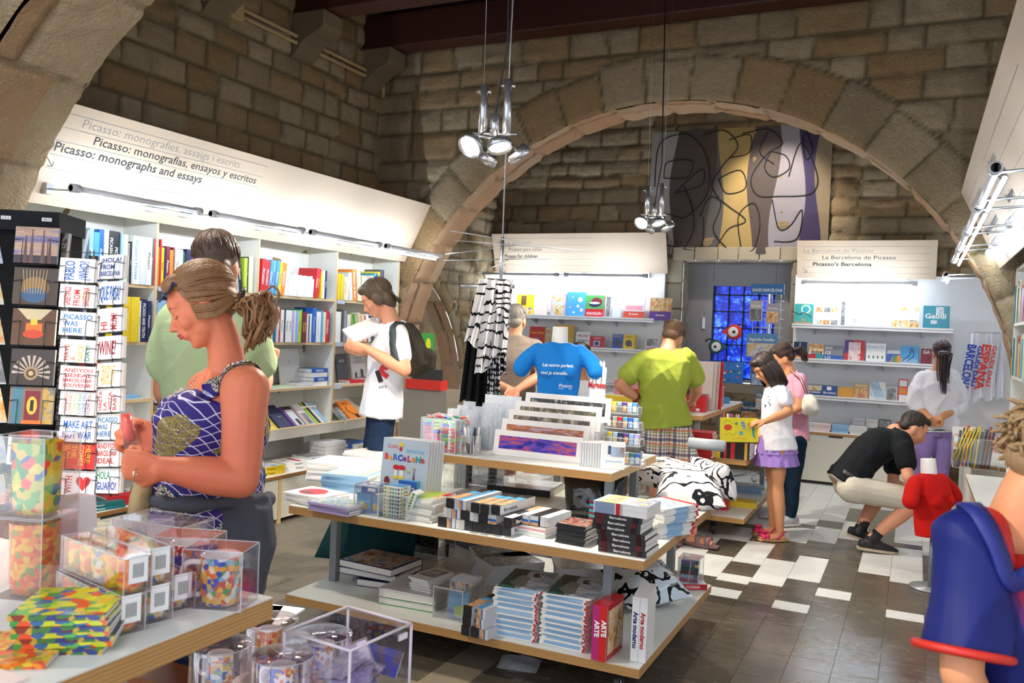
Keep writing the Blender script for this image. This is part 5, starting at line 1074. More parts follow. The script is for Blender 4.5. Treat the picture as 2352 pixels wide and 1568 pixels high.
# toy buses in window boxes
def busbox(p,phi,label):
    root=thing('toy_bus_box',label,'toy',p,phi);tq=P('#1b86a8',.35)
    m=MB();w,d,h=.105,.04,.088
    m.bb((-w/2,0,0),(w/2,.002,.022),tq);m.bb((-w/2,0,.06),(w/2,.002,h),tq);m.bb((-w/2,0,.022),(-.038,.002,.06),tq);m.bb((.03,0,.022),(w/2,.002,.06),tq)
    m.bb((-w/2,d-.002,0),(w/2,d,h+.02),tq);m.bb((-w/2,0,0),(-w/2+.002,d,h),tq);m.bb((w/2-.002,0,0),(w/2,d,h),tq);m.bb((-w/2,0,0),(w/2,d,.002),tq);m.bb((-w/2,.002,h-.002),(w/2,d,h),tq);m.bb((-.038,d-.004,.022),(.03,d-.002,.06),P('#101820'))
    F=fr((0,-.0005,h-.014),(1,0,0),(0,0,1));m.text(F,'Barcelona Bus Turístic',.007,P('#ffffff'),.005,0,w=.075);m.disc(F,-.042,.003,.006,P('#dfe8ff'),.0003);m.build('carton',root)
    m=MB();b=P('#e8eef4',.25);m.bb((-.034,.008,.03),(.026,.026,.052),b);m.rect(fr((-.034,.0075,.03),(1,0,0),(0,0,1)),.004,.011,.055,.018,P('#1a2a3a'));m.rect(fr((-.034,.0075,.03),(1,0,0),(0,0,1)),.022,.003,.05,.008,P('#e86a2a'))
    for x in (-.022,.012):m.lathe([(.001,0),(.005,0),(.005,.004),(.001,.004)],P('#151515'),12,T(x,.006,.03)@rx(-PI/2))
    m.build('toy_bus',root)
busbox(GP(1107,1028,Z3),-.08,'turquoise Barcelona Bus Turistic box with a toy bus, the front one');q=onz(1107,1028,Z3);busbox((q.x+.03,q.y+.07,Z3),-.08,'turquoise bus box standing behind the front one')
# panoramas in a stepped rack
A_=onz(1130,1042,Z3);B_=onz(1322,1070,Z3);pw=(B_-A_).length
ims=[blotch('night',['#14145a','#2a2a9a','#5a46b8','#c8584a','#2a2ac0','#e0a070'],9,.2,1,(1,1,3)),blotch('dusk',['#7a6aa8','#a8b8d8','#c87a50','#8a5a4a','#b0a0c0'],8,.25,.6,(1,1,5)),blotch('street',['#d8ccb8','#8a7a6a','#3a3430','#b0c0a0'],26,.3,.5,(1,1,.5)),blotch('street2',['#e8dcc8','#7a7a5a','#4a4440','#d8c0b0'],30,.3,.5,(1,1,.5)),blotch('bwtown',['#dddddd','#555555','#111111','#999999'],36,.3,.5,(1,1,.6))]
for i,nm in enumerate(('night panorama of the city in violet and red, front card of the rack','daytime panorama of the city with pink sky, second card of the rack','panorama print of house fronts, third card of the rack','panorama print of balconies, fourth card of the rack','black and white city panorama, rear card of the rack')):
    h=.125;x0=A_.x+.01*i+(.02 if i>3 else 0);y0=3.99+i*.062 if False else A_.y+.005+i*.058;z0=Z3+.002+i*.043
    if i:z0+=.01
    m=MB();m.bb((0,0,0),(pw*.98,.004,h),P('#f2eeec',.5));m.rect(fr((0,-.0005,0),(1,0,0),(0,0,1)),.03,.03,pw*.98-.03,h-.028,ims[i]);o=m.build('panorama_card',label=nm,cat='print')
    o.matrix_world=T((x0,y0,z0))@rz(-.02)@rx(-.18)
m=MB();m.bb((0,0,0),(pw,.004,.012),P('#f4f2f0'));
for i in range(1,5):m.bb((0,i*.058,0),(pw,i*.058+.058,.012+.043*i-.006),P('#f0eeec'))
o=m.build('stepped_rack',label='white stepped rack under the panorama cards',cat='rack');o.location=(A_.x,A_.y-.004,Z3)
# Barcelona booklets, fanned
q=onz(1352,1072,Z3)
cal=[('m',.42,.45,.98,.8,blotch('hill',['#c8d8e8','#9ab0c8','#8a6a50','#c89a6a'],8)),('r',.14,.5,.42,.8,'white'),('r',.3,.52,.42,.84,'#2a4a6a'),('t','BARCELONA',.55,.25,.06,'sky blue',.7,0)]
for i in range(9):
    a=math.radians(-3+2*i);M=T((q.x-.045+i*.0125,q.y-.0+.002*i,Z3))@rz(a)
    if i<8:book(.011,.115,.12,'pale grey',M,'book',f'white Barcelona booklet standing in a row, {ORD[i]} from the panorama cards',None,soft=True)
book(.008,.13,.115,'white',toS((q.x+.058,q.y-.004,Z3),.12,.3),'book','white Barcelona booklet with a landscape cover standing face out at the end',None,spec=cal,soft=True)
# clear tiered holders with small boxes
tq=[['yellow','yellow','light blue','purple','pale grey','sky blue'],['dark grey','grey','red','sky blue','blue','light blue'],['yellow','light blue','navy','purple','light blue','lilac'],['dark grey','magenta','maroon','grey','teal','blue']]
rowpx=[(1360,935),(1385,975),(1420,1012),(1445,1050)]
for r_,(px,py) in enumerate(rowpx):
    q=onz(px+8,1046+r_*2,Z3);y0=4.40-r_*.12;x0=-1.50+.045*r_;z0=Z3+.215-.068*r_ if r_<3 else Z3
    root=acrylic(f'clear tiered holder with little picture blocks, {("top", "second", "third", "lowest")[r_]} step',x0-.005,y0-.005,z0,.19,.07,.035)
    if z0>Z3+.01:m=MB();m.bb((x0,y0,Z3),(x0+.185,y0+.06,z0),clear('#f0f4f6',.2));m.build('clear_step',label=f'clear acrylic block under the {("top", "second", "third")[r_]} step',cat='block',rebase=True)
    for j,c in enumerate(tq[r_]):carton('picture_block',f'{c} little picture block, {ORD[j]} from the left on the {("top", "second", "third", "lowest")[r_]} clear step',(x0+.018+j*.0285,y0+.03,z0+.003),(.024,.035,.055),.1,{'f':[('m',.1,.1,.9,.7,blots[j % 5])]},base=c)
# magnet sign: white hand-like board
o=onz(1372,905,1.05);y0=4.46;c0=ony(1372,905,y0)
root=thing('magnet_display','white wooden hand-shaped stand lettered Magnets','display',(c0.x,y0,Z3))
m=MB();wp=P('#f4f4f2',.4);m.bb((-.045,-.005,0),(.045,.005,c0.z-Z3+.04),wp);m.build('panel',root)
for x,h in ((-.04,.14),(-.02,.19),(.0,.17),(.012,.19),(.03,.19),(.042,.15)):
    m=MB();z=c0.z-Z3;m.tube([(x*.9,0,z),(x,0,z+h*.8)],.0055,wp,8);m.ball((x,0,z+h*.85),1,wp,8,e=(.008,.006,.022));m.build('finger',root)
m=MB();m.text(fr((0,-.012,c0.z-Z3+.035),(1,0,0),(0,.0,1)),'Magnets',.034,P('#a81c2c',.3),0,0,w=.1,bold=.035);m.build('lettering',root)
# ================================================================ people
def remesh(mb,name,voxel,smooth=5,mat=None,disp=None):
    me=mb.mesh('tmp');o=bpy.data.objects.new('tmp',me);COL.objects.link(o)
    r=o.modifiers.new('r','REMESH');r.mode='VOXEL';r.voxel_size=voxel;r.use_smooth_shade=True
    s=o.modifiers.new('s','SMOOTH');s.factor=.5;s.iterations=smooth
    dg=bpy.context.evaluated_depsgraph_get();ev=o.evaluated_get(dg);out=bpy.data.meshes.new_from_object(ev)
    bpy.data.objects.remove(o);bpy.data.meshes.remove(me);out.name=name
    out.materials.clear();out.materials.append(mat or mb.mats[0])
    if disp:
        n=len(out.vertices);co=np.empty(n*3);out.vertices.foreach_get('co',co);nr=np.empty(n*3);out.vertices.foreach_get('normal',nr)
        co=co.reshape(-1,3);nr=nr.reshape(-1,3);out.vertices.foreach_set('co',(co+nr*disp(co)[:,None]).ravel())
    out.polygons.foreach_set('use_smooth',[True]*len(out.polygons));out.update();return out
def wrinkle(amp,f=14,seed=0,fz=.5):
    """cloth folds: ridged waves that run diagonally"""
    rs=np.random.RandomState(seed);ks=[(rs.uniform(-1,1,3)*f*(1,1,fz),rs.uniform(0,6.28)) for _ in range(7)]
    def fn(co):
        q=co+.03*np.sin(co[:,[1,2,0]]*f*1.1+seed);o=0
        for k,ph in ks:o=o+(1-np.abs(np.sin(q@k+ph)))**3
        return amp*(o/len(ks)*2-.45)
    return fn
def link(me,name,parent):
    o=bpy.data.objects.new(name,me);COL.objects.link(o);o.parent=parent
    if parent is not None:me.transform(parent.matrix_basis.inverted())
    return o
def limb(mb,pts,rad,m,n=14,sm=5):
    P_=catmull(pts,sm) if len(pts)>2 else [Vector(p) for p in pts];k=len(P_);rr_=[]
    for i in range(k):
        t=i*(len(rad)-1)/(k-1);a=int(min(t,len(rad)-2)) if len(rad)>1 else 0;f=t-a;f=f*f*(3-2*f)
        rr_.append(rad[a]*(1-f)+rad[min(a+1,len(rad)-1)]*f)
    mb.tube(P_,rr_,m,n);mb.ball(P_[0],rr_[0]*.99,m,10);mb.ball(P_[-1],rr_[-1]*.99,m,10)
def rings(mb,cs,us,vs,m,e=2.2,n=28,sm=4):
    C_=catmull(cs,sm);k=len(cs)-1;R_=[]
    for i,c in enumerate(C_):
        t=i*k/(len(C_)-1);a=min(int(t),k-1);f=t-a;f=f*f*(3-2*f);R_.append((c,us[a].lerp(us[a+1],f),vs[a].lerp(vs[a+1],f),e))
    mb.loft(R_,m,n)
def hand(mb,w,d,n,side,m,curl=(25,35,30),s=1.0,spread=.06,thumb=.55,fr_=1.0):
    """w wrist, d direction of the hand, n direction the palm faces, side = +1/-1: thumb on +a or -a"""
    d=Vector(d).normalized();n=Vector(n);n=(n-d*n.dot(d)).normalized();a=d.cross(n)*side
    pal=.088*s;pw=.038*s
    mb.loft([(w-d*.01*s,a*.024*s,n*.017*s,2.2),(w+d*.02*s,a*.031*s,n*.017*s,2.4),(w+d*.055*s,a*.040*s,n*.015*s,2.6),(w+d*pal,a*.040*s,n*.011*s,2.6)],m,16)
    for k,(o_,L) in enumerate(((.030,.072),(.010,.082),(-.011,.076),(-.030,.060))):
        p=w+d*(pal-.006*abs(k-1.3))*1.0+a*o_*s;dd=(d+a*spread*(1.2-k)).normalized();pts=[p-d*.02*s,p];ang=0
        for q,(fl,c) in enumerate(zip((.46,.30,.24),curl)):
            ang+=math.radians(c*(1+.12*k*fr_));v=(dd*math.cos(ang)+n*math.sin(ang));p=p+v*L*fl*s;pts.append(p)
        mb.tube([Vector(q) for q in pts],[.0098*s,.0096*s,.0090*s,.0084*s,.0068*s],m,9);mb.ball(pts[-1],.0068*s,m,8)
        for q in pts[1:-1]:mb.ball(q,.0094*s,m,8)
    p=w+d*.018*s+a*.026*s;v1=(d*.75+a*.62+n*.25).normalized();v2=(d*(1-.3*thumb)+a*(.25-.5*thumb)+n*thumb).normalized();v3=(d*.8-a*.25*thumb+n*thumb).normalized()
    pts=[p-v1*.01*s,p+v1*.035*s,p+v1*.035*s+v2*.032*s,p+v1*.035*s+v2*.032*s+v3*.026*s]
    mb.tube(pts,[.016*s,.0125*s,.0105*s,.008*s],m,9);mb.ball(pts[-1],.008*s,m,8);mb.ball(pts[1],.0125*s,m,8);mb.ball(pts[2],.0105*s,m,8)
def head_frame(c,f,u=(0,0,1),s=1.0):
    f=Vector(f).normalized();u=Vector(u);u=(u-f*u.dot(f)).normalized();r=f.cross(u);c=Vector(c)
    return Matrix(((r.x*s,f.x*s,u.x*s,c.x),(r.y*s,f.y*s,u.y*s,c.y),(r.z*s,f.z*s,u.z*s,c.z),(0,0,0,1)))
def head(mb,H,m,fat=1.0,nose=1.0):
    def b(c,e):mb.ball(c,1,m,14,H,e)
    b((0,-.014,.032),(.073,.094,.086));b((0,.012,-.008),(.064*fat,.070,.078));b((0,.022,-.050),(.052*fat,.058,.050));b((0,.060,-.092),(.020,.018,.017));b((0,.040,-.08),(.038*fat,.034,.03))
    b((0,.064,.030),(.050,.024,.034));b((0,.070,.016),(.042,.016,.009))
    for s in (-1,1):b((s*.034*fat,.056,-.026),(.024,.026,.026));b((s*.030,.068,-.001),(.015,.013,.012));b((s*.073,-.008,-.012),(.007,.019,.030));b((s*.070,.002,-.035),(.008,.010,.012))
    for t in np.linspace(0,1,7):b((0,.078+.026*t*nose,.012-.040*t),(.0065+.004*t,)*2+(.008,))
    for s in (-1,1):b((s*.010,.092,-.032),(.007,.010,.006))
    b((0,.076,-.056),(.026,.015,.018));b((0,.088,-.050),(.020,.008,.0055));b((0,.086,-.061),(.018,.008,.0055))
def face_parts(root,H,lips='#b8504c',brow='#4a3526',closed=True,iris='#4a3a2a'):
    m=MB(H)
    for y,z,r in ((.0955,-.0505,.0042),(.0935,-.0595,.0048)):m.tube([(-.019,y-.008,z),(-.009,y-.0005,z+.001),(0,y+.0005,z),(.009,y-.0005,z+.001),(.019,y-.008,z)],[.001,r*.8,r*.9,r*.8,.001],P(lips,.35),8)
    _ln(m,'lips',root);m=MB(H)
    for s in (-1,1):m.tube([(s*.012,.083,.022),(s*.028,.0835,.028),(s*.046,.070,.022)],[.0022,.0028,.001],P(brow,.7),6)
    _ln(m,'eyebrow',root)
    m=MB(H)
    for s in (-1,1):
        if closed:m.tube([(s*.017,.078,-.002),(s*.031,.082,-.007),(s*.045,.073,-.002)],[.0007,.0014,.0007],P('#2a1c14',.7),6)
        else:m.ball((s*.031,.0715,.001),1,P('#ece6e0',.2),10,e=(.012,.0118,.0085));m.ball((s*.031,.0795,-.0005),1,P(iris,.15),8,e=(.0055,.0042,.0055))
    _ln(m,'eye',root)
def _ln(m,name,root):
    inv=root.matrix_basis.inverted();m.v=[inv@v for v in m.v];m.M=Matrix();return m.build(name,root)
def hair(root,H,mat,style='short',n=160,seed=1,extra=None,name='hair',vox=.006):
    mb=MB();r=random.Random(seed)
    def b(c,e):mb.ball(c,1,mat,14,H,e)
    if style=='short':b((0,-.026,.044),(.079,.092,.084));b((0,-.062,-.012),(.066,.045,.05));b((0,.032,.092),(.058,.05,.03))
    elif style=='swept':b((0,-.024,.040),(.081,.094,.088));b((0,-.058,-.010),(.070,.050,.052));b((0,.035,.090),(.058,.045,.03))
    elif style=='collar':b((0,-.022,.042),(.084,.096,.088));b((0,-.055,-.03),(.076,.056,.075));[b((s*.066,-.006,-.005),(.018,.04,.05)) for s in (-1,1)];b((0,.04,.088),(.055,.045,.034))
    elif style=='bob':b((0,-.022,.042),(.086,.098,.088));b((0,-.045,-.06),(.082,.066,.12));[b((s*.072,.012,-.06),(.016,.05,.11)) for s in (-1,1)];b((0,.045,.085),(.055,.045,.036))
    me=remesh(mb,name,vox,3,mat);o=link(me,name,root)
    m=MB()
    C_=Vector((0,-.022,.042));E_=Vector((.081,.095,.088)) if style != 'short' else Vector((.079,.092,.084))
    for i in range(n):# locks lying over the crown
        a=r.uniform(0,2*PI);th=r.uniform(.05,1.35);L=r.uniform(.35,.7) if style=='short' else r.uniform(.7,1.3)
        if style in ('swept',):a0,b0=Vector((r.uniform(-1,1),.95,r.uniform(.3,.9))).normalized(),Vector((r.uniform(-.25,.25),-1,r.uniform(-.25,.1))).normalized();pts=[a0.slerp(b0,.0+t) for t in np.linspace(0.02,.95,9)]
        else:
            d0=Vector((math.sin(th)*math.cos(a),math.sin(th)*math.sin(a)-.2,math.cos(th))).normalized();dn=Vector((math.sin(th+L)*math.cos(a+.2),math.sin(th+L)*math.sin(a+.2)-.2,math.cos(th+L))).normalized()
            if dn.y>.72 and dn.z<.55:continue
            pts=[d0.slerp(dn,t) for t in np.linspace(0,1,6)]
        rad=r.uniform(.0018,.0034);lift=r.uniform(.998,1.035)
        q=[C_+Vector((p.x*E_.x,p.y*E_.y,p.z*E_.z))*lift for p in pts];m.tube(q,[rad*.4]+[rad]*(len(q)-2)+[rad*.3],mat,5,M=H)
    if extra:extra(m,H,mat,r)
    _ln(m,'hair_locks',o if False else root);return o
def curls(m,H,mat,r,a,path,n,rad,amp,fr_=5,w=.03,M=None):
    for i in range(n):
        ox,oy,ph,L=r.gauss(0,w*.45),r.gauss(0,w*.45),r.uniform(0,6.28),r.uniform(.7,1.0);K=14;q=[]
        P_=catmull(path,6)
        for k in range(K+1):
            t=k/K*L;c=P_[min(int(t*(len(P_)-1)),len(P_)-1)];s=min(1,t*4+.25)*(1-.45*t)
            q.append(c+Vector((ox*s+amp*math.sin(ph+t*fr_*6.28)*t,oy*s+amp*math.cos(ph+t*fr_*6.28)*t,amp*.5*math.sin(ph*2+t*fr_*5))))
        m.tube(q,[rad*.6]+[rad]*(K-1)+[rad*.3],mat,5,M=H)
def frame_of(J,side=(1,0,0)):
    return J
def torso(mb,J,m,infl=0,top=None,bot=None,W=(.165,.135,.158,.165),D=(.115,.095,.115,.085),e=2.4,belly=0,neckr=.06):
    """pelvis -> waist -> chest -> shoulder line -> neck"""
    sv=(J['rsh']-J['lsh']).normalized();hv=J.get('hv',sv);
    up=(J['neck']-J['pelvis']).normalized();fs=up.cross(sv).normalized()*-1
    cs=[J['pelvis']-up*.06,J['pelvis'],J['waist'],J['chest'],(J['rsh']+J['lsh'])/2,J['neck']]
    def ring(i,w,d,s_):
        t=(cs[min(i+1,5)]-cs[max(i-1,0)]).normalized();s2=(s_-t*s_.dot(t)).normalized();f2=t.cross(s2);return s2*(w+infl),f2*(d+infl)
    R_=[ring(0,W[0]*.9,D[0]*.9,hv),ring(1,W[0],D[0],hv),ring(2,W[1],D[1],(hv+sv).normalized()),ring(3,W[2],D[2],sv),ring(4,W[3],D[3],sv),ring(5,neckr,neckr,sv)]
    a,b=(bot or 0),(top or 6)
    rings(mb,cs[a:b],[q[0] for q in R_][a:b],[q[1] for q in R_][a:b],m,e)
    return cs,R_
def person(label,J,cfg):
    """J joints as points; cfg: colours and clothing"""
    root=thing('person',label,'person',(J['pelvis'].x,J['pelvis'].y,0));s=cfg.get('s',1.0);sk=cfg['skin'];vox=cfg.get('vox',.008);fat=cfg.get('fat',1.0)
    W=tuple(x*s*fat for x in cfg.get('W',(.165,.135,.158,.16)));D=tuple(x*s*fat for x in cfg.get('D',(.115,.095,.112,.082)))
    m=MB();torso(m,J,sk,-.012,W=W,D=D);H=head_frame(J['head'],cfg['face'],cfg.get('hup',(0,0,1)),s*cfg.get('hs',1));head(m,H,sk,cfg.get('hfat',1.0))
    [limb(m,[J['neck']-(J['neck']-J['pelvis']).normalized()*.04,J[k+'sh']],[.045*s,.045*s],sk) for k in 'lr'] if cfg.get('notrap') else None
    limb(m,[J['neck']-(J['neck']-J['pelvis']).normalized()*.03,J['neck'].lerp(H@Vector((0,-.02,-.05)),.5),H@Vector((0,-.014,-.04))],[q*s*cfg.get('nk',1) for q in (.062,.052,.056)],sk)
    ar=[x*s*cfg.get('arm',1) for x in ((.055 if 'top' not in cfg else .046),.046,.040,.042,.036,.026)]
    for k in 'lr':
        if k+'el' in J:
            sh,el,wr=J[k+'sh'],J[k+'el'],J[k+'wr'];limb(m,[sh,sh.lerp(el,.5),el],ar[:3],sk);limb(m,[el,el.lerp(wr,.35),wr],[ar[2],ar[3],ar[5]],sk)
            hd=cfg.get('hand_'+k)
            if hd:hand(m,wr,hd[0],hd[1],hd[2],sk,*(hd[3:4] if len(hd)>3 else ()),s=s*cfg.get('hands',1))
            else:hand(m,wr,(wr-el),(0,0,-1) if abs((wr-el).normalized().z)<.8 else (1,0,0),1,sk,s=s)
    lr=[x*s*cfg.get('leg',1) for x in (.088,.068,.052,.056,.034)]
    for k in 'lr':
        if k+'kn' in J:
            h,kn,an=J[k+'hip'],J[k+'kn'],J[k+'an'];limb(m,[h,h.lerp(kn,.5),kn],lr[:3],sk);limb(m,[kn,kn.lerp(an,.35),an],[lr[2],lr[3],lr[4]],sk)
            fd=Vector(cfg.get('foot_'+k,cfg.get('foot',(0,1,0)))).normalized()
            if not cfg.get('shoe'):m.loft([(an-fd*.04+Vector((0,0,-.05)),fd.cross(Vector((0,0,1)))*.03,Vector((0,0,.03)),2),(an+fd*.06+Vector((0,0,-.045)),fd.cross(Vector((0,0,1)))*.042,Vector((0,0,.03)),2),(an+fd*.15+Vector((0,0,-.055)),fd.cross(Vector((0,0,1)))*.042,Vector((0,0,.018)),2)],sk,14)
    body=link(remesh(m,'body',vox,4,sk),'body',root)
    # top
    if 'top' in cfg:
        tc=cfg['top'];m=MB();inf=cfg.get('tinf',.014);hem=cfg.get('hem',.10);up=(J['neck']-J['pelvis']).normalized()
        J2=dict(J);J2['pelvis']=J['pelvis']-up*0
        cs,R_=torso(m,J,tc,inf,W=W,D=D,top=5,bot=1)
        if not cfg.get('notrap'):m.loft([(cs[4],R_[4][0],R_[4][1],2.3),((cs[4]+cs[5])/2+up*.005,R_[4][0]*.72,R_[4][1]*.85,2.2),(cs[5]-up*.005,R_[5][0]*1.0,R_[5][1]*1.0,2)],tc,24)
        if not cfg.get('notrap'):
            for k in 'lr':limb(m,[J['neck']-up*.035,J[k+'sh'].lerp(J['neck'],.35)-up*.015,J[k+'sh']],[.05*s,.055*s,.062*s],tc)
        m.loft([(cs[1]-up*hem,R_[1][0]*1.03,R_[1][1]*1.03,2.4),(cs[1],R_[1][0],R_[1][1],2.4),(cs[2],R_[2][0],R_[2][1],2.4)],tc,28)
        sl=cfg.get('sleeve',.55)
        for k in 'lr':
            if sl and k+'el' in J:
                sh,el,wr=J[k+'sh'],J[k+'el'],J[k+'wr'];q=cfg.get('slr',(.066,.062));e=sh.lerp(el,min(sl,1));limb(m,[sh+(cs[4]-sh)*.15,sh.lerp(e,.5),e],[q[0]*s,q[0]*s*.98,q[1]*s],tc) if not cfg.get('notrap') else [limb(m,[sh,sh+(e-sh)*.1],[q[0]*s,q[0]*s],tc),limb(m,[sh,sh.lerp(J['neck'],.36)+Vector((0,0,.004))],[.058*s,.046*s],tc),m.tube([sh,sh.lerp(e,.5),e],[q[0]*s,q[0]*s*1.04,q[1]*s],tc,20)]
                if sl>1:e2=el.lerp(wr,sl-1);limb(m,[el,e2],[q[1]*s,q[1]*s*.8],tc)
        top=link(remesh(m,'top',vox,3,tc,wrinkle(cfg.get('wr',.011)*1.7,13,cfg.get('seed',1))),cfg.get('topname','tshirt'),root)
        root['_']=0;del root['_']
    else:top=None
    if 'bottom' in cfg:
        bc=cfg['bottom'];m=MB();torso(m,J,bc,cfg.get('binf',.004),W=W,D=D,top=3 if not cfg.get('lowwaist') else 2,bot=0);L=cfg.get('blen',2.0);br=cfg.get('brad',(.098,.08,.066,.062,.05))
        for k in 'lr':
            if k+'kn' in J:
                h,kn,an=J[k+'hip'],J[k+'kn'],J[k+'an'];e=h.lerp(kn,min(L,1));limb(m,[h,h.lerp(e,.5),e],[br[0]*s,br[1]*s,br[2]*s],bc)
                if L>1:e2=kn.lerp(an,L-1);limb(m,[kn,kn.lerp(e2,.4),e2],[br[2]*s,br[3]*s,br[4]*s],bc)
        link(remesh(m,'bottom',vox,3,bc,wrinkle(cfg.get('bwr',.008)*1.7,16,5)),cfg.get('botname','trousers'),root)
    if 'shoe' in cfg:
        for k in 'lr':
            if k+'an' in J:
                an=J[k+'an'];fd=Vector(cfg.get('foot_'+k,cfg.get('foot',(0,1,0)))).normalized();cr=fd.cross(Vector((0,0,1))).normalized();upv=cr.cross(fd);g=an-upv*.085*s
                m=MB();sc_=cfg['shoe']
                m.loft([(g-fd*.075*s+upv*.035*s,cr*.030*s,upv*.034*s,2.4),(g+upv*.045*s,cr*.036*s,upv*.045*s,2.4),(g+fd*.08*s+upv*.035*s,cr*.044*s,upv*.035*s,2.4),(g+fd*.16*s+upv*.025*s,cr*.042*s,upv*.024*s,2.2),(g+fd*.195*s+upv*.02*s,cr*.022*s,upv*.014*s,2)],sc_,18)
                m.tube([an-upv*.05*s,an+upv*.02*s],[.044*s,.040*s],sc_,14)
                sh_=link(remesh(m,'shoe',.006,2,sc_),'shoe',root)
                m=MB();sol=cfg.get('sole',P('#d8d4cc',.6));V=[g+fd*a*s+cr*b*s for a,b in ((-.085,-.028),(-.02,-.036),(.08,-.046),(.16,-.040),(.20,-.015),(.20,.015),(.16,.040),(.08,.046),(-.02,.036),(-.085,.028))]
                m.add([p for p in V]+[p+upv*.018*s for p in V],[tuple(range(9,-1,-1)),tuple(range(10,20))]+[(i,(i+1) % 10,(i+1) % 10+10,i+10) for i in range(10)],sol);_ln(m,'sole',root)
    return root,H,top,body
def decal(root,target,name,F,items,off=.004):
    """print on cloth: the flat shapes are dropped onto the garment along -z of frame F. items: function drawing into an MB"""
    m=MB();items(m,F);me=target.data;mw=target.matrix_world if target.parent is None else target.parent.matrix_basis@target.matrix_basis
    bvh=BVHTree.FromPolygons([mw@v.co for v in me.vertices],[tuple(p.vertices) for p in me.polygons]);d=-Vector((F[0][2],F[1][2],F[2][2]));V=[]
    for p in m.v:
        h=bvh.ray_cast(p-d*.5,d);V.append(h[0]-d*off if h[0] is not None else None)
    ok=[i for i,f in enumerate(m.f) if all(V[a] is not None for a in f) and max((V[a]-V[f[0]]).length for a in f)<.16];m.f=[m.f[i] for i in ok];m.m=[m.m[i] for i in ok];m.s=[m.s[i] for i in ok]
    m.v=[v if v is not None else Vector((0,0,0)) for v in V];return _ln(m,name,root)
A=lambda x,y,d:at(x,y,d)
def camdir(x,y,z):return (RT*x+UP*y-FW*z).normalized()   # x right, y up, z towards the camera
# ---- the woman in the blue patterned top
def net_mat():
    t=NT('net_print');t.pr(.75,0,.3);v=t.coord((1,1,1),rot=(.3,.5,.2))
    vd=t.new('ShaderNodeVectorMath',operation='ADD');nz=t.new('ShaderNodeTexNoise');nz.inputs['Scale'].default_value=6;t.ln(v,nz.inputs[0]);vs=t.new('ShaderNodeVectorMath',operation='SCALE');t.ln(nz.outputs['Color'],vs.inputs[0]);vs.inputs['Scale'].default_value=.05;t.ln(v,vd.inputs[0]);t.ln(vs.outputs[0],vd.inputs[1])
    sx=t.new('ShaderNodeSeparateXYZ');t.ln(vd.outputs[0],sx.inputs[0])
    a=t.math('ADD',sx.outputs[0],sx.outputs[2]);b=t.math('SUBTRACT',sx.outputs[1],sx.outputs[2]);c_=t.math('ADD',a,sx.outputs[1])
    def ln_(q):return t.math('LESS_THAN',t.math('ABSOLUTE',t.math('SUBTRACT',t.math('FRACT',t.math('MULTIPLY',q,27)),.5)),.045)
    lines=t.math('MAXIMUM',ln_(c_),ln_(t.math('SUBTRACT',b,sx.outputs[0])))
    vo=t.new('ShaderNodeTexVoronoi');vo.feature='DISTANCE_TO_EDGE';vo.inputs['Scale'].default_value=170;t.ln(v,vo.inputs[0])
    big=t.noise(v,7.5,2,.5);pm=t.math('GREATER_THAN',big,.565);gm=t.math('GREATER_THAN',t.noise(v,6,2,.5,.3),.62)
    lace=t.mix(t.math('GREATER_THAN',vo.outputs[0],.13),'#2a2430','#e6dcc8')
    base=t.mix(t.noise(v,5,3),'#1c2a7a','#3a1f66');base=t.mix(lines,base,'#d5d2e0');base=t.mix(pm,base,lace);base=t.mix(t.math('MULTIPLY',gm,t.math('LESS_THAN',vo.outputs[0],.2)),base,'#8a7a30')
    t.col(base);return t.m
NET=net_mat();SK1=skin('#e08a60','#cc6046');SK2=skin('#dfa583','#c98465');SK3=skin('#c98f68','#b0704a');SK4=skin('#d8a078','#c08058')
gq=cloth('#56585f','#3f4148');denim=cloth('#1f3a5f','#14263f');
J=dict(head=A(464,703,2.310),neck=A(530,842,2.352),lsh=A(563,893,2.205),rsh=A(478,898,2.520),chest=A(498,975,2.352),waist=A(475,1105,2.352),pelvis=A(462,1215,2.363),
         lel=A(553,1102,2.131),lwr=A(375,1075,2.079),rel=A(440,1090,2.573),rwr=A(378,1012,2.289))
J['lhip']=J['pelvis']+camdir(.04,-.06,.09)*.11;J['rhip']=J['pelvis']+camdir(-.04,-.06,-.09)*.11
for k in 'lr':h=J[k+'hip'];J[k+'kn']=Vector((h.x,h.y,.48));J[k+'an']=Vector((h.x,h.y,.09))
root,H,top,body=person('woman with sunglasses on her head, in a blue net-print top',J,dict(skin=SK1,s=1.04,face=camdir(-.86,-.46,.34),hup=camdir(-.3,.95,0),fat=1.0,W=(.165,.145,.150,.125),D=(.135,.135,.135,.09),vox=.005,nk=.84,hs=.88,hfat=1.03,arm=1.1,leg=1.05,
    hand_l=(camdir(-1,.12,.1),camdir(.05,.3,-1),1,(62,70,40)),hand_r=(camdir(-.9,.25,.1),camdir(-.1,.2,1),-1,(50,60,40)),bottom=denim,shoe=P('#8a6a4a',.6),botname='jeans'))
face_parts(root,H,'#c0404a','#7a5638')
HM1=hairmat('#54341c','#ab7a48')
def tail(m,H_,mat,r):
    Q=H_.inverted();curls(m,H_,mat,r,0,[Q@A(*q) for q in ((556,696,2.31),(585,690,2.31),(596,740,2.29),(590,800,2.31))],110,.0042,.013,3,.06)
    for i in range(60):
        s_=r.choice((-1,1));z=r.uniform(-.05,.06);m.tube([(s_*.070,.03,z),(s_*.083,-.02,z-.02),(s_*.062,-.08,z*.5-.02),(s_*.01,-.115,-.02)],r.uniform(.0022,.004),mat,5,M=H_)
hair(root,H,HM1,'swept',420,3,tail,vox=.005)
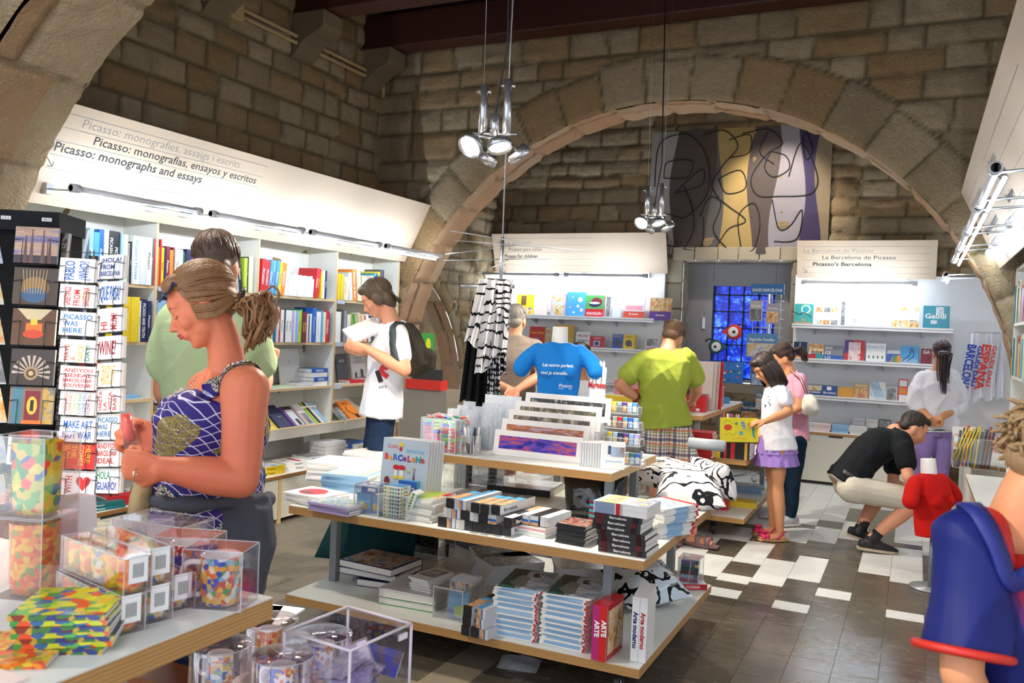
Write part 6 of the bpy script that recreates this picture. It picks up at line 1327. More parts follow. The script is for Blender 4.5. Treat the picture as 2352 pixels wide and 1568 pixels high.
m=MB(H);m.tube([(-.02,-.118,-.02),(0,-.13,-.005),(.02,-.118,-.02),(0,-.11,-.035),(-.02,-.118,-.02)],.006,P('#1a1a1e'),8);_ln(m,'hair_band',root)
# glasses pushed up
m=MB(H@T(-.006,.070,.080)@rz(.35)@rx(math.radians(50)));bf=P('#1d2348',.2)
for s in (-1,1):
    ring=[(s*.033+.026*math.cos(a),.0+.021*math.sin(a)*0,.023*math.sin(a)) for a in np.linspace(0,2*PI,19)];m.tube(ring,.0028,bf,6,cap=False);m.lathe([(.001,0),(.025,0)],P('#a9c4c4',.08,.5),18,T(s*.033,0,0)@rx(PI/2))
    m.tube([(s*.058,0,.006),(s*.074,-.05,.004),(s*.078,-.11,-.012)],[.004,.0035,.003],bf,6)
m.tube([(-.009,0,.004),(.009,0,.004)],.003,bf,6);inv=root.matrix_basis.inverted()
o=_ln(MBX := m,'glasses',root)
# top with straps, bag strap, tied sweater
m=MB();up=(J['neck']-J['pelvis']).normalized();sv=(J['rsh']-J['lsh']).normalized();fw_=camdir(-1,0,.2)
def ringat(p,w,d):s2=(sv-up*sv.dot(up)).normalized();return (p,s2*w,up.cross(s2)*d,2.3)
cs=[J['pelvis']-up*.05,J['pelvis'].lerp(J['waist'],.5),J['waist'],J['waist'].lerp(J['chest'],.5),J['chest'],J['chest'].lerp(J['neck'],.5)]
wd=[(.190,.165),(.180,.165),(.158,.148),(.152,.145),(.158,.155),(.142,.115)]
m.loft([ringat(c+fw_*(.012 if i in (1,3,4) else 0),*w_) for i,(c,w_) in enumerate(zip(cs,wd))],NET,30)
for sd in (-1,1):m.ball(J['chest']+fw_*.075+sv*sd*.06+up*.02,.078,NET,12)
tp=link(remesh(m,'tank_top',.006,4,NET,wrinkle(.007,12,2)),'tank_top',root)
bvb=None
def drape(root,tgt,pts,w,mat,name,off=.004,n=6,th=.004):
    """a strap laid on a body: points are pulled onto the surface"""
    me=tgt.data;mw=tgt.parent.matrix_basis;bv=BVHTree.FromPolygons([mw@v.co for v in me.vertices],[tuple(p.vertices) for p in me.polygons]);q=[]
    for p in catmull(pts,n):h=bv.find_nearest(p);q.append(h[0]+h[1]*off if h[0] is not None and (h[0]-p).length<.15 else p)
    m=MB();V=[];k=len(q)
    for i,p in enumerate(q):
        d=(q[min(i+1,k-1)]-q[max(i-1,0)]).normalized();h=bv.find_nearest(p);nn=h[1] if h[0] is not None else Vector((0,0,1));c=d.cross(nn).normalized()*w/2;V+=[p+c,p-c,p-c+nn*th,p+c+nn*th]
    m.add(V,[(4*i+a,4*i+(a+1) % 4,4*i+4+(a+1) % 4,4*i+4+a) for i in range(k-1) for a in range(4)]+[(0,1,2,3),(4*k-1,4*k-2,4*k-3,4*k-4)],mat,True);return _ln(m,name,root)
drape(root,body,[A(470,905,2.257),A(515,860,2.226),A(560,832,2.226),A(596,860,2.310),A(603,930,2.363)],.055,NET,'shoulder_strap',th=.004)
drape(root,body,[A(415,905,2.415),A(455,868,2.415),A(500,846,2.447),A(540,850,2.520)],.018,NET,'shoulder_strap')
drape(root,body,[A(505,835,2.205),A(560,838,2.205),A(590,870,2.247),A(606,930,2.310),A(600,985,2.373)],.012,P('#22242c',.5),'bag_strap',off=.007)
# grey sweater tied round the waist
m=MB();wl=J['waist'].lerp(J['pelvis'],.32)
pts=[wl+sv*(.185*math.cos(a))+(up.cross(sv))*(.172*math.sin(a))+Vector((0,0,.012*math.sin(2*a))) for a in np.linspace(0,2*PI,22)]
m.tube(pts,.021,gq,10)
bk_=camdir(1,0,-.1)
V0=wl+bk_*.02-up*.02
m.loft([(V0,sv*.175,fw_*.155,2.2),(wl-up*.13+bk_*.05,sv*.19,fw_*.15,2.2),(wl-up*.28+bk_*.075,sv*.17,fw_*.11,2.2),(wl-up*.40+bk_*.12,sv*.12,fw_*.05,2.2)],gq,24)
link(remesh(m,'tied_sweater',.007,3,gq,wrinkle(.014,18,4,.3)),'tied_sweater',root)
m=MB();m.tube([A(330,1095,2.226),A(325,1150,2.205),A(300,1200,2.226)],[.02,.03,.012],cloth('#b8a27a','#96835c'),8);_ln(m,'canvas_bag_corner',root)
m=MB();c=J['lwr']+camdir(-1,-.15,.4)*.062;m.tube([c+camdir(0,math.cos(a),math.sin(a))*.0105 for a in np.linspace(0,2*PI,12)],.002,metal('#e8e4d8',.15),6,cap=False);_ln(m,'ring',root)
m=MB();rp=P('#e03a20',.2,0,.8);m.tube([A(300,1010,2.163),A(293,985,2.152),A(289,950,2.152)],[.014,.013,.012],rp,12);m.tube([A(306,1030,2.163),A(300,1005,2.163),A(288,942,2.142),A(286,932,2.142)],[.02,.02,.018,.016],film('#ffffff',.08),10)
m.build('red_pen',label='red plastic-wrapped object held up in the woman’s hand',cat='souvenir',rebase=True)
# ---- man behind her
lg=cloth('#c3d6a6','#a9c08c');
J=dict(head=A(497,612,3.05),neck=A(490,690,3.1),lsh=A(395,740,3.1),rsh=A(575,745,3.05),chest=A(485,800,3.1),waist=A(485,960,3.1),pelvis=A(490,1090,3.1),lel=A(378,900,3.1),lwr=A(420,975,3.3),rel=A(596,890,3.2),rwr=A(612,848,3.32))
J['lhip']=J['pelvis']+RT*-.09;J['rhip']=J['pelvis']+RT*.09
for k in 'lr':h=J[k+'hip'];J[k+'kn']=Vector((h.x,h.y,.5));J[k+'an']=Vector((h.x,h.y,.09))
root,H,top,body=person('man with short dark hair in a pale green t-shirt seen from behind',J,dict(skin=SK2,face=camdir(-.1,-.15,-1),top=lg,bottom=denim,shoe=P('#3a3a3a'),sleeve=.6,vox=.008,W=(.17,.155,.175,.18),hem=.14,hand_r=(camdir(.1,.9,-.2),camdir(-.3,0,-1),1,(70,80,40)),seed=3,slr=(.075,.075)))
hair(root,H,hairmat('#33231a','#5a4030'),'short',260,5)
# ---- reading man with the backpack
D_=5.4
J=dict(head=A(866,686,D_),neck=A(902,738,D_),lsh=A(915,768,D_-.15),rsh=A(893,768,D_+.2),chest=A(897,815,D_),waist=A(884,868,D_),pelvis=A(880,915,D_),lel=A(930,850,D_-.25),lwr=A(842,800,D_-.22),rel=A(885,840,D_+.2),rwr=A(838,806,D_+.08))
J['hv']=(J['rsh']-J['lsh']).normalized()
J['lhip']=A(878,948,D_-.06);J['rhip']=A(872,948,D_+.06);fz=at(870,1290,D_).z
for k,x,dd in (('l',872,-.08),('r',858,.1)):J[k+'kn']=A(x-4,1085,D_+dd);J[k+'an']=A(x+16,1270,D_+dd);J[k+'an'].z=.09
root,H,top,body=person('young man in a white t-shirt and backpack reading a book by the shelves',J,dict(skin=SK2,face=camdir(-.86,-.5,.12),hup=camdir(-.45,.9,0),top=cloth('#f2f2f4','#dcdce4'),bottom=cloth('#1d3350','#12223a'),shoe=P('#2a2a2e'),foot=camdir(-1,0,0),sleeve=.62,vox=.008,W=(.145,.125,.14,.13),D=(.11,.095,.11,.085),
   hand_l=(camdir(-1,.12,.2),camdir(.1,.5,-1),1,(25,40,30)),hand_r=(camdir(-1,.1,.1),camdir(0,.7,.7),-1,(25,40,30)),botname='jeans',tinf=.02,hem=.11,seed=9,leg=.85,brad=(.085,.078,.064,.058,.05)))
face_parts(root,H,'#b07068','#3a2a20')
def back(m,H_,mat,r):
    for i in range(60):s_=r.choice((-1,1));x=r.uniform(.3,1)*s_;m.tube([(x*.06,-.07,.03),(x*.075,-.10,-.03),(x*.07,-.105-r.uniform(0,.02),-.085)],r.uniform(.003,.005),mat,5,M=H_)
hair(root,H,hairmat('#3d3024','#6e5a44'),'collar',200,6,back)
decal(root,top,'shirt_print',fr(A(870,845,D_-.3),camdir(1,0,0),camdir(0,1,0)),lambda m,F:(m.line(F,[(-.02,.09),(.02,.03),(-.01,-.02),(.03,-.06)],.03,P('#d8283a'),0,sm=3),m.line(F,[(-.035,-.02),(-.01,-.09)],.03,P('#17171a')),m.disc(F,.01,.05,.02,P('#17171a')),m.disc(F,.02,-.0,.018,P('#d8283a')),m.text(F,'ART',.02,P('#17171a'),0,-.13)))
bpk=cloth('#4a4238','#332d26');m=MB();bd=camdir(1,0,-.05);c=A(945,800,D_+.02)
m.loft([(c-UP*.17,bd*.07,FW*.12,2.6),(c-UP*.1+bd*.03,bd*.105,FW*.15,2.8),(c,bd*.095,FW*.155,2.8),(c+UP*.1-bd*.02,bd*.075,FW*.14,2.6),(c+UP*.16-bd*.03,bd*.04,FW*.1,2.4)],bpk,24);m.loft([(c-UP*.13+bd*.1,bd*.05,FW*.1,2.6),(c-UP*.04+bd*.11,bd*.05,FW*.11,2.6),(c+UP*.0+bd*.09,bd*.03,FW*.1,2.4)],bpk,18)
bp=link(remesh(m,'backpack',.008,2,bpk,wrinkle(.008,20,6)),'backpack',None);bp['label']='dark olive backpack on the back of the reading man';bp['category']='backpack'
drape(root,top,[A(925,725,D_-.1),A(900,745,D_-.2),A(893,800,D_-.3),A(905,850,D_-.3),A(925,880,D_-.2)],.045,P('#26343a',.6),'backpack_strap',off=.006)
bm=book(.018,.22,.15,'white',T(A(812,787,D_-.1))@rz(1.2)@rx(.5)@ry(1.1),'book','open white paperback held by the reading man',None,spec=[('m',.1,.4,.9,.9,blots[2]),('d',.5,.2,.1,'black')],soft=True)
# ---- man in taupe behind the scarves
D_=6.6
J=dict(head=A(1186,736,D_),neck=A(1182,766,D_),lsh=A(1128,797,D_),rsh=A(1230,797,D_),chest=A(1178,830,D_),waist=A(1178,885,D_),pelvis=A(1180,930,D_),lel=A(1115,875,D_-.1),lwr=A(1165,890,D_-.22),rel=A(1242,862,D_-.1),rwr=A(1185,897,D_-.24))
for k,x in (('l',1160),('r',1200)):J[k+'hip']=A(x,945,D_);J[k+'kn']=A(x+6,1060,D_);J[k+'an']=A(x+10,1190,D_);J[k+'an'].z=.09
root,H,top,body=person('grey-haired man in a taupe t-shirt, hands behind his back, behind the scarves',J,dict(skin=SK2,face=camdir(.35,-.1,-1),top=cloth('#8f8378','#7a6f66'),bottom=cloth('#b9a98a','#9a8c70'),blen=.85,shoe=P('#4a3a2a'),foot=-FW*0+Vector((0,1,0)),vox=.009,W=(.175,.165,.175,.18),fat=1.02,hand_l=(camdir(.6,-.5,0),camdir(0,0,1),1,(50,60,40)),hand_r=(camdir(-.5,-.5,.2),camdir(0,0,1),1,(50,60,40)),botname='shorts',hem=.06,seed=12))
hair(root,H,hairmat('#6e6a64','#9a958c'),'short',120,7)
# ---- child hidden behind the bust
D_=5.9
J=dict(head=A(1334,822,D_),neck=A(1334,868,D_),lsh=A(1295,888,D_),rsh=A(1372,888,D_),chest=A(1333,915,D_),waist=A(1333,960,D_),pelvis=A(1333,1000,D_),lel=A(1288,940,D_),lwr=A(1300,985,D_+.1),rel=A(1375,940,D_),rwr=A(1365,985,D_+.1))
for k,x in (('l',1308),('r',1350)):J[k+'hip']=A(x,1010,D_);J[k+'kn']=A(x,1110,D_);J[k+'an']=A(x,1225,D_);J[k+'an'].z=.08
root,H,top,body=person('dark-haired child almost hidden behind the bust with the blue shirt',J,dict(skin=SK3,s=.85,face=camdir(.5,-.2,-.8),top=cloth('#e8e8ea','#c8c8d0'),bottom=cloth('#6a7a4a','#56663a'),blen=.6,shoe=P('#3a8a3a'),vox=.01,botname='shorts',hem=.05))
hair(root,H,hairmat('#1c1512','#3a2a22'),'short',80,8)
# ---- man in the green t-shirt
D_=6.18
gm=cloth('#a8b64a','#97a63c')
def plaid():
    t=NT('plaid');t.pr(.85,0,.2);v=t.coord((1,1,1),rot=(0,0,-.43));sx=t.new('ShaderNodeSeparateXYZ');t.ln(v,sx.inputs[0]);a=sx.outputs[0];b=sx.outputs[2]
    def band(q,f,ph,w_):return t.math('LESS_THAN',t.math('ABSOLUTE',t.math('SUBTRACT',t.math('FRACT',t.math('MULTIPLY_ADD',q,f,ph)),.5)),w_)
    c='#e9e2d2';f=10
    for q in (a,b):
        c=t.mix(t.math('MULTIPLY',band(q,f,.0,.10),.75),c,'#4a4470');c=t.mix(t.math('MULTIPLY',band(q,f,.33,.05),.85),c,'#d8703a');c=t.mix(t.math('MULTIPLY',band(q,f,.5,.035),.8),c,'#7f9a5a');c=t.mix(t.math('MULTIPLY',band(q,f,.72,.03),.8),c,'#5a5a78')
    t.col(c);t.bump(t.noise(t.coord(),9,3),.3,.01);return t.m
PL=plaid()
J=dict(head=A(1545,775,D_+.1),neck=A(1533,800,D_),lsh=A(1472,828,D_),rsh=A(1584,823,D_),chest=A(1525,870,D_),waist=A(1522,920,D_),pelvis=A(1530,965,D_),lel=A(1424,885,D_-.05),lwr=A(1468,918,D_+.0),rel=A(1602,890,D_+.1),rwr=A(1590,922,D_+.38))
J['lhip']=A(1505,985,D_);J['rhip']=A(1556,985,D_);J['lkn']=A(1508,1070,D_);J['lan']=A(1510,1190,D_);J['rkn']=A(1580,1075,D_-.05);J['ran']=A(1592,1198,D_-.05)
for k in 'lr':J[k+'an'].z=.085
root,H,top,body=person('man in a lime green t-shirt and plaid shorts leaning over the second table',J,dict(skin=SK2,face=camdir(.35,-.55,-.8),hup=camdir(.1,1,.2),top=gm,bottom=PL,blen=1.12,brad=(.104,.098,.095,.098,.098),binf=.004,tinf=.018,bwr=.012,vox=.007,W=(.165,.15,.17,.175),D=(.12,.11,.125,.095),hem=.045,sleeve=.62,slr=(.075,.08),
   hand_l=(camdir(.75,-.35,-.3),camdir(.2,-.5,-.6),1,(30,40,30)),hand_r=(camdir(-.3,-.3,-.9),camdir(-.2,-1,0),-1,(30,40,30)),botname='plaid_shorts',seed=15,foot=camdir(.35,0,.2)))
hair(root,H,hairmat('#4a3322','#7a5a3c'),'short',200,9)
m=MB();c=J['lel'].lerp(J['lwr'],.86);dd=(J['lwr']-J['lel']).normalized();u_=dd.cross(UP).normalized();w_=dd.cross(u_);m.tube([c+(u_*math.cos(a)+w_*math.sin(a))*.031 for a in np.linspace(0,2*PI,16)],.009,P('#5a2018',.4),6,cap=False);_ln(m,'watch',root)
for k in 'lr':
    an=J[k+'an'];fd=camdir(.35,0,.2);fd.z=0;fd.normalize();cr=fd.cross(Vector((0,0,1)));m=MB();g=Vector((an.x,an.y,.0));sn_=blotch('camo',['#3a4048','#5a6a70','#a05a50','#4a5058'],40)
    m.loft([(g-fd*.07+Vector((0,0,.02)),cr*.035,Vector((0,0,.02)),3),(g+fd*.06+Vector((0,0,.018)),cr*.05,Vector((0,0,.018)),3),(g+fd*.19+Vector((0,0,.015)),cr*.038,Vector((0,0,.015)),2.4)],sn_,18)
    for t_ in (.03,.1):m.loft([(g+fd*t_+Vector((0,0,.045)),cr*.052,Vector((0,0,.045)),2.2),(g+fd*(t_+.035)+Vector((0,0,.04)),cr*.052,Vector((0,0,.040)),2.2)],sn_,18)
    _ln(m,'sandal',root)
# ---- girl with the lilac skirt
D_=6.45
J=dict(head=A(1756,845,D_),neck=A(1775,880,D_),lsh=A(1795,900,D_-.14),rsh=A(1772,900,D_+.14),chest=A(1785,925,D_),waist=A(1782,975,D_),pelvis=A(1785,1015,D_),lel=A(1812,945,D_-.2),lwr=A(1757,968,D_-.28),rel=A(1775,950,D_+.15),rwr=A(1745,990,D_+.05))
J['lhip']=A(1790,1030,D_-.06);J['rhip']=A(1775,1030,D_+.08)
J['lkn']=A(1786,1115,D_-.06);J['lan']=A(1792,1200,D_-.08);J['rkn']=A(1776,1115,D_+.08);J['ran']=A(1776,1195,D_+.1)
for k in 'lr':J[k+'an'].z=.075
root,H,top,body=person('girl in a white t-shirt and lilac ruffled skirt holding a yellow book',J,dict(skin=SK4,s=.82,hs=1.1,face=camdir(-.85,-.6,.2),hup=camdir(-.5,.85,0),top=cloth('#f2f2f6','#dcdce6'),sleeve=.5,vox=.007,W=(.15,.135,.14,.13),D=(.13,.11,.115,.09),hem=.05,tinf=.02,leg=1.05,
   hand_l=(camdir(-1,.0,.1),camdir(-.1,-1,-.3),1,(25,30,30)),seed=20,foot=camdir(-1,0,.1)))
face_parts(root,H,'#b06a60','#1a1410')
def bob(m,H_,mat,r):
    for i in range(150):
        a=r.uniform(-2.6,2.6);x,y=math.sin(a),-math.cos(a);y=min(y,.72);L=r.uniform(.13,.19)
        m.tube([(x*.07,y*.085-.02,.06),(x*.092,y*.103-.015,0),(x*.094,y*.107-.01,-.08),(x*.088,y*.10+.005,-.02-L)],r.uniform(.003,.005),mat,5,M=H_)
hair(root,H,hairmat('#161010','#3a2620'),'bob',160,11,bob)
decal(root,top,'shirt_print',fr(A(1772,930,D_-.3),camdir(1,0,0),camdir(0,1,0)),lambda m,F:(m.text(F,'frog',.045,P('#3a3a40'),.0,.03,bold=-.01),m.line(F,[(.05*math.cos(a)*(1-a/14),-.02+.05*math.sin(a)*(1-a/14)) for a in np.linspace(0,9,30)],.004,P('#3a3a40')),m.line(F,[(-.02,-.1),(0,-.16),(-.03,-.2)],.004,P('#3a3a40'),sm=3)))
lil=cloth('#a98bd0','#8f70bd');m=MB();up=Vector((0,0,1));pc_=J['pelvis'];sa=camdir(0,0,1);sb=camdir(1,0,0)
for z0,z1,r0,r1,ph in ((.065,-.08,.120,.15,0),(-.06,-.17,.14,.165,1)):
    V=[];n=72
    for j,t in enumerate(np.linspace(0,1,7)):
        for i in range(n):a=2*PI*i/n;rr2=(r0+(r1-r0)*t)*(1+.055*t*math.sin(a*15+ph)+.03*t*math.sin(a*7+ph));V.append(pc_+sb*rr2*math.cos(a)+sa*rr2*.92*math.sin(a)+up*(z0+(z1-z0)*t))
    m.add(V,[(j*n+i,j*n+(i+1) % n,(j+1)*n+(i+1) % n,(j+1)*n+i) for j in range(6) for i in range(n)],lil,True)
_ln(m,'ruffled_skirt',root)
for k in 'lr':
    an=J[k+'an'];fd=camdir(-1,0,.1);fd.z=0;fd.normalize();cr=fd.cross(Vector((0,0,1)));g=Vector((an.x,an.y,0));m=MB();pk=P('#c8285a',.5)
    m.loft([(g-fd*.06+Vector((0,0,.01)),cr*.03,Vector((0,0,.01)),3),(g+fd*.05+Vector((0,0,.008)),cr*.04,Vector((0,0,.008)),3),(g+fd*.16+Vector((0,0,.008)),cr*.03,Vector((0,0,.008)),2.4)],P('#c8a070',.6),16)
    for t_,h in ((.09,.035),(.115,.032)):m.loft([(g+fd*t_+Vector((0,0,h)),cr*.042,Vector((0,0,h*.9)),2.2),(g+fd*(t_+.03)+Vector((0,0,h-.004)),cr*.04,Vector((0,0,h*.8)),2.2)],pk,16)
    m.tube([g+fd*.04+cr*.038+Vector((0,0,.02)),g-fd*.01+cr*.03+Vector((0,0,.065)),g-fd*.045+Vector((0,0,.07)),g-fd*.01-cr*.03+Vector((0,0,.065)),g+fd*.04-cr*.038+Vector((0,0,.02))],.006,pk,6)
    for i in range(7):a=i*.9;m.ball(g+fd*(.115+.018*math.cos(a))+cr*.018*math.sin(a)+Vector((0,0,.072)),.010,pk,6)
    _ln(m,'sandal',root)
c=A(1698,1016,D_-.25);book(.02,.24,.27,'yellow',T(c)@fr((0,0,0),camdir(0,0,1),camdir(-1,-.02,0))@Matrix(((1,0,0,0),(0,1,0,-.135),(0,0,1,0),(0,0,0,1))) if False else Matrix.Translation(c-camdir(1,0,0)*.14+camdir(0,1,0)*-.0)@Matrix(((camdir(0,0,1).x,camdir(1,0,0).x,camdir(0,1,0).x,0),(camdir(0,0,1).y,camdir(1,0,0).y,camdir(0,1,0).y,0),(camdir(0,0,1).z,camdir(1,0,0).z,camdir(0,1,0).z,0),(0,0,0,1)))@rx(-.02)@Matrix.Scale(.75,4,(0,0,1)),'book','yellow picture book with a red sun held by the girl',None,
  spec=[('r',0,0,1,1,'#e4d62a'),('d',.2,.62,.11,'#d8481e'),('l',[(.05,.8),(.2,.9),(.35,.75)],.008,'black',4),('l',[(.1,.3),(.25,.4),(.35,.3),(.45,.45)],.008,'black',4),('l',[(.3,.15),(.5,.2),(.7,.15)],.02,'orange',4),('p',[(.53,.85),(.62,.9),(.68,.6),(.6,.55)],'light blue'),('l',[(.55,.8),(.65,.78)],.02,'navy'),('l',[(.56,.7),(.66,.68)],.02,'navy'),('e',.42,.78,.04,.06,'green'),('e',.75,.75,.05,.08,'mustard'),('p',[(.82,.7),(.88,.7),(.93,.15),(.86,.3)],'turquoise'),('e',.55,.4,.05,.08,'sky blue'),('r',0,0,1,.04,'black')])
# ---- woman in the pink polo
D_=6.95
pkm=cloth('#e0a8bc','#d094aa')
J=dict(head=A(1797,822,D_),neck=A(1812,858,D_),lsh=A(1838,872,D_-.15),rsh=A(1805,872,D_+.18),chest=A(1822,905,D_),waist=A(1822,950,D_),pelvis=A(1822,995,D_),lel=A(1835,935,D_-.2),lwr=A(1795,955,D_-.15),rel=A(1805,935,D_+.2),rwr=A(1780,950,D_+.1))
J['lhip']=A(1828,1015,D_-.08);J['rhip']=A(1812,1015,D_+.08);J['lkn']=A(1824,1100,D_-.08);J['lan']=A(1816,1170,D_-.08);J['rkn']=A(1808,1095,D_+.15);J['ran']=A(1790,1160,D_+.25)
for k in 'lr':J[k+'an'].z=.09
root,H,top,body=person('woman in a pink polo shirt and jeans with a dark ponytail behind the girl',J,dict(skin=SK4,s=.9,hs=1.05,face=camdir(-.85,-.45,-.1),hup=camdir(-.4,.9,0),top=pkm,bottom=cloth('#1a3348','#122436'),shoe=P('#b9bcc2',.5),foot=camdir(-1,0,.2),vox=.008,W=(.15,.13,.145,.14),hem=.05,seed=23,botname='jeans',topname='polo_shirt'))
face_parts(root,H,'#a86a60','#1a1410')
def pony(k,path,n,rad,amp,w_,f_=2):
    return lambda m,H_,mat,r:curls(m,H_,mat,r,0,[Vector(p) for p in path],n,rad,amp,f_,w_)
hair(root,H,hairmat('#1d1412','#4a3028'),'swept',140,13,pony(0,[(0,-.11,.02),(0,-.15,.01),(0,-.165,-.06),(0,-.15,-.13)],40,.004,.004,.045))
bgm=cloth('#e6e2d6','#cfcabc');m=MB();c=A(1857,925,D_-.2);m.loft([(c-UP*.09,RT*.05,FW*.09,2.6),(c-UP*.05+RT*.01,RT*.07,FW*.12,2.6),(c+UP*.03,RT*.055,FW*.11,2.4),(c+UP*.07-RT*.01,RT*.03,FW*.08,2)],bgm,20);o=link(remesh(m,'shoulder_bag',.008,3,bgm,wrinkle(.01,25,3)),'shoulder_bag',None);o['label']='small white shoulder bag hanging behind the pink polo shirt';o['category']='bag'
m=MB()
for k,c_ in ((-1,'#a02a3a'),(0,'#e8e4dc'),(1,'#2a3a6a')):m.tube([A(1817+k*2,852,D_-.15),A(1838+k*2,868,D_-.28),A(1850+k*2,895,D_-.28),A(1856+k*2,912,D_-.22)],.005,P(c_,.6),6)
_ln(m,'striped_bag_strap',root)
# ---- woman in the white blouse
D_=7.8
J=dict(head=A(2162,812,D_),neck=A(2155,848,D_),lsh=A(2116,868,D_),rsh=A(2192,866,D_),chest=A(2154,895,D_),waist=A(2150,938,D_),pelvis=A(2146,985,D_),lel=A(2098,925,D_+.0),lwr=A(2138,962,D_-.16),rel=A(2208,930,D_),rwr=A(2150,966,D_-.18))
J['lhip']=A(2128,1005,D_);J['rhip']=A(2164,1005,D_);J['lkn']=A(2108,1090,D_);J['lan']=A(2090,1180,D_);J['rkn']=A(2162,1090,D_);J['ran']=A(2155,1185,D_)
for k in 'lr':J[k+'an'].z=.09
blo=cloth('#eef0f6','#d4d6e4');lt=cloth('#9a86c0','#8570ae')
root,H,top,body=person('woman in a white blouse and lilac trousers, long ponytail, hands clasped behind her',J,dict(skin=SK4,s=.95,face=camdir(.25,-.15,-1),top=blo,bottom=lt,shoe=P('#4a4a50'),sleeve=1.35,slr=(.085,.075),tinf=.04,hem=-.02,vox=.008,W=(.165,.13,.15,.15),wr=.022,seed=27,topname='blouse',brad=(.098,.085,.07,.066,.075),
   hand_l=(camdir(.8,-.2,.1),camdir(0,0,1),1,(50,60,40)),hand_r=(camdir(-.8,-.3,.1),camdir(0,0,1),1,(40,50,40))))
hair(root,H,hairmat('#1b1316','#4a3038'),'swept',160,17,pony(0,[(0,-.1,.0),(-.005,-.14,-.05),(-.01,-.13,-.2),(.01,-.12,-.42)],60,.0045,.004,.075,1))
m=MB(H);m.tube([(-.045,-.09,.0),(-.02,-.112,.006),(.02,-.112,.006),(.045,-.09,.0)],.007,P('#c8c0d8',.2,.5),8);_ln(m,'hair_clip',root)
m=MB();up=(J['neck']-J['pelvis']).normalized()
for i in range(7):c=J['pelvis']+up*(.075-i*.014);m.loft([(c-up*.007,RT*.166,FW*.122,2.4),(c+up*.007,RT*.163,FW*.12,2.4)],P('#111114' if i % 2 else '#f2f2f2',.8),28,cap=False)
_ln(m,'striped_hem',root)
# ---- crouching man
D_=6.3
J=dict(head=A(2098,985,D_-.05),neck=A(2062,985,D_),lsh=A(2070,1010,D_-.17),rsh=A(2062,1010,D_+.2),chest=A(2020,1020,D_),waist=A(1975,1060,D_),pelvis=A(1945,1105,D_),lel=A(2086,1095,D_-.28),lwr=A(2120,1142,D_-.22),rel=A(2050,1110,D_+.15),rwr=A(2100,1130,D_+.08))
J['lhip']=A(1955,1120,D_-.1);J['rhip']=A(1945,1112,D_+.12);J['lkn']=A(2110,1150,D_-.2);J['lan']=A(2000,1240,D_-.15);J['rkn']=A(2020,1135,D_+.1);J['ran']=A(1976,1225,D_+.05)
J['lan'].z=.10;J['ran'].z=.13
root,H,top,body=person('man in a black t-shirt and beige shorts crouching over the floor',J,dict(skin=SK2,face=camdir(.75,-.55,.2),hup=camdir(.55,.83,0),top=cloth('#1c2024','#101316'),bottom=cloth('#cfcaba','#b5b0a0'),blen=.98,brad=(.105,.092,.078,.07,.06),shoe=P('#14161a',.5),sole=P('#b5a890',.6),foot_l=camdir(1,-.12,.1),foot_r=camdir(.9,-.3,.1),vox=.007,W=(.15,.14,.165,.165),D=(.13,.11,.12,.09),hem=.03,sleeve=.6,
   hand_l=(camdir(.6,-.9,0),camdir(.5,.2,-.8),1,(25,30,30)),hand_r=(camdir(.9,-.4,0),camdir(0,-1,0),-1,(30,40,30)),botname='shorts',seed=31,slr=(.078,.075)))
face_parts(root,H,'#a86a60','#1a1410',closed=True)
hair(root,H,hairmat('#17120f','#33281f'),'short',200,19)
m=MB();up=(J['waist']-J['pelvis']).normalized();c=J['pelvis']+up*.04;m.loft([(c-up*.012,FW*.162,up.cross(FW)*.142,2.4),(c+up*.012,FW*.160,up.cross(FW)*.140,2.4)],P('#1a1a1c',.4),28,cap=False);_ln(m,'belt',root)
for k in 'lr':m=MB();an=J[k+'an'];m.tube([an-UP*.02,an+(J[k+'kn']-an).normalized()*.07],[.043,.040],P('#15171a',.8),14);_ln(m,'sock',root)
# ---- person in the red and blue shirt, close at the right edge
D_=1.55
J=dict(head=A(2412,1058,D_),neck=A(2318,1195,D_),lsh=A(2226,1235,D_-.05),rsh=A(2430,1265,D_+.1),chest=A(2345,1400,D_),waist=A(2410,1650,D_),pelvis=A(2420,1820,D_),lel=A(2208,1545,D_-.1),lwr=A(2300,1760,D_-.05),rel=A(2600,1650,D_),rwr=A(2500,1800,D_))
J['lhip']=J['pelvis']-RT*.07;J['rhip']=J['pelvis']+RT*.07
for k in 'lr':h=J[k+'hip'];J[k+'kn']=Vector((h.x,h.y,.42));J[k+'an']=Vector((h.x,h.y,.09))
def barca():
    t=NT('football_shirt');t.pr(.6,0,.3);v=t.coord();sx=t.new('ShaderNodeSeparateXYZ');t.ln(v,sx.inputs[0])
    n=t.noise(v,60,2);d=t.math('ADD',t.math('ADD',t.math('MULTIPLY',sx.outputs[0],RT.x),t.math('MULTIPLY',sx.outputs[1],RT.y)),t.math('MULTIPLY',sx.outputs[2],.31));g_=t.math('GREATER_THAN',d,.192);g2=t.math('LESS_THAN',t.math('ABSOLUTE',t.math('SUBTRACT',d,.192)),.012)
    c=t.mix(g_,'#0e1c66','#c81e14');c=t.mix(t.math('MULTIPLY',g2,.6),c,'#6a1450');t.col(t.mix(t.math('MULTIPLY',n,.15),c,'#2a2a50'));t.bump(t.noise(v,300,2),.15,.001);return t.m
BZ=barca()
root,H,top,body=person('person in a blue and red football shirt with tousled blond hair, close in front',J,dict(skin=skin('#e6a97c','#cf8458'),s=.86,hs=.95,face=camdir(.75,-.35,-.5),hup=camdir(.3,1,0),top=BZ,bottom=cloth('#141a40','#0c1030'),shoe=P('#333333'),sleeve=.86,slr=(.072,.090),notrap=1,vox=.006,W=(.15,.15,.15,.13),hem=.12,seed=33,wr=.014,topname='football_shirt',botname='shorts',blen=1.0))
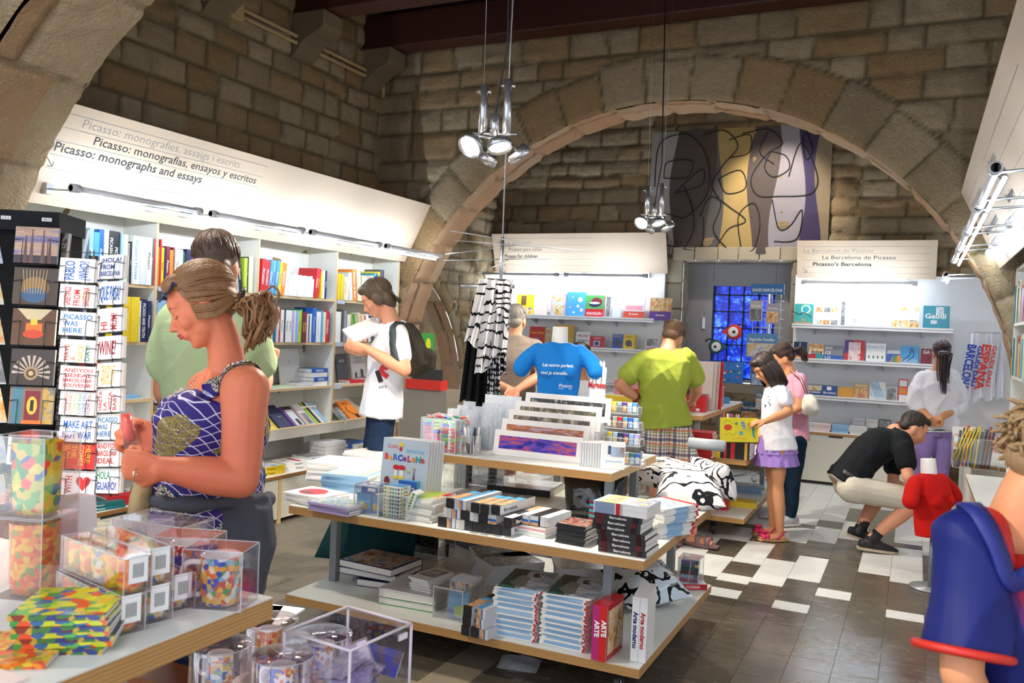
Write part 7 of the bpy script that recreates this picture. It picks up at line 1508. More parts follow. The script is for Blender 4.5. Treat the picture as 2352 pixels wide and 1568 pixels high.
def tou(m,H_,mat,r):
    for i in range(420):
        a=r.uniform(0,6.28);th=r.uniform(.2,2.1);d0=Vector((math.sin(th)*math.cos(a),math.sin(th)*math.sin(a)-.15,math.cos(th))).normalized()
        if d0.y>.6 and d0.z<.5:continue
        p=Vector((d0.x*.078,d0.y*.09-.02,d0.z*.085+.03));t1=Vector((r.uniform(-1,1),r.uniform(-1,.4),r.uniform(-1,.3)))*.022;m.tube([p,p+d0*.010+t1*.5,p+d0*.010+t1*1.1,p+d0*.004+t1*1.7],[.004,.006,.005,.001],mat,5,M=H_)
hair(root,H,hairmat('#6a5236','#b49468'),'short',200,21,tou)
drape(root,top,[A(2212,1135,D_),A(2240,1172,D_-.07),A(2290,1252,D_-.115),A(2345,1338,D_-.13),A(2400,1270,D_-.06)],.034,P('#16247a',.6),'collar',off=.001,th=.007)
# red cuff
m=MB();e=J['lsh'].lerp(J['lel'],.86);dd=(J['lel']-J['lsh']).normalized();u_=dd.cross(FW).normalized();w_=dd.cross(u_);m.tube([e-dd*.004+(u_*math.cos(a)+w_*math.sin(a))*.0855*.86 for a in np.linspace(0,2*PI,26)],.008,P('#c8281a',.5),8,cap=False);_ln(m,'red_cuff',root)
# ================================================================ mug table in front
TRENC=mosaic('trencadis',['#e8722a','#e8c02a','#d8e0d8','#2a4ab8','#e8a82a','#4a9a4a','#f2e8c8','#c83a2a','#8ab8c8'],95)
TR_OR=mosaic('orange',['#e8621a','#f0902a','#e8c02a','#e8721a','#d84a1a','#8a9a3a','#f0b03a'],85)
TR_BL=mosaic('blue',['#2a3ab8','#f2f0ec','#3a5ad0','#e8722a','#f4f2f0','#5a3ab0','#e8c02a','#c83a3a'],95)
TR_GR=mosaic('green',['#3a9a3a','#c8d02a','#e8e02a','#2a6a9a','#e8521a','#6ab84a','#f0c02a'],55)
BXC=clear('#fbf4f8',.22)
F1=dict(x0=-2.35,x1=-1.165,y0=.30,y1=1.385);FZ=.93;FL=.60
ft=thing('display_table','plywood-edged white table in the foreground with mosaic mugs and glasses','table',(-1.75,.85,0))
board(ft,F1['x0'],F1['x1'],F1['y0'],F1['y1'],FZ,.045,'top_shelf');lx1=onz(948,1568,FL).x
board(ft,-1.50,lx1+.02,.1,1.735,FL,.04,'lower_shelf');board(ft,-1.50,lx1+.02,.1,1.735,.17,.04,'bottom_shelf')
legs(ft,[(-1.23,.5),(-1.46,1.25)],FL,FZ-.045);legs(ft,[(-2.25,.5),(-2.25,1.3)],0,FZ-.045);legs(ft,[(lx1-.1,.2),(-1.42,.2),(lx1-.1,1.66),(-1.42,1.66)],.17,FL-.04)
for x,y in ((lx1-.15,.3),(-1.4,.3),(lx1-.15,1.55),(-1.4,1.55)):caster(ft,x,y,.13)
def mug(root,r,h,mt,hs=1,hang=PI,z=0):
    m=MB();m.lathe([(.001,.004),(r*.9,.0),(r,.004),(r,h)],mt,32,T(0,0,z));m.lathe([(r,h),(r-.0035,h+.001),(r-.004,h-.004),(r-.005,.008),(.001,.008)],P('#f2f0ee',.2),32,T(0,0,z));m.build('cup',root)
    if hs:
        m=MB();ca,sa=math.cos(hang),math.sin(hang);pts=[((r-.002+q)*ca,(r-.002+q)*sa,z+zz) for q,zz in ((0,h*.85),(h*.28,h*.84),(h*.38,h*.55),(h*.28,h*.22),(0,h*.18))];m.tube(catmull(pts,5),.0048*hs,P('#efece6',.2),8);m.build('handle',root)
def clearbox(root,sx,sy,sz,z=0):
    m=MB();m.bb((-sx/2,-sy/2,z),(sx/2,sy/2,z+sz),BXC);e=edge_mat();d=.0007
    for x in (-sx/2,sx/2):
        for y in (-sy/2,sy/2):m.bb((x-d,y-d,z),(x+d,y+d,z+sz),e)
    for zz in (z,z+sz):
        for y in (-sy/2,sy/2):m.bb((-sx/2,y-d,zz-d),(sx/2,y+d,zz+d),e)
        for x in (-sx/2,sx/2):m.bb((x-d,-sy/2,zz-d),(x+d,sy/2,zz+d),e)
    m.build('clear_box',root)
p=onz(505,1385,FZ);r_=thing('boxed_mug','mosaic mug in a clear box standing alone at the table corner','mug',tuple(p),.35);mug(r_,.039,.095,TRENC,1.2,PI+.4,.003);clearbox(r_,.12,.085,.115)
p=onz(432,1352,FZ);r_=thing('boxed_mug','boxed mug with blue mosaic just behind the corner one','mug',tuple(p),.35);mug(r_,.039,.095,TR_BL,1.2,PI+.4,.003);clearbox(r_,.12,.085,.115)
p=onz(310,1300,FZ);
a1=thing('acrylic_box','clear acrylic box filled with white cards at the back of the mug table','box',(p.x+.02,p.y+.06,FZ),.12)
clearbox(a1,.19,.11,.1)
for i in range(22):
    m=MB();m.bb((-.003,-.045,0),(-.0008,.045,.095),P('#f4ecec',.6));o=m.build('white_card',label='white card standing in the acrylic box' if i<20 else f'tilted white card at the {"front" if i < 21 else "loose"} end of the acrylic box',cat='card',group='white cards in the acrylic box' if i<20 else None);o.matrix_world=T(p.x+.02,p.y+.06,FZ+.002)@rz(.12)@T(-.085+i*.0052,0,0)@ry(-.25-(.2 if i>19 else 0))
# shot glasses boxed in rows
def glassrow(loc,rot,n,lab,z=0,mats=(TR_OR,TRENC),lab2=''):
    r_=thing('boxed_glass_set',lab,'glass set',(loc[0],loc[1],loc[2]+z),rot)
    for i in range(n):
        m=MB();mt=mats[i % len(mats)];x=-(n-1)*.023+i*.046;m.lathe([(.001,.012),(.018,.006),(.021,.0),(.0225,.012),(.0245,.058)],mt,24,T(x,0,.003));m.lathe([(.0245,.058),(.023,.059),(.0225,.052),(.019,.014),(.001,.012)],mt,24,T(x,0,.003));m.build('glass',r_)
    clearbox(r_,n*.046+.006,.052,.066);m=MB();F=fr((n*.023+.0035,-.022,.02),(0,1,0),(0,0,1));m.rect(F,.004,0,.04,.05,P('#f8f8f6'));[m.rect(F,.012+.003*k,.01,.0135+.003*k,.035,P('#222222'),.0002) for k in range(7)];m.build('barcode_label',r_)
p=onz(180,1440,FZ);ph=-.24
p=onz(205,1425,FZ);A0=Vector((p.x,p.y+.02,FZ))
glassrow(A0,ph,5,'lower row of orange mosaic glasses in a clear box behind the coaster stack',0);glassrow(A0+Vector((.0,.01,0)),ph+.02,5,'upper row of orange mosaic glasses with a barcode label toward the viewer',.068,(TR_OR,TR_OR,TRENC))
glassrow(A0+Vector((-.005,.068,0)),ph,5,'lower clear box of yellow mosaic glasses, second row back',0,(TRENC,TR_OR));glassrow(A0+Vector((-.008,.07,0)),ph,5,'upper clear box of yellow mosaic glasses, second row back',.068,(TRENC,TR_OR))
glassrow(A0+Vector((.0,.135,0)),ph,4,'clear box of mosaic glasses furthest back beside the white cards',0,(TRENC,TR_BL))
p=onz(135,1490,FZ)
for i in range(7):lying((p.x-.02+R.uniform(-.005,.005),p.y+.045+R.uniform(-.004,.004),FZ+i*.0095),.62+R.uniform(-.05,.05),.15,.15,.009,TR_GR if i % 2 else mosaic('tray',['#8a2a1a','#2a3a7a','#3a7a3a','#c8a02a','#5a2a4a'],60),('square mosaic coaster on top of the coaster stack' if i==6 else 'square mosaic coaster in the stack under the top one'),None if i==6 else 'mosaic coasters in the stack',[('m',0,0,1,1,TR_GR)] if i==6 else None,name='coaster',soft=True)
for o in [q for q in COL.objects if q.name.startswith('coaster')]:o['category']='coaster'
p=onz(25,1530,FZ);lying((p.x-.05,p.y+.04,FZ),.6,.15,.15,.009,TR_OR,'yellow mosaic coaster at the left edge of the front table',None,name='coaster')
m=MB();q=onz(60,1560,FZ);m.bb((q.x-.12,q.y-.12,FZ),(q.x+.005,q.y+.0,FZ+.004),P('#f0dcd4',.5));m.build('price_card',label='blank pinkish white card lying at the near left corner of the table',cat='card',rebase=True)
for i,(px,py,z0,mt,lab) in enumerate(((12,1380,0,TR_OR,'boxed orange mosaic glass at the left edge, lower of two'),(5,1390,.16,TR_GR,'boxed green mosaic glass at the left edge, stacked on the orange one'))):
    q=onz(15,1385,FZ);r_=thing('boxed_glass',lab,'glass',(q.x-.02,q.y+.07,FZ+z0),.3);m=MB();m.lathe([(.001,.01),(.04,.0),(.043,.02),(.046,.14)],mt,28,T(0,0,.004));m.build('glass',r_);clearbox(r_,.11,.11,.157)
q=onz(62,1360,FZ)
for i in range(8):m=MB();m.bb((0,0,0),(.004,.10,.17),P('#f4e8e6',.5));o=m.build('envelope',label=f'pale pink white envelope, {ORD[i]} from the left, standing behind the coasters',cat='envelope');o.matrix_world=T(q.x-.035+i*.0065,q.y+.06,FZ)@ry(-.14)
m=MB();m.bb((-.07,-.05,0),(.07,.05,.08),blotch('bagart',['#f2ece8','#7ac8b0','#e8a04a','#8ab0d8'],20));o=m.build('patterned_box',label='pastel patterned packet behind the rows of glasses',cat='packet');q=onz(190,1330,FZ);o.location=(q.x-.08,q.y+.1,FZ);o.rotation_euler=(0,0,.4)
# cylinders with espresso cups on the lower shelf
for px,py,mt,mt2,lab in ((507,1455,TRENC,TR_OR,'round clear container with a yellow-green mosaic cup, nearest the table edge'),(620,1400,TR_OR,TR_BL,'round clear container with a red-banded cup, rear left of four'),(650,1480,TR_BL,TR_BL,'round clear container with a blue cup in front'),(742,1432,TR_BL,TR_OR,'round clear container with stacked blue and orange cups beside the acrylic box')):
    z1=FL+.165;q=onz(px,py+22,z1);r_=thing('cup_container',lab,'container',(q.x,q.y,FL),.5);R0=.067
    m=MB();m.lathe([(R0,0),(R0,.163),(R0-.001,.165),(.001,.165)],clear('#fdf6fa',.3),36);m.build('clear_cylinder',r_);m=MB();m.tube([(R0*math.cos(a),R0*math.sin(a),.164) for a in np.linspace(0,2*PI,37)],.0013,edge_mat(),5,cap=False);m.build('rim',r_)
    mug(r_,.0285,.058,mt,.8,PI,.085);mug(r_,.0285,.058,mt2,.8,PI,.02)
    m=MB();m.lathe([(.001,.015),(.05,.012),(.058,.02),(.001,.018)],P('#f0eeec',.2),28);m.lathe([(.001,.082),(.03,.08),(.034,.086),(.001,.084)],mt2,24);m.build('saucer',r_)
q=onz(940,1437,.79);q2=onz(800,1400,.79)
L1=(q-q2);ab=thing('acrylic_box','large open acrylic box with purple wrapped packets at the bottom edge of the picture','box',(0,0,0))
c00=onz(945,1432,.80);c10=onz(800,1393,.80);c11=onz(600,1460,.80);dx=(c00-c10);dy=(c11-c10)
dy=Vector((-dx.y,dx.x,0)).normalized()*-.23 if False else Vector((dx.y,-dx.x,0)).normalized()*.21
cn=[c10,c00,c00+dy,c10+dy]
for i in range(4):
    a,b=cn[i],cn[(i+1) % 4];m=MB();m.add([(a.x,a.y,FL),(b.x,b.y,FL),(b.x,b.y,.80),(a.x,a.y,.80)],[(0,1,2,3)],clear('#eef0f6',.3));rel(ab,m,'wall_panel')
m=MB();e=P('#e4d8e0',.25)
for i in range(4):a,b=cn[i],cn[(i+1) % 4];m.tube([a,b],.0035,e,6);m.tube([(a.x,a.y,FL),a],.0035,e,6)
rel(ab,m,'rim')
m=MB();nn=(c00-c10).normalized();F=fr(c00-nn*.0+Vector((dy.x*.12,dy.y*.12,-.028)),dy.normalized()*1,(0,0,1));m.rect(F,-.01,0,.022,.014,P('#f0eaea'),.002);m.rect(F,-.01,0,.022,.014,P('#f0eaea'),-.002);m.text(F,'4,75 €',.006,P('#222222'),.006,.004,z=.003);rel(ab,m,'price_tag')
pur=blotch('violet',['#3a2a8a','#8a6ac8','#c8b0e8','#5a3aa8'],40,.2);cc=(c10+c00)/2+dy*.5
for i in range(12):
    m=MB();m.add([(-.045,-.03,0),(.045,-.034,.004),(.05,.03,.01),(-.04,.034,0)],[(0,1,2,3)],pur);m.add([(-.05,-.035,.003),(.05,-.039,.007),(.055,.035,.014),(-.045,.039,.003)],[(0,1,2,3)],film('#ffffff',.25));m.add([(-.045,-.03,-.003),(.045,-.034,-.001),(.05,.03,.005),(-.04,.034,-.003)],[(3,2,1,0)],pur)
    o=m.build('wrapped_packet',label='purple patterned wrapped packet inside the large acrylic box',cat='packet',group='purple packets in the acrylic box');rr2=rr;o.matrix_world=T(cc.x+rr.uniform(-.03,.03),cc.y+rr.uniform(-.05,.05),FL+.02+.009*i)@rz(rr.uniform(0,3))@rx(rr.uniform(-.7,.7))@ry(rr.uniform(-.3,.3))
m=MB();
o=carton('blue_card','blue and brown patterned card inside the back of the acrylic box',None,(.14,.004,.06),0,{'f':[('m',0,0,1,1,blotch('bluebrown',['#2a5ae8','#1a3ad0','#7a5a58','#5a4a50'],14))]},cat='card',M=T(c10.lerp(c00,.5)+dy*.08-Vector((0,0,.13)))@rz(math.atan2(dx.y,dx.x))@rx(-.5))
for px,py,ph,sp,lab in ((440,1490,.3,[('m',.1,.3,.9,.9,blots[2])],'white magazine on the lower shelf left of the cup containers'),(560,1430,.5,[('r',0,.3,1,.8,'magenta'),('t','MULTI',.5,.45,.2,'white')],'magenta lettered leaflet behind the cup containers'),(600,1425,.2,None,'white leaflet behind the cup containers')):
    q=onz(px,py,FL);lying((q.x-.05,q.y+.02,FL),ph,.2,.24,.006,'white',lab,None,sp,name='magazine')
m=MB();q=onz(420,1560,FL);m.bb((q.x-.12,q.y-.08,FL),(q.x+.1,q.y+.03,FL+.02),wood('#a8642a','#7a4218',(2,12,2)));m.build('wooden_tray',label='orange brown slatted tray on the lower shelf',cat='tray',rebase=True)
# ================================================================ card racks
def wirepocket(F,w,h,mt,m):
    for x in (w*.22,w*.8):m.tube([F@Vector(q) for q in ((x,h*.65,.012),(x,h*.02,.014),(x,-.004,.004))],.0012,mt,5)
    m.tube([F@Vector(q) for q in ((-.004,h*.62,.0),(w*.22,h*.65,.012))],.0012,mt,5);m.tube([F@Vector(q) for q in ((w*.8,h*.65,.012),(w+.006,h*.62,.0))],.0012,mt,5);m.tube([F@Vector(q) for q in ((-.004,-.004,0),(w+.006,-.004,0))],.0015,mt,5)
bkm=P('#0c0c0e',.4)
D_=2.62;pole=A(205,900,D_+.06);rk=thing('postcard_rack','narrow black wire rack of lettered postcards on a pole','rack',(pole.x,pole.y,0));m=MB();m.tube([(pole.x,pole.y,0),(pole.x,pole.y,A(205,585,D_).z)],.014,bkm,12);m.tube([(pole.x,pole.y,.0),(pole.x,pole.y,.02)],[.22,.2],bkm,24);rel(rk,m,'pole')
def plane_at(px,py,d,yaw,tilt=-.12):
    """frame of a card: x to the right turned by yaw, y up and slightly back"""
    o=A(px,py,d);x=(RT*math.cos(yaw)-FW*math.sin(yaw)*-1).normalized();x.z=0;x.normalize();y=(Vector((0,0,1))+FW*-tilt*1.0).normalized();y=(y-x*y.dot(x)).normalized();return fr(o,x,y)
c_r,c_b,c_y,c_n='#d8281e','#1a6ac0','#e8c02a','#b01a2a'
def txt(lines,col,h=.22,rot=False,**k):return ('T',lines,col,h,rot)
cards=[ # row: left card, right card (lines, colours)
 ((['PABLO','¿WHO?'],c_b,True),(['¡HOLA!','FROM','BARCELONA'],'#1a3a8a',False)),((['GREETINGS','FROM','BARCELONA'],c_r,True),(['QUE PASA?'],c_b,False)),((['PiCASSO','WAS','HERE'],'#1a7ac0',False),(['HI','MUM!'],c_r,True)),
 ((['HAVE','A','NICE','DAY!'],'multi',True),(['WINE?'],c_n,False)),((['ANDYOU','SIDEAL','BARCELONA','SOUVENIR'],c_r,False),(['WITH LOVE'],c_y,True)),((['I LOVE YOU']*6,'multi',True),(['HASTA','LA','VISTA.','BABY'],c_r,True)),
 ((['MAKE ART','NOT WAR'],c_b,False),(['PiCASSO','WAS','HERE'],'#1a7ab0',False)),((['HERE','COMES','THE','SUN'],'sun',True),(['ANDYOU','BARCELONA','IDEAL'],c_r,False)),((['WITH'],'heart',True),(['HOLA','GUAPO!'],'#1a4ab0',False))]
rows=[(590,645),(650,704),(713,768),(777,830),(838,893),(896,951),(956,1013),(1015,1075),(1078,1136)]
mw=MB();MUL=['#d8281e','#e87a1a','#e8c02a','#2a9a5a','#1a5ac0','#c81a5a']
for (ya,yb),pair in zip(rows,cards):
    for side in (0,1):
        lines,colr,rot=pair[side];x0,x1=((134,212),(216,276))[side];dd=D_+(0,.02)[side];yw=(.10,-.42)[side]
        F=plane_at(x0+(yb-1077)*-.02*side,yb+(0,-4)[side],dd,yw);w=.103 if side==0 else .10;h=(yb-ya)/FPX*dd*1.0
        F=F@rz((-.02,.10)[side]*(1 if ya>700 else .5))
        bc='#d8281e' if colr=='sun' else '#f2f0ec';m=MB();m.M=F;m.bb((0,0,-.004),(w,h,0),P(bc,.4));m.bb((.004,.002,-.016),(w+.006,h-.003,-.005),P('#d8d6d0',.6));I=Matrix();n=len(lines)
        for k,s in enumerate(lines):
            c_=MUL[k % 6] if colr=='multi' else (c_y if colr=='sun' else (c_r if colr=='heart' else colr))
            if colr=='#1a4ab0' and k==0:c_='#2a9a6a'
            if rot:# reads upward
                Wd=w*(.8 if colr != 'heart' else .3);s_=Wd/n;G=fr((w*.1+s_*(k+.82),h*.08,.0006),(0,1,0),(-1,0,0)) if not (colr=='sun') else fr((w*.9-s_*(k+.82),h*.92,.0006),(0,-1,0),(1,0,0));m.text(G,s,s_*.72,P(c_,.4),0,0,w=h*min(.8,.17*len(s)),bold=.012,al='l')
            else:s_=h*.84/n;m.text(fr((w*.1,h*.92-s_*(k+.86),.0006),(1,0,0),(0,1,0)),s,s_*.74,P(c_,.4),0,0,w=w*min(.82,.14*len(s)),bold=.016,al='l')
        if lines[0] in ('GREETINGS','WITH LOVE'):
            cx,cy=(w*.75,h*.5) if lines[0]=='GREETINGS' else (w*.4,h*.5)
            ring=[(cx+.009*math.cos(a),cy+.009*math.sin(a)) for a in np.linspace(0,2*PI,14)];m.line(I,ring,.0018,P(c_y),.0006)
            for a in np.arange(0,6.28,.785):m.line(I,[(cx+.013*math.cos(a),cy+.013*math.sin(a)),(cx+.02*math.cos(a),cy+.02*math.sin(a))],.0016,P(c_y),.0006)
        if colr=='heart':m.poly(I,[(w*.66+.021*(math.sin(a)**3),h*.5+.0016*(13*math.cos(a)-5*math.cos(2*a)-2*math.cos(3*a)-math.cos(4*a))) for a in np.linspace(0,2*PI,30)[:-1]],P('#d8281e'),.0006)
        m.build('postcard',label=f'postcard reading {" ".join(lines if len(set(lines)) > 1 or len(lines) == 1 else lines[:1]).lower()} in the {("left", "right")[side]} column of the wire rack',cat='postcard',rebase=True)
        mw=MB();wirepocket(F,w,h,bkm,mw);rel(rk,mw,'wire_pocket')
m=MB()
for x,dd in ((160,D_+.05),(207,D_+.05),(216,D_+.05),(262,D_+.1)):m.tube([A(x,575,dd),A(x-8,1140,dd)],.0022,bkm,6)
for y in range(578,1140,30):m.tube([A(140,y,D_+.06),A(210,y+2,D_+.05),A(268,y+6,D_+.1)],.0012,bkm,5)
rel(rk,m,'wire_frame')
# wide black tower with photo cards
D_=2.85;bt=A(85,900,D_+.20);tw=thing('card_tower','tall black display tower of photo postcards at the left edge','rack',(bt.x,bt.y,0));yaw_t=math.atan2(RT.y,RT.x)+.12
tz=A(90,482,D_).z;m=MB();m.M=T(bt.x,bt.y,0)@rz(yaw_t);m.bb((-.13,-.12,.3),(.10,.1,tz),P('#060607',.7,0,.12));o=m.build('column',tw);o.data.transform(tw.matrix_basis.inverted())
m=MB();m.M=T(bt.x,bt.y,0)@rz(yaw_t);m.bb((-.16,-.16,0),(.16,.16,.3),P('#050505',.7,0,.12));o=m.build('base',tw);o.data.transform(tw.matrix_basis.inverted());m=MB();m.M=T(bt.x,bt.y,0)@rz(yaw_t);m.bb((-.135,-.14,tz-.065),(.11,.1,tz+.002),P('#0c0d10',.6,0,.15))
for x,s in ((-.06,'0,70 €'),(.07,'0,85 €')):F=fr((x,-.141,tz-.025),(1,0,0),(0,0,1));m.rect(F,-.016,-.006,.016,.006,P('#d8d8d4'));m.text(F,s,.006,P('#333333'),0,-.003,z=.0005)
o=m.build('header',tw);o.data.transform(tw.matrix_basis.inverted())
def towers(m,F,w,h):
    m.rect(F,0,0,w,h,blotch('sunset',['#3a3f6a','#6a6a98','#c8a080','#4a3a40','#4a4060'],3,.3,.1,(.2,1,6)),.0004)
    m.rect(F,0,0,w,h*.22,P('#3a2f34'),.0006)
    for x,t_ in ((.26,.72),(.4,.9),(.66,.88),(.82,.68)):m.poly(F,[(w*(x-.05),0),(w*(x+.05),0),(w*(x+.012),h*t_),(w*(x-.012),h*t_)],P('#6a4a44'),.0008);m.disc(F,w*x,h*(t_+.02),.003,P('#8a4a3a'),.001,8)
def theatre(m,F,w,h):
    m.rect(F,0,0,w,h,P('#4a3a2a'),.0004);m.disc(F,w*.5,h*.45,w*.34,P('#8a6a3a'),.0006,24,h*.3);m.disc(F,w*.5,h*.25,w*.3,P('#3a5a7a'),.0008,24,h*.2)
    for i in range(8):m.line(F,[(w*(.2+.08*i),h*.95),(w*(.28+.06*i),h*.3)],.0016,P('#d8b87a'),.001)
def hall(m,F,w,h):
    m.rect(F,0,0,w,h,P('#5a3a1c'),.0004);m.poly(F,[(.1*w,h),(.9*w,h),(.65*w,.7*h),(.35*w,.7*h)],P('#c8b890'),.0006);m.rect(F,w*.32,h*.3,w*.7,h*.6,P('#d8701a'),.0008);m.disc(F,w*.5,h*.3,w*.24,P('#c8401a'),.001,20,h*.12);m.rect(F,w*.42,h*.55,w*.58,h*.72,P('#e8b83a'),.001)
def stairs(m,F,w,h):
    m.rect(F,0,0,w,h,P('#3a2f28'),.0004)
    for i in range(11):a=-.3+i*.33;m.poly(F,[(w*.48,h*.32),(w*.48+.06*math.cos(a),h*.32+.06*math.sin(a)),(w*.48+.06*math.cos(a+.16),h*.32+.06*math.sin(a+.16))],P('#b8a898'),.0006)
    for k,c in enumerate(('#a88a5a','#4a3a28','#c8a878')):m.disc(F,w*.48,h*.32,.022-.007*k,P(c),.0008+.0002*k)
def door_(m,F,w,h):
    m.rect(F,0,0,w,h,P('#8a6a5a'),.0004);m.rect(F,w*.05,0,w*.3,h,P('#4a7a88'),.0006);m.rect(F,w*.75,0,w,h,blotch('tile2',['#3a6a8a','#c8a02a','#8a9ab0'],40),.0006);m.rect(F,w*.35,h*.1,w*.7,h*.9,P('#7a1a1a'),.0008);m.disc(F,w*.52,h*.5,w*.12,P('#e8b83a'),.001,18,h*.25);m.rect(F,w*.48,h*.35,w*.56,h*.65,P('#141414'),.0012);m.rect(F,w*.3,0,w*.75,h*.1,P('#e8721a'),.001)
def facade(m,F,w,h):
    m.rect(F,0,0,w,h,P('#f0f0ee'),.0004);m.rect(F,w*.08,h*.08,w*.92,h*.94,P('#1c2a8a'),.0006);m.rect(F,w*.08,h*.08,w*.62,h*.9,blotch('fac',['#3a5a58','#7a8a6a','#2a3a3a','#c88a4a'],60),.0008);m.poly(F,[(w*.55,h*.5),(w*.8,h*.62),(w*.7,h*.8),(w*.62,h*.2)],P('#a89a98'),.001)
def block(m,F,w,h):m.rect(F,0,0,w,h,P('#2a3a5a'),.0004);m.rect(F,0,h*.1,w,h*.7,blotch('ped',['#8a7058','#3a3028','#b89a78','#2a2420'],80),.0006)
ph_rows=[(518,602,towers,'temple towers at sunset'),(612,697,theatre,'concert hall balconies'),(707,790,hall,'orange throne in a vaulted hall'),(800,882,stairs,'spiral staircase'),(888,972,door_,'ornate red doorway'),(998,1066,facade,'mosaic facade against deep blue sky'),(1092,1162,block,'stone apartment block')]
mw=MB()
for i,(ya,yb,fn,nm) in enumerate(ph_rows):
    x0=30-i*3.2;x1=122-i*3;F=plane_at(x0,yb,D_-.02,.12);w=(x1-x0)/FPX*D_*1.02;h=(yb-ya)/FPX*D_;m=MB();m.bb((0,0,-.012),(w,h,0),P('#e8e8e4' if i in (2,3,4,5) else '#2a2a2c',.4),F);fn(m,F,w,h);m.build('photo_postcard',label=f'photo postcard of {nm} in the black tower',cat='postcard',rebase=True);mw=MB();wirepocket(F,w,h,bkm,mw);rel(tw,mw,'wire_pocket')
    F=plane_at(-42-i*2,yb,D_+.03,.6);m=MB();w=.11;m.bb((0,0,-.02),(w,h,0),P('#c8d0d4',.4),F);m.rect(F,.005,.005,w-.005,h-.005,blots[(i+4) % 5],.0004);m.build('photo_postcard',label=f'photo postcard cut off by the picture edge, {ORD[i]} row from the top of the tower',cat='postcard',rebase=True)
for i in range(9):
    F=plane_at(122,592+i*62,D_+.12,-.3);m=MB();m.bb((0,0,-.01),(.055,.085,0),P('#9a9a98',.4),F);m.rect(F,.004,.004,.05,.08,mosaic('mini',['#d8d4cc','#8a5a4a','#c8c8c8','#4a4a5a','#e8e4dc'],130),.0004);m.bb((-.002,-.002,-.012),(.057,.087,.003),film('#ffffff',.2),F);m.build('sticker_sheet',label=f'small sheet of miniature pictures, {ORD[i]} from the top between tower and wire rack',cat='card',rebase=True)
# ================================================================ rear alcove
whp=P('#eef0f2',.4)
def wallshelf(label,x0,x1,z,y0=YB-.40):
    root=thing('wall_shelf',label,'shelf',(x0,YB-.1,z));m=MB();m.bb((x0,y0,z-.025),(x1,YB-.1,z),whp);m.bb((x0,y0,z-.005),(x1,y0+.004,z+.02),whp);rel(root,m,'board')
    x=x0+.2
    while x<x1:m=MB();m.add([(x,y0+.06,z-.025),(x,YB-.1,z-.025),(x,YB-.1,z-.09),(x+.01,y0+.06,z-.025),(x+.01,YB-.1,z-.025),(x+.01,YB-.1,z-.09)],[(0,1,2),(5,4,3),(0,3,4,1),(1,4,5,2),(2,5,3,0)],P('#c8ccd2',.4));x+=.35;rel(root,m,'bracket')
for z,n in ((1.645,'upper'),(1.285,'middle'),(.90,'lower')):wallshelf(f'{n} white shelf of the alcove display left of the window',-4.85,-2.72,z);wallshelf(f'{n} white shelf of the alcove display right of the window',-1.21,.32,z)
def fb(x0,x1,yt,yb,z,c,lab,spec=None,n=1,t=.014,tilt=.12,Y=YB-.34,name='faceout_book'):  # books of every kind, standing face out
    p0=ony(x0,yb,Y);p1=ony(x1,yb,Y);h=(yb-yt)/FPX*((p0-CAM).dot(FW));w=p1.x-p0.x
    for i in range(n):book(t,h,w,c,toS((p0.x+.004*i,Y+.02+i*(t+.001)+h*math.sin(tilt)*0,z+.001),tilt),name,lab if i==0 else 'copy standing behind the '+lab.replace(' in the left alcove','').replace(' in the right alcove',''),None if i==0 else lab+' copies',spec=spec if i==0 else None,soft=True)
TT=lambda s,y,h,c='white',w=None,x=.5:('t',s,x,y,h,c,w,.02)
mm=lambda k,a=.08,b=.08,c=.92,d=.92:('m',a,b,c,d,blots[k])
for a in [(1183,1223,674,723,'yellow','yellow picture book with a brown cat on the upper alcove shelf',[('r',.25,.5,.55,.95,'brown'),mm(3,.1,.1,.9,.4)]),(1226,1254,676,724,'#f2dcd0','pale pink book beside the cat book'),(1262,1296,672,725,'lilac','purple cloud book leaning on a red one',[mm(0)]),(1298,1342,668,727,'sky blue','large blue book with white bubbles',[('d',.7,.7,.12,'white'),('d',.6,.45,.07,'white'),('d',.2,.4,.05,'pink'),('d',.8,.3,.09,'pale grey'),('d',.4,.2,.06,'white'),('d',.3,.8,.04,'white')]),
  (1341,1384,674,727,'red','GAUGUIN book with a red and green cover',[('r',0,.4,1,1,'green'),('e',.6,.7,.3,.2,'maroon'),('e',.5,.6,.3,.12,'navy'),('e',.5,.66,.28,.05,'white'),TT('GAUGUIN',.15,.12,'white',.8)]),(1388,1400,672,727,'white','white book with a patterned spine',[mm(2)]),(1404,1424,676,727,'pale grey','pale book beside the patterned spine'),(1430,1478,675,729,'#c84a3a','book with a white house above a red band',[('r',0,.35,1,1,'pale grey'),('p',[(.3,.8),(.9,.8),(.6,.95)],'white'),('r',.1,.4,.9,.6,'pink'),TT('El museo',.2,.08)]),(1490,1540,677,729,'purple','book with a landscape above a purple band',[('m',0,.4,1,1,blots[1]),TT('El museu',.2,.08)])]:fb(*a[:4],1.645,*a[4:],n=2 if a[0] in (1262,1341) else 1)
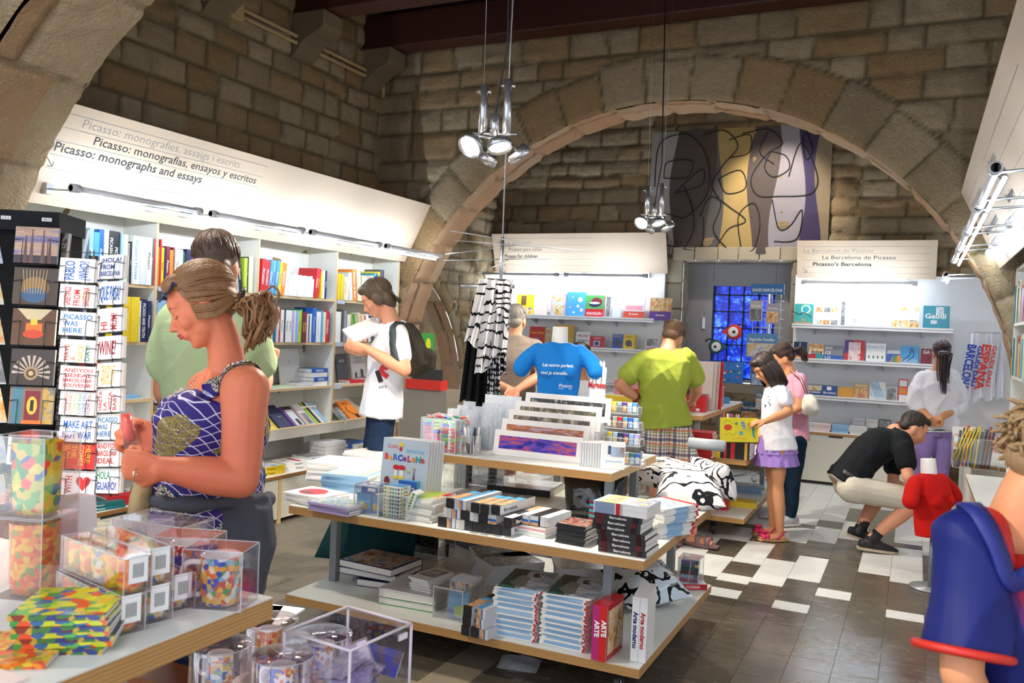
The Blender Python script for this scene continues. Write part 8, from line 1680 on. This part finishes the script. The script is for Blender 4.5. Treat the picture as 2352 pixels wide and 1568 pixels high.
for a in [(1213,1248,746,790,'#c8301e','red book Papa Noel behind the taupe shirt',[TT('Papa Noel',.65,.1,'yellow',.8),('d',.5,.3,.15,'sky blue')]),(1250,1262,748,790,'pale green','patterned pale book beside the red Papa Noel one',[mm(1)]),(1268,1314,744,795,'mustard','olive yellow book behind the bust neck'),(1320,1352,758,795,'white','white alphabet book with coloured letters',[TT('ABCDEF',.7,.15,'magenta',.8),TT('GHIJLN',.4,.15,'teal',.8),TT('MOPQ',.12,.15,'sky blue',.8)]),
  (1353,1386,768,797,'red','red square book with a blue robot picture',[TT('QUADRAT',.8,.1),('r',.25,.2,.7,.65,'light blue'),('d',.48,.42,.12,'navy')]),(1404,1428,763,799,'blue','blue book DECO with a dark disc',[TT('DECO!',.82,.1,'yellow',.8),('d',.5,.45,.32,'dark grey'),('d',.8,.3,.08,'red')]),(1430,1454,764,800,'yellow','yellow book SWING with a dark disc',[TT('SWING!',.82,.1,'red',.8),('d',.5,.45,.32,'dark grey'),('d',.8,.3,.08,'red')],4),(1480,1510,768,800,'pale grey','grey and pink book at the right end of the middle alcove shelf',[mm(2,.1,.4,.9,.9),('r',.1,.1,.9,.3,'pink')])]:fb(*a[:4],1.285,*a[4:7],n=a[7] if len(a)>7 else 1)
for a in [(1822,1866,699,749,'#3f9a94','teal book My Barcelona at the left of the upper right shelf',[('d',.6,.75,.25,'pale green'),('d',.6,.75,.18,'turquoise'),('l',[(.0,.6),(.3,.5),(.5,.6),(.9,.4)],.05,'navy',3),TT('My',.22,.09,'orange'),TT('Barcelona',.1,.09,'orange',.8)]),(1870,1924,702,750,'white','white book with a grid of small photographs, upper right shelf',[mm(i % 5,.05+.32*(i % 3),.08+.3*(i//3),.32+.32*(i % 3),.3+.3*(i//3)) for i in (0,1,2,6,7,8)]),(1929,1940,690,750,'black','thin upright book with dark letters on its spine',[('r',0,0,1,1,'white'),('m',.1,0,.9,1,blots[2])]),(1941,1985,692,751,'white','bright white book with a pale photo of arches',[('m',.1,.05,.95,.6,blotch('arch',['#ffffff','#d8d8d8','#b8a8a0'],14))]),
  (1987,2045,695,752,'white','wide white book fading in the lamp light',[('m',.05,.0,1,.3,blotch('pal',['#ffffff','#d8e0e8','#c8c8d0'],12))]),(2048,2110,702,753,'white','white book with a strip of pictures and orange flowers',[mm(0,.3,.8,1,.98),mm(3,.0,0,1,.4)]),(2119,2178,699,755,'#1f8aa0','glossy teal Gaudi book at the end of the upper shelf',[TT('Gaudí',.48,.2,'white',.85),mm(4,.5,.6,.8,.95),('r',.3,.25,.55,.4,'pale grey')],3)]:fb(*a[:4],1.645,*a[4:7],n=a[7] if len(a)>7 else 1)
for a in [(1821,1850,787,827,'#14335a','navy book with an orange skyline, middle right shelf',[('r',.1,0,.9,.2,'orange'),('r',.45,.4,.52,.95,'pale grey')],2),(1856,1890,790,828,'white','coloured book lettered BARCELONA on a black strip',[mm(3,0,.5,1,1),('r',0,.0,.5,.35,'red'),('r',.5,0,1,.35,'turquoise'),('r',.15,.35,.9,.52,'black'),TT('BARCELONA',.38,.1,'white',.65)]),(1892,1935,793,829,'#8a8a94','grey and blue book with big letters BAR CE LO',[('r',0,0,1,.35,'blue'),TT('BAR',.72,.2,'white',.4,.25),TT('CE',.42,.2,'white',.3,.2),TT('LO',.1,.2,'white',.3,.2)]),(1938,1984,781,831,'#c8323a','red and purple book La nova cuina',[('r',0,.4,.4,1,'purple'),('m',.2,.05,.8,.9,blotch('redw',['#c8323a','#f2e8e8','#c8323a'],20))]),(1988,2033,788,833,'#f2f4f4','white book BCNSLCTD with small bottle drawings',[TT('BCNSLCTD',.75,.12,'light blue',.85)]+[('e',.15+.23*i,.3,.04,.08,'teal') for i in range(4)]),
  (2036,2067,803,834,'blue','book with an orange and green painting',[('r',0,.75,1,1,'pale grey'),('p',[(.2,0),(.5,.7),(.4,0)],'orange'),('e',.7,.3,.2,.35,'green'),('e',.9,.4,.15,.3,'orange')]),(2068,2108,791,834,'sky blue','bright blue book with navy Gaudi script',[('r',0,0,1,.3,'light blue'),('l',[(.1,.2),(.5,.5),(.6,.9),(.75,.5),(.4,.2)],.05,'navy',3)],3),(2114,2140,797,836,'maroon','purple book lettered GA beside the ponytail',[TT('GA',.7,.2)])]:fb(*a[:4],1.285,*a[4:7],n=a[7] if len(a)>7 else 1)
for a in [(1849,1886,878,905,'#1f4a8a','blue guide lettered Barcelona, lower right shelf',[('m',0,.5,1,.95,blots[0]),TT('Barcelona',.3,.18,'white',.85)],2),(1888,1922,880,907,'#174a92','blue guide lettered Barcelone',[('r',.3,.6,.6,.9,'white'),TT('Barcelone',.3,.18,'white',.85)]),(1924,1959,882,908,'#d89a28','orange gold book with round shapes'),(1960,1994,874,910,'#c8a040','gold book BARCELONA with a mosaic picture',[TT('BARCELONA',.82,.12,'white',.8),mm(1,.05,.05,.95,.75)]),(1996,2033,869,912,'white','white book with a blue lattice',[('l',[(0,.9-.12*i),(1,.5-.12*i)],.03,'sky blue') for i in range(6)]+[('l',[(.1*i,1),(.1*i+.4,.2)],.03,'sky blue') for i in range(6)]),(2034,2060,880,913,'pale grey','grey portrait book beside the blue lattice',[mm(2)]),(2062,2084,861,914,'red','red framed book with a grid of symbols',[('r',.1,.05,.9,.32,'white'),('r',.1,.36,.9,.64,'orange'),('r',.1,.68,.9,.95,'white')])]:fb(*a[:4],.90,*a[4:7],n=a[7] if len(a)>7 else 1)
def counter(label,x0,x1,y0,y1,z,door='f'):
    root=thing('counter',label,'cabinet',(x0,y0,0));m=MB();m.bb((x0,y0+.012,.05),(x1,y1,z-.025),P('#dcdccf',.5));m.bb((x0+.02,y0+.05,0),(x1,y1,.05),P('#2a2a28'));rel(root,m,'carcass');m=MB();m.bb((x0-.01,y0-.005,z-.025),(x1,y1,z-.003),edgeply());m.bb((x0-.01,y0-.005,z-.003),(x1,y1,z),lam);rel(root,m,'worktop')
    n=max(1,round((x1-x0)/.9));w=(x1-x0)/n
    for i in range(n):m=MB();m.bb((x0+i*w+.004,y0,.035),(x0+(i+1)*w-.004,y0+.012,z-.03),P('#dad9cb',.5));m.bb((x0+i*w+w*.42,y0-.002,z-.048),(x0+i*w+w*.62,y0,z-.03),P('#222020'));rel(root,m,'door')
CZ=.545;counter('low pale counter with doors under the right alcove shelves',-1.07,.30,9.46,YB-.1,CZ);counter('low pale counter under the left alcove shelves behind the display table',-4.8,-2.75,9.46,YB-.1,CZ)
for i,(x,c) in enumerate(((1866,'pale grey'),(1905,'#e8d0d0'),(1945,'light blue'),(1985,'pale grey'))):q=onz(x,975,CZ);pile((q.x,9.62,CZ),0,.2,.165,[(.02,c)]*4,f'{["pale", "pinkish", "light blue", "grey"][i]} magazine on the right counter',None,seed=90+i,name='magazine')
for a in [(1958,1986,933,966,'pale grey','grey and white BARCELONA book standing on the counter, left of two',[mm(2,.1,0,.9,.4),TT('BARCELONA',.75,.08,'grey',.8)]),(1989,2016,934,967,'#e4e0da','BARCELONA book with a reddish drawing, right of two on the counter',[mm(2,.1,0,.9,.4),TT('BARCELONA',.75,.08,'grey',.8)]),(2018,2046,933,968,'dark grey','dark book standing on the counter',[mm(2)]),(2058,2086,937,970,'#c8461e','orange red cook book on the counter behind the crouching man',[TT('Spanish',.75,.12,'yellow',.8)])]:fb(*a[:4],CZ,*a[4:7],Y=9.7)
# painted cloth: a plain abstract stand-in with bands and loops
x0,x1,z0,z1=-2.93,-.92,2.43,3.86;W_,H_=x1-x0,z1-z0;tp=thing('wall_hanging','large painted cloth with grey, brown, yellow and violet bands and black loops','wall hanging',(x0,YB-.06,z0));m=MB()
bands=[((0,.13),(.17,.2),'#9a958f'),((.13,.38),(.2,.36),'#4d423b'),((.36,.40),(.3,.38),'#5e5b59'),((.38,.58),(.38,.5),'#a88f5a'),((.58,.70),(.5,.72),'#524845'),((.70,.84),(.72,.82),'#8f8a92'),((.84,.93),(.82,.88),'#3c3356'),((.93,1),(.88,1),'#86775f')]
zz=lambda u,v:-.012*math.sin(u*31)-.01*math.sin(u*13+v*3)
def wav(u,v):return (x0+u*W_,YB-.055+zz(u,v),z0+v*H_)
edges=[0,.14,.36,.41,.58,.71,.85,.94,1]
for k in range(8):
    c=bands[k][2];wob=lambda e,v,q:e+.025*math.sin(v*5+q*2)*(0<e<1)
    m.grid(lambda u,v:wav((1-u)*wob(edges[k],v,k)+u*wob(edges[k+1],v,k+1),v),6,12,P(c,.9))
rel(tp,m,'cloth');m=MB();ink=P('#141416',.8);rs=random.Random(17)
loops=[[(.03,.55),(.05,.9),(.2,.97),(.32,.8),(.34,.5),(.22,.3),(.1,.32),(.12,.12)],[(.08,.62),(.22,.62),(.24,.75),(.1,.75),(.08,.62)],[(.3,.95),(.42,.98),(.5,.85),(.42,.7),(.36,.55),(.42,.4),(.38,.2),(.46,.05)],[(.4,.6),(.52,.66),(.55,.52),(.45,.48),(.4,.6)],[(.52,.95),(.66,.97),(.74,.86),(.66,.78),(.58,.6),(.62,.46),(.74,.45),(.9,.46),(.93,.6),(.84,.85),(.78,.6)],
  [(.3,.3),(.36,.46),(.48,.36),(.56,.26),(.47,.2),(.40,.05)],[(.54,.06),(.52,.3),(.6,.4),(.64,.25),(.62,.06),(.58,.02),(.54,.06)],[(.68,.8),(.76,.76),(.78,.66),(.7,.6),(.65,.68),(.68,.8)],[(.7,.42),(.74,.2),(.8,.22),(.86,.34),(.84,.12),(.72,.1)],[(.05,.1),(.3,.04),(.32,.3)],[(.15,.5),(.3,.55),(.3,.68),(.15,.5)],[(.86,.95),(.9,.8),(.87,.72),(.85,.85),(.86,.95)],[(.22,.04),(.27,.2),(.25,.4),(.2,.55)],[(.66,.95),(.62,.8),(.7,.7)],[(.45,.9),(.56,.94),(.56,.8),(.46,.76)]]
for L in loops:
    q=catmull([(a,b,0) for a,b in L],6);m.tube([(x0+p.x*W_,YB-.06+zz(p.x,p.y),z0+p.y*H_) for p in q],.0065,ink,5)
for i in range(9):u=.03+.02*i;m.tube([(x0+u*W_,YB-.062+zz(u,0),z0),(x0+(u+.01)*W_,YB-.062+zz(u,0),z0+.16)],.003,ink,4)
rel(tp,m,'painted_lines')
# window sill: bird figures, bags, rotating rack
Y=YB-.03
def bird(x,y,col,s,lab,fl=1):
    c=ony(x,y,Y);root=thing('bird_figure',lab,'figure',tuple(c));m=MB();m.ball((0,0,0),.088*s,P(col,.5),16,e=(1,.35,1));m.add([(-fl*.06*s,-.02,.05*s),(-fl*.15*s,-.02,-.0),(-fl*.06*s,-.02,-.05*s),(-fl*.06*s,.02,.05*s),(-fl*.15*s,.02,0),(-fl*.06*s,.02,-.05*s)],[(0,1,2),(5,4,3),(0,3,4,1),(1,4,5,2)],P(col,.5));m.build('body',root)
    m=MB();m.ball((-.01*fl*s,-.026,0),.058*s,P('#f4f4f4',.4),12,e=(1,.2,1));m.ball((-.0*s,-.038,0),.018*s,P('#101010',.3),8,e=(1,.3,1));m.build('eye',root);m=MB()
    for dx in (-.02,.03):m.tube([(dx*s,0,-.08*s),(dx*s,0,-.19*s),((dx-.04)*s,-.02,-.21*s)],.006,P('#121a2a'),6)
    m.tube([(fl*.03*s,0,.08*s),(fl*.09*s,0,.09*s),(fl*.13*s,0,.06*s)],.01,P('#14202a'),6);m.build('legs',root)
bird(1687,762,'#d8301e',1,'red round bird figure with one big eye before the window');bird(1644,796,'#1f5a5e',.95,'dark teal round bird figure with one big eye',-1)
bb_=blotch('bagdots',['#1a6ac8','#2a82d8','#1a5ab8'],9,.2)
for x,nm in ((1634,'left'),(1684,'right')):
    c=ony(x,872,YB-.05);m=MB();m.bb((-.13,-.03,0),(.11,.03,.24),bb_);F=fr((0,-.031,.1),(1,0,0),(0,0,1))
    for k in range(9):m.disc(F,rs.uniform(-.1,.08),rs.uniform(-.08,.11),.012,P(rs.choice(['#f4f4f4','#e84a2a','#e8c83a','#1a2a6a'])),.0004*(k+1),10)
    o=m.build('blue_bag',label=f'glossy blue dotted bag on the window sill, {nm} one',cat='bag');o.location=(c.x,YB-.05,.972)
q=onz(1738,1100,.1);q=ony(1762,800,8.9);rk=thing('leaflet_rack','rotating wire rack of guides headed Gaudi Barcelona before the window','rack',(q.x,8.9,0));al=metal('#c8ccd0');m=MB();m.tube([(0,0,.1),(0,0,2.0)],.014,al,10)
for i in range(4):a=i*PI/2+.4;m.tube([(0,0,.14),(.28*math.cos(a),.28*math.sin(a),.1)],.014,al,8);m.lathe([(.02,-.012),(.035,0),(.02,.012)],P('#c8c8c8',.3),14,T(.28*math.cos(a),.28*math.sin(a),.036)@rx(PI/2))
m.build('stand',rk);m=MB()
for z in np.arange(1.15,1.95,.09):m.tube([(-.13,-.13,z),(.13,-.13,z),(.13,.13,z),(-.13,.13,z),(-.13,-.13,z)],.003,al,5)
for x in (-.13,-.045,.045,.13):m.tube([(x,-.13,1.1),(x,-.13,1.95)],.003,al,5)
m.build('wire_basket',rk);m=MB();m.bb((-.16,-.15,1.93),(.16,-.14,2.03),P('#1f6aa8'));m.text(fr((0,-.151,1.955),(1,0,0),(0,0,1)),'GAUDI BARCELONA',.03,P('#f2f6fa'),0,0,w=.29,bold=.02);m.build('header',rk)
for i,(x,z,w,h,c,s) in enumerate(((-.03,1.30,.30,.24,'#4a8ac0','Sagrada Família'),(-.12,.62,.16,.24,'#2a5a7a','Park Güell'),(-.1,1.66,.12,.2,'#b8b0a8',''),(.06,1.64,.12,.2,'#a89ab0',''),(-.02,1.02,.2,.2,'#3a4a6a',''),(.02,.78,.18,.2,'#6a7a8a',''))):carton('guide_book',f'guide book in the rotating rack, {ORD[i]} of those facing the room' if not s else f'blue guide {s} in the rotating rack',(rk.location.x+x,rk.location.y-.16,z),(w,.02,h),0,{'f':[mm(i % 5,.05,.05,.95,.6),TT(s or 'Guia',.7,.12,'white',.8)]},base=c)
# ================================================================ second display table
g2=thing('display_table','second three-tier display table behind, with red and yellow goods','table',(-1.8,7.1,0));board(g2,-2.7,-1.085,6.42,7.95,.17,nm='bottom_shelf');board(g2,-2.7,-1.085,6.42,7.95,.6);board(g2,-2.92,-1.535,6.94,8.8,.85,nm='top_shelf');legs(g2,[(-1.36,6.55),(-1.17,7.75),(-2.6,6.5)],.17,.56);legs(g2,[(-1.6,7.05),(-1.6,7.9),(-2.4,7.05)],.6,.81)
for x,y in ((-1.33,6.55),(-1.2,7.8),(-2.55,6.55)):caster(g2,x,y,.13)
def G(px,z,phi,w,h,n,t,c,lab,top=None,name='book',**k):q=onz(px[0],px[1],z);pile((q.x,q.y,z),phi,w,h,[(t,c)]*n,lab,None,name=name,top=top,seed=px[0],**k)
G((1425,935),.851,.1,.2,.24,5,.02,'yellow','yellow book on the rear table beside the magnets stand',name='booklet');G((1462,925),.851,0,.2,.26,6,.022,'red','red book behind the yellow pile on the rear table',name='booklet');G((1440,915),.851,.3,.2,.26,9,.02,'pink','pink edged book at the back left of the rear table',name='booklet');G((1640,930),.851,.2,.13,.16,14,.012,'pink','pink booklet in the tall pile by the red box',name='booklet');G((1662,925),.851,.3,.12,.1,4,.012,'sky blue','small blue booklet at the corner of the top shelf',name='booklet')
q=onz(1595,945,.851);carton('open_box','red open box with a black inside at the man’s hands',(q.x,q.y+.1,.851),(.16,.2,.14),.1,{'f':[('r',.5,.05,.7,.2,'white')],'t':[('r',.05,.05,.95,.95,'black')]},base='red')
for i in range(4):m=MB();m.bb((-.08,0,0),(.08,.01,.42),P(('#f2e0d4','#f4f0ea','#e8c8c0','#d8281e')[i],.5));o=m.build('tall_album',label=f'{("peach", "white", "pale pink", "red")[i]} tall album standing in front of the lime green shirt',cat='album');o.matrix_world=T(q.x+.02*i,q.y+.25+.05*i,.852)@rx(-.12)
G((1610,1047),.601,.0,.17,.19,9,.02,'red','red-spined book in the pile beside the black-spined books',name='booklet');G((1676,1052),.601,.0,.22,.27,6,.021,'black','black-spined book with yellow marks under the girl’s yellow book',[('r',0,0,1,1,'yellow')],spine=None) if False else None
q=onz(1672,1053,.601)
for i in range(6):lying((q.x,q.y+.12,.601+i*.0222),0,.22,.30,.0216,'black',f'black-spined book with gold and red stripes, {ORD[i]} from the bottom, on the rear table',None,spine=[(.05,.12,'mustard'),(.35,.45,'red'),(.55,.62,'red'),(.7,.95,'yellow')])
m=MB();q2=onz(1618,1040,.79);m.tube([(q2.x-.12,q2.y+.1,.83),(q2.x+.1,q2.y+.1,.83)],.035,P('#aab2b8',.4),20);m.build('rolled_poster',label='grey rolled poster lying over the red pile',cat='poster',rebase=True)
for i in range(12):m=MB();x=-1.42+.012*i;m.tube([(x,7.2,.601),(x+.03*math.sin(i),7.22,.86)],.005,P(cols[i % 10]),6);m.build('coloured_pencil',label='bright coloured pencil standing in a bunch on the rear table',cat='pencil',group='bright pencils in a bunch',rebase=True)
for a in [((1712,1128),.17,.1,.2,.28,4,.014,'light blue','light blue picture book on the rear bottom shelf',[mm(4)]),((1700,1160),.17,.1,.17,.26,2,.02,'yellow','yellow guide pair lying at the front of the rear bottom shelf',[('r',.25,0,.27,1,'black'),('r',.75,0,.77,1,'black')]),((1640,1165),.17,.3,.17,.2,5,.014,'red','red and white booklet at the left front of the rear bottom shelf',None),((1635,1125),.17,-.2,.25,.32,3,.02,'blue','royal blue album on the rear bottom shelf',None),((1625,1090),.17,.1,.2,.25,4,.03,'navy','navy box book at the back of the rear bottom shelf',[('r',0,0,1,1,'purple')])]:G(*a,name='booklet')
# ================================================================ busts, scarves, towels
def bust(label,p,s,mat,yaw,lean,neckm=P('#f0eee8',.4),items=None,z0=0):
    root=thing('shirt_bust',label,'mannequin',p,yaw);M=rx(lean);m=MB()
    V=lambda x,y,z:M@Vector((x*s,y*s,z*s))
    def rg(z,w,d,y=0):return (V(0,y,z),V(1,0,0)*w,M.to_3x3()@Vector((0,d*s,0)),2.3)
    m.loft([rg(0,.15,.10),rg(.12,.15,.105),rg(.22,.155,.115,-.01),rg(.32,.175,.125,-.012),rg(.40,.185,.11),rg(.45,.15,.085),rg(.48,.08,.06)],mat,30)
    for k in (-1,1):m.ball(V(k*.075,-.085,.27),.062*s,mat,12);limb(m,[V(k*.15,0,.41),V(k*.215,-.01,.36),V(k*.27,-.02,.28)],[.062*s,.06*s,.062*s],mat)
    me=remesh(m,'tshirt',.006,3,mat,wrinkle(.012,12,7));o=bpy.data.objects.new('tshirt',me);COL.objects.link(o);o.parent=root
    m=MB(M);m.lathe([(.062*s,.42*s),(.058*s,.52*s),(.054*s,.585*s),(.053*s,.59*s),(.001,.59*s)],neckm,28);m.build('neck',root);m=MB(M);m.tube([(.066*s*math.cos(a),.056*s*math.sin(a),.465*s+.006*math.sin(a)) for a in np.linspace(0,2*PI,24)],.010*s,mat,6,cap=False);m.build('collar',root)
    if z0:m=MB();m.tube([(0,0,-z0),(0,0,.05)],.014,steel,8);m.tube([(0,0,-z0),(0,0,-z0+.01)],.12,steel,20);m.build('stand',root)
    if items:
        W4=T(p)@rz(yaw);m=MB();items(m,Matrix.Scale(s,4)@fr((0,-.4,0),(1,0,0),(0,0,1)));bv=BVHTree.FromPolygons([v.co for v in me.vertices],[tuple(q.vertices) for q in me.polygons]);ok=[]
        for i,v in enumerate(m.v):h=bv.ray_cast(v,Vector((0,1,0)));m.v[i]=h[0]-Vector((0,.003,0)) if h[0] is not None else v
        m.build('shirt_lettering',root)
    return root
def blue_items(m,F):w=P('#f4f8fc');m.text(F,'Les autres parlent,',.024,w,-.01,.305,w=.22,shear=.25,bold=.02);m.text(F,'moi je travaille.',.024,w,-.035,.25,w=.19,shear=.25,bold=.02);m.text(F,'Picasso',.026,w,.05,.16,w=.1,shear=.3,bold=.01);m.rect(F,.0,.148,.1,.151,w)
b=ony(1287,750,4.40);bust('white bust in a bright blue t-shirt with French writing on the top tier',(b.x,4.40,b.z-.59*.76),.76,cloth('#1f86d8','#1a74c4',.15),.42,0,items=blue_items,z0=b.z-.59*.76-.852)
b=A(2142,1230,5.3);bust('red t-shirt on a tilted white bust standing low beside the crouching man',(b.x,b.y,b.z),.80,cloth('#d01c14','#b81410',.15),.95,-.12,z0=b.z)
D_=4.82;st=A(1152,600,D_);hr=thing('scarf_hanger','thin metal hanging rod with radial arms carrying scarves','rack',(st.x,st.y,1.6));m=MB();m.tube([(st.x,st.y,A(1150,665,D_).z),(st.x,st.y,A(1155,545,D_).z)],.011,al,8);m.tube([(st.x,st.y,1.9),(st.x,st.y,4.4)],.004,al,6);m.tube([A(1058,657,D_),A(1182,658,D_)],.011,al,8);rel(hr,m,'rod')
for a,b,da,db in (((1035,530),(1212,558),.2,-.2),((1045,552),(1338,575),.1,-.5),((1023,584),(1185,563),-.3,.2),((1020,598),(1272,593),-.2,.3),((1100,628),(1168,596),-.5,.1)):m=MB();m.tube([A(*a,D_+da),A(*b,D_+db)],.003,al,6);rel(hr,m,'arm')
def drapecloth(name,label,TL,TR_,BL,BR_,d,mt,folds=5,amp=.02,dd=0,cat='scarf'):
    m=MB();a,b,c,e=A(*TL,d),A(*TR_,d),A(*BL,d),A(*BR_,d)
    def fn(u,v,s):
        p=a.lerp(b,u).lerp(c.lerp(e,u),v);n=(amp*math.sin(u*folds*6.28+v*1.5+dd)+amp*.5*math.sin(u*folds*14+v*4))*(.3+v);return p-FW*(n+s*.012)+Vector((0,0,.02*math.sin(u*9+dd)*v))
    m.grid(lambda u,v:fn(u,v,.5),40,24,mt);m.grid(lambda u,v:fn(1-u,v,-.5),40,24,mt)
    return m.build(name,label=uniq(label),cat=cat,rebase=True)
sw=bw('scarfw',.91,5,'#f2f0ee','#111114',.8);sdot=None
t=NT('dots');vo=t.new('ShaderNodeTexVoronoi');vo.inputs['Scale'].default_value=34;vo.inputs['Randomness'].default_value=.35;t.ln(t.coord(),vo.inputs[0]);t.col(t.mix(t.math('LESS_THAN',vo.outputs[0],.42),'#0c0c0e','#eeece8'));t.pr(.8);sdot=t.m
drapecloth('scarf','black plain scarf hanging lowest at the left of the rod',(1085,690),(1135,690),(1055,925),(1135,932),D_+.05,cloth('#0e1214','#080a0c'),4,.02);drapecloth('scarf','black scarf with white dots hanging in the middle',(1125,700),(1150,700),(1118,915),(1148,925),D_+.02,sdot,2,.015,1);drapecloth('scarf','black cloth with white waves at the right of the rod',(1140,700),(1165,700),(1140,870),(1162,855),D_+.04,bw('scarfb',.75,9,'#101012','#ece8e4',.8),2,.015,2)
drapecloth('scarf','long white shawl with a few black leaf shapes hanging in front',(1102,640),(1150,640),(1066,790),(1128,795),D_-.03,bw('shawl',.93,4,'#f6f4f2','#121214',.8),3,.03,.5);drapecloth('scarf','white scarf with bold black curves, pointed end hanging down',(1120,640),(1178,642),(1088,868),(1165,800),D_-.07,sw,3,.03,1.5);drapecloth('scarf','narrow scarf with black dots over the rod',(1138,645),(1172,645),(1138,705),(1170,760),D_-.1,bw('sc3',.75,9,'#f2f0ee','#111114',.8),2,.015,3)
for i,(x0,x1,c,s) in enumerate(((2218,2255,'#1a3ab0','BARCELONA'),(2252,2288,'#d83a2a','ESPANA'),(2284,2308,None,''))):
    o=drapecloth('tea_towel',f'white printed tea towel hanging by the right arch leg, {ORD[i]} from the left',(x0+14,765),(x1-8,765),(x0,925-6*i),(x1,915),8.45,cloth('#eef0f8','#dfe2ee',.1),1.3,.02,i,'towel')
    if c:m=MB();F=fr(A(x0+20,780,8.38),(Vector((0,0,-1))-RT*.14),(RT-UP*.14));m.text(F,s,.085,P(c),.05,-.05,w=.45,al='l',bold=.04);m.text(F,'GAUDI DALI',.04,P(c),.05,.05,w=.4,al='l',bold=.04);attach(m,'print',o)
a=A(2262,766,8.45);m=MB();m.tube([(a.x-.16,a.y-.05,a.z+.01),(a.x+.22,a.y+.12,a.z+.01)],.006,al,6);m.tube([(a.x,a.y+.02,a.z+.01),(a.x,YB-.1,a.z+.01)],.006,al,6);m.build('towel_rail',label='thin metal rail that carries the printed tea towels',cat='rail',rebase=True)
# ================================================================ right side
bcx=.60
for b,(y0,y1) in enumerate(((5.92,6.88),(4.96,5.91))):
    root=thing('bookcase',f'white bookcase on the right wall, {("bay beside the arch leg", "second bay from the arch")[b]}','bookcase',(bcx,y0,0));m=MB();m.bb((XR-.02,y0,0),(XR-.005,y1,2.05),wm)
    rel(root,m,'back_panel')
    for y in (y0,y1-.02):m=MB();m.bb((bcx,y,0),(XR-.02,y+.02,2.05),wm);rel(root,m,'side_panel')
    for z in (.62,.98,1.31,1.67,2.05):m=MB();m.bb((bcx,y0,z-.02),(XR-.02,y1,z),wm);m.bb((bcx-.003,y0+.1,z-.03),(bcx,y0+.2,z+.005),tagm);rel(root,m,'shelf')
    for s,z in (('top',1.67),('second',1.31)) if b==0 else ():shelf_row((bcx+.01,y1-.03,0),(0,-1,0),(-1,0,0),rand_row(.72,(.2,.28),(.018,.034),('red','white','cream','sky blue','mustard','grey','pale green','red','teal'),50+b*3+len(s),(None,)),f'{s} shelf of the right bookcase',z+.001,group=None)
counter('white counter in the right corner of the alcove',.42,XR-.02,7.42,9.3,.60);counter('white counter standing before the right bookcase',.36,.595,5.3,6.85,.60)
for a in [(2188,2216,933,985,'white','white cook book with a prawn, first on the right corner counter',[mm(3,.1,.1,.9,.35),TT('tapas',.6,.1,'orange',.8)]),(2219,2242,932,986,'white','white cook book with a plate of rice',[('d',.5,.7,.3,'orange'),mm(3,.3,.05,.9,.4)]),(2244,2270,948,986,'#b8b09a','cook book with a dark mussel photograph',[mm(2,0,0,1,1)]),(2274,2306,950,988,'pink','pink and white patterned book box at the right end',[('r',.2,.2,.4,.8,'magenta'),('r',.75,.3,.95,.9,'magenta'),('r',.45,.1,.7,.9,'white')])]:fb(*a[:4],.60,*a[4:7],Y=8.4)
G((2215,1010),.60,.2,.2,.25,2,.02,'red','red folder lying on the right corner counter')
p=onz(2260,1075,.60);acrylic('clear acrylic bin of dark folders and lanyards on the right counter',.28,p.y-.1,.60,.30,.3,.22)
fc=['#2a3a4a','#1a1a22','#c8281e','#3a6a7a','#20242c','#d8c81e','#5a6a7a','#141418','#8a2a3a','#2a4a5a']
for i in range(10):m=MB();m.bb((0,0,0),(.008,.2,.27+.02*(i % 3)),P(fc[i],.25));o=m.build('plastic_folder',label=f'{["slate", "black", "red", "teal grey", "charcoal", "yellow", "grey blue", "jet black", "wine red", "petrol"][i]} folder standing in the acrylic bin on the right',cat='folder');o.matrix_world=T(.30+i*.024,p.y-.05,.603)@ry(.1)@rx(-.08)
m=MB();
for i in range(5):a=Vector((.36+.02*i,p.y-.12,.90));m.tube([a,a+Vector((-.05,-.03,-.14)),a+Vector((-.09+.01*i,-.04,-.24))],.005,P('#e0cc1e',.4),6)
m.build('lanyard_bunch',label='bunch of yellow lanyards hanging over the acrylic bin',cat='lanyard',rebase=True)
# small things on the floor and in the side room
m=MB();q=onz(812,1222,.001);m.add([(q.x-.1,q.y-.06,0),(q.x+.08,q.y-.1,0),(q.x+.12,q.y+.08,0),(q.x-.06,q.y+.12,0),(q.x-.1,q.y-.06,.002),(q.x+.08,q.y-.1,.002),(q.x+.12,q.y+.08,.002),(q.x-.06,q.y+.12,.002)],[(4,5,6,7),(0,1,5,4),(1,2,6,5)],P('#d8dce4'));m.build('paper_sheet',label='white sheet of paper lying on the floor behind the dark green cushion',cat='paper',rebase=True)
b=A(982,850,7.3);sd=thing('display_stand','stand with a lime green cat-shaped card and red toys by the arch leg','display',(b.x,b.y,0));m=MB();m.bb((-.2,-.1,0),(.25,.15,.95),P('#8a8478'));m.build('plinth',sd);m=MB();m.bb((-.06,-.02,1.1),(.06,-.01,1.42),P('#3aa03a'));F=fr((0,-.021,1.1),(1,0,0),(0,0,1));m.disc(F,0,.1,.045,P('#e8e02a'),.001,20,.08);m.disc(F,.01,.22,.025,P('#e8e02a'),.001,14,.06);m.disc(F,0,.04,.015,P('#d8301e'),.002);m.build('green_card',sd);m=MB();m.bb((-.14,-.12,.95),(.2,.0,1.03),P('#c8281e'));m.bb((-.1,-.08,1.03),(.18,-.05,1.12),P('#2a2a2a'),ry(-.0));m.build('red_toys',sd)
q=onz(1185,1545,0);bag('plastic_wrapper','crumpled clear plastic wrapper on the dark floor under the display table',fr((q.x,q.y,.01),(1,.2,0),(-.2,1,.15)),.18,.12,.04,film('#c8ccd0',.35),77,1.2,wr=1.2)
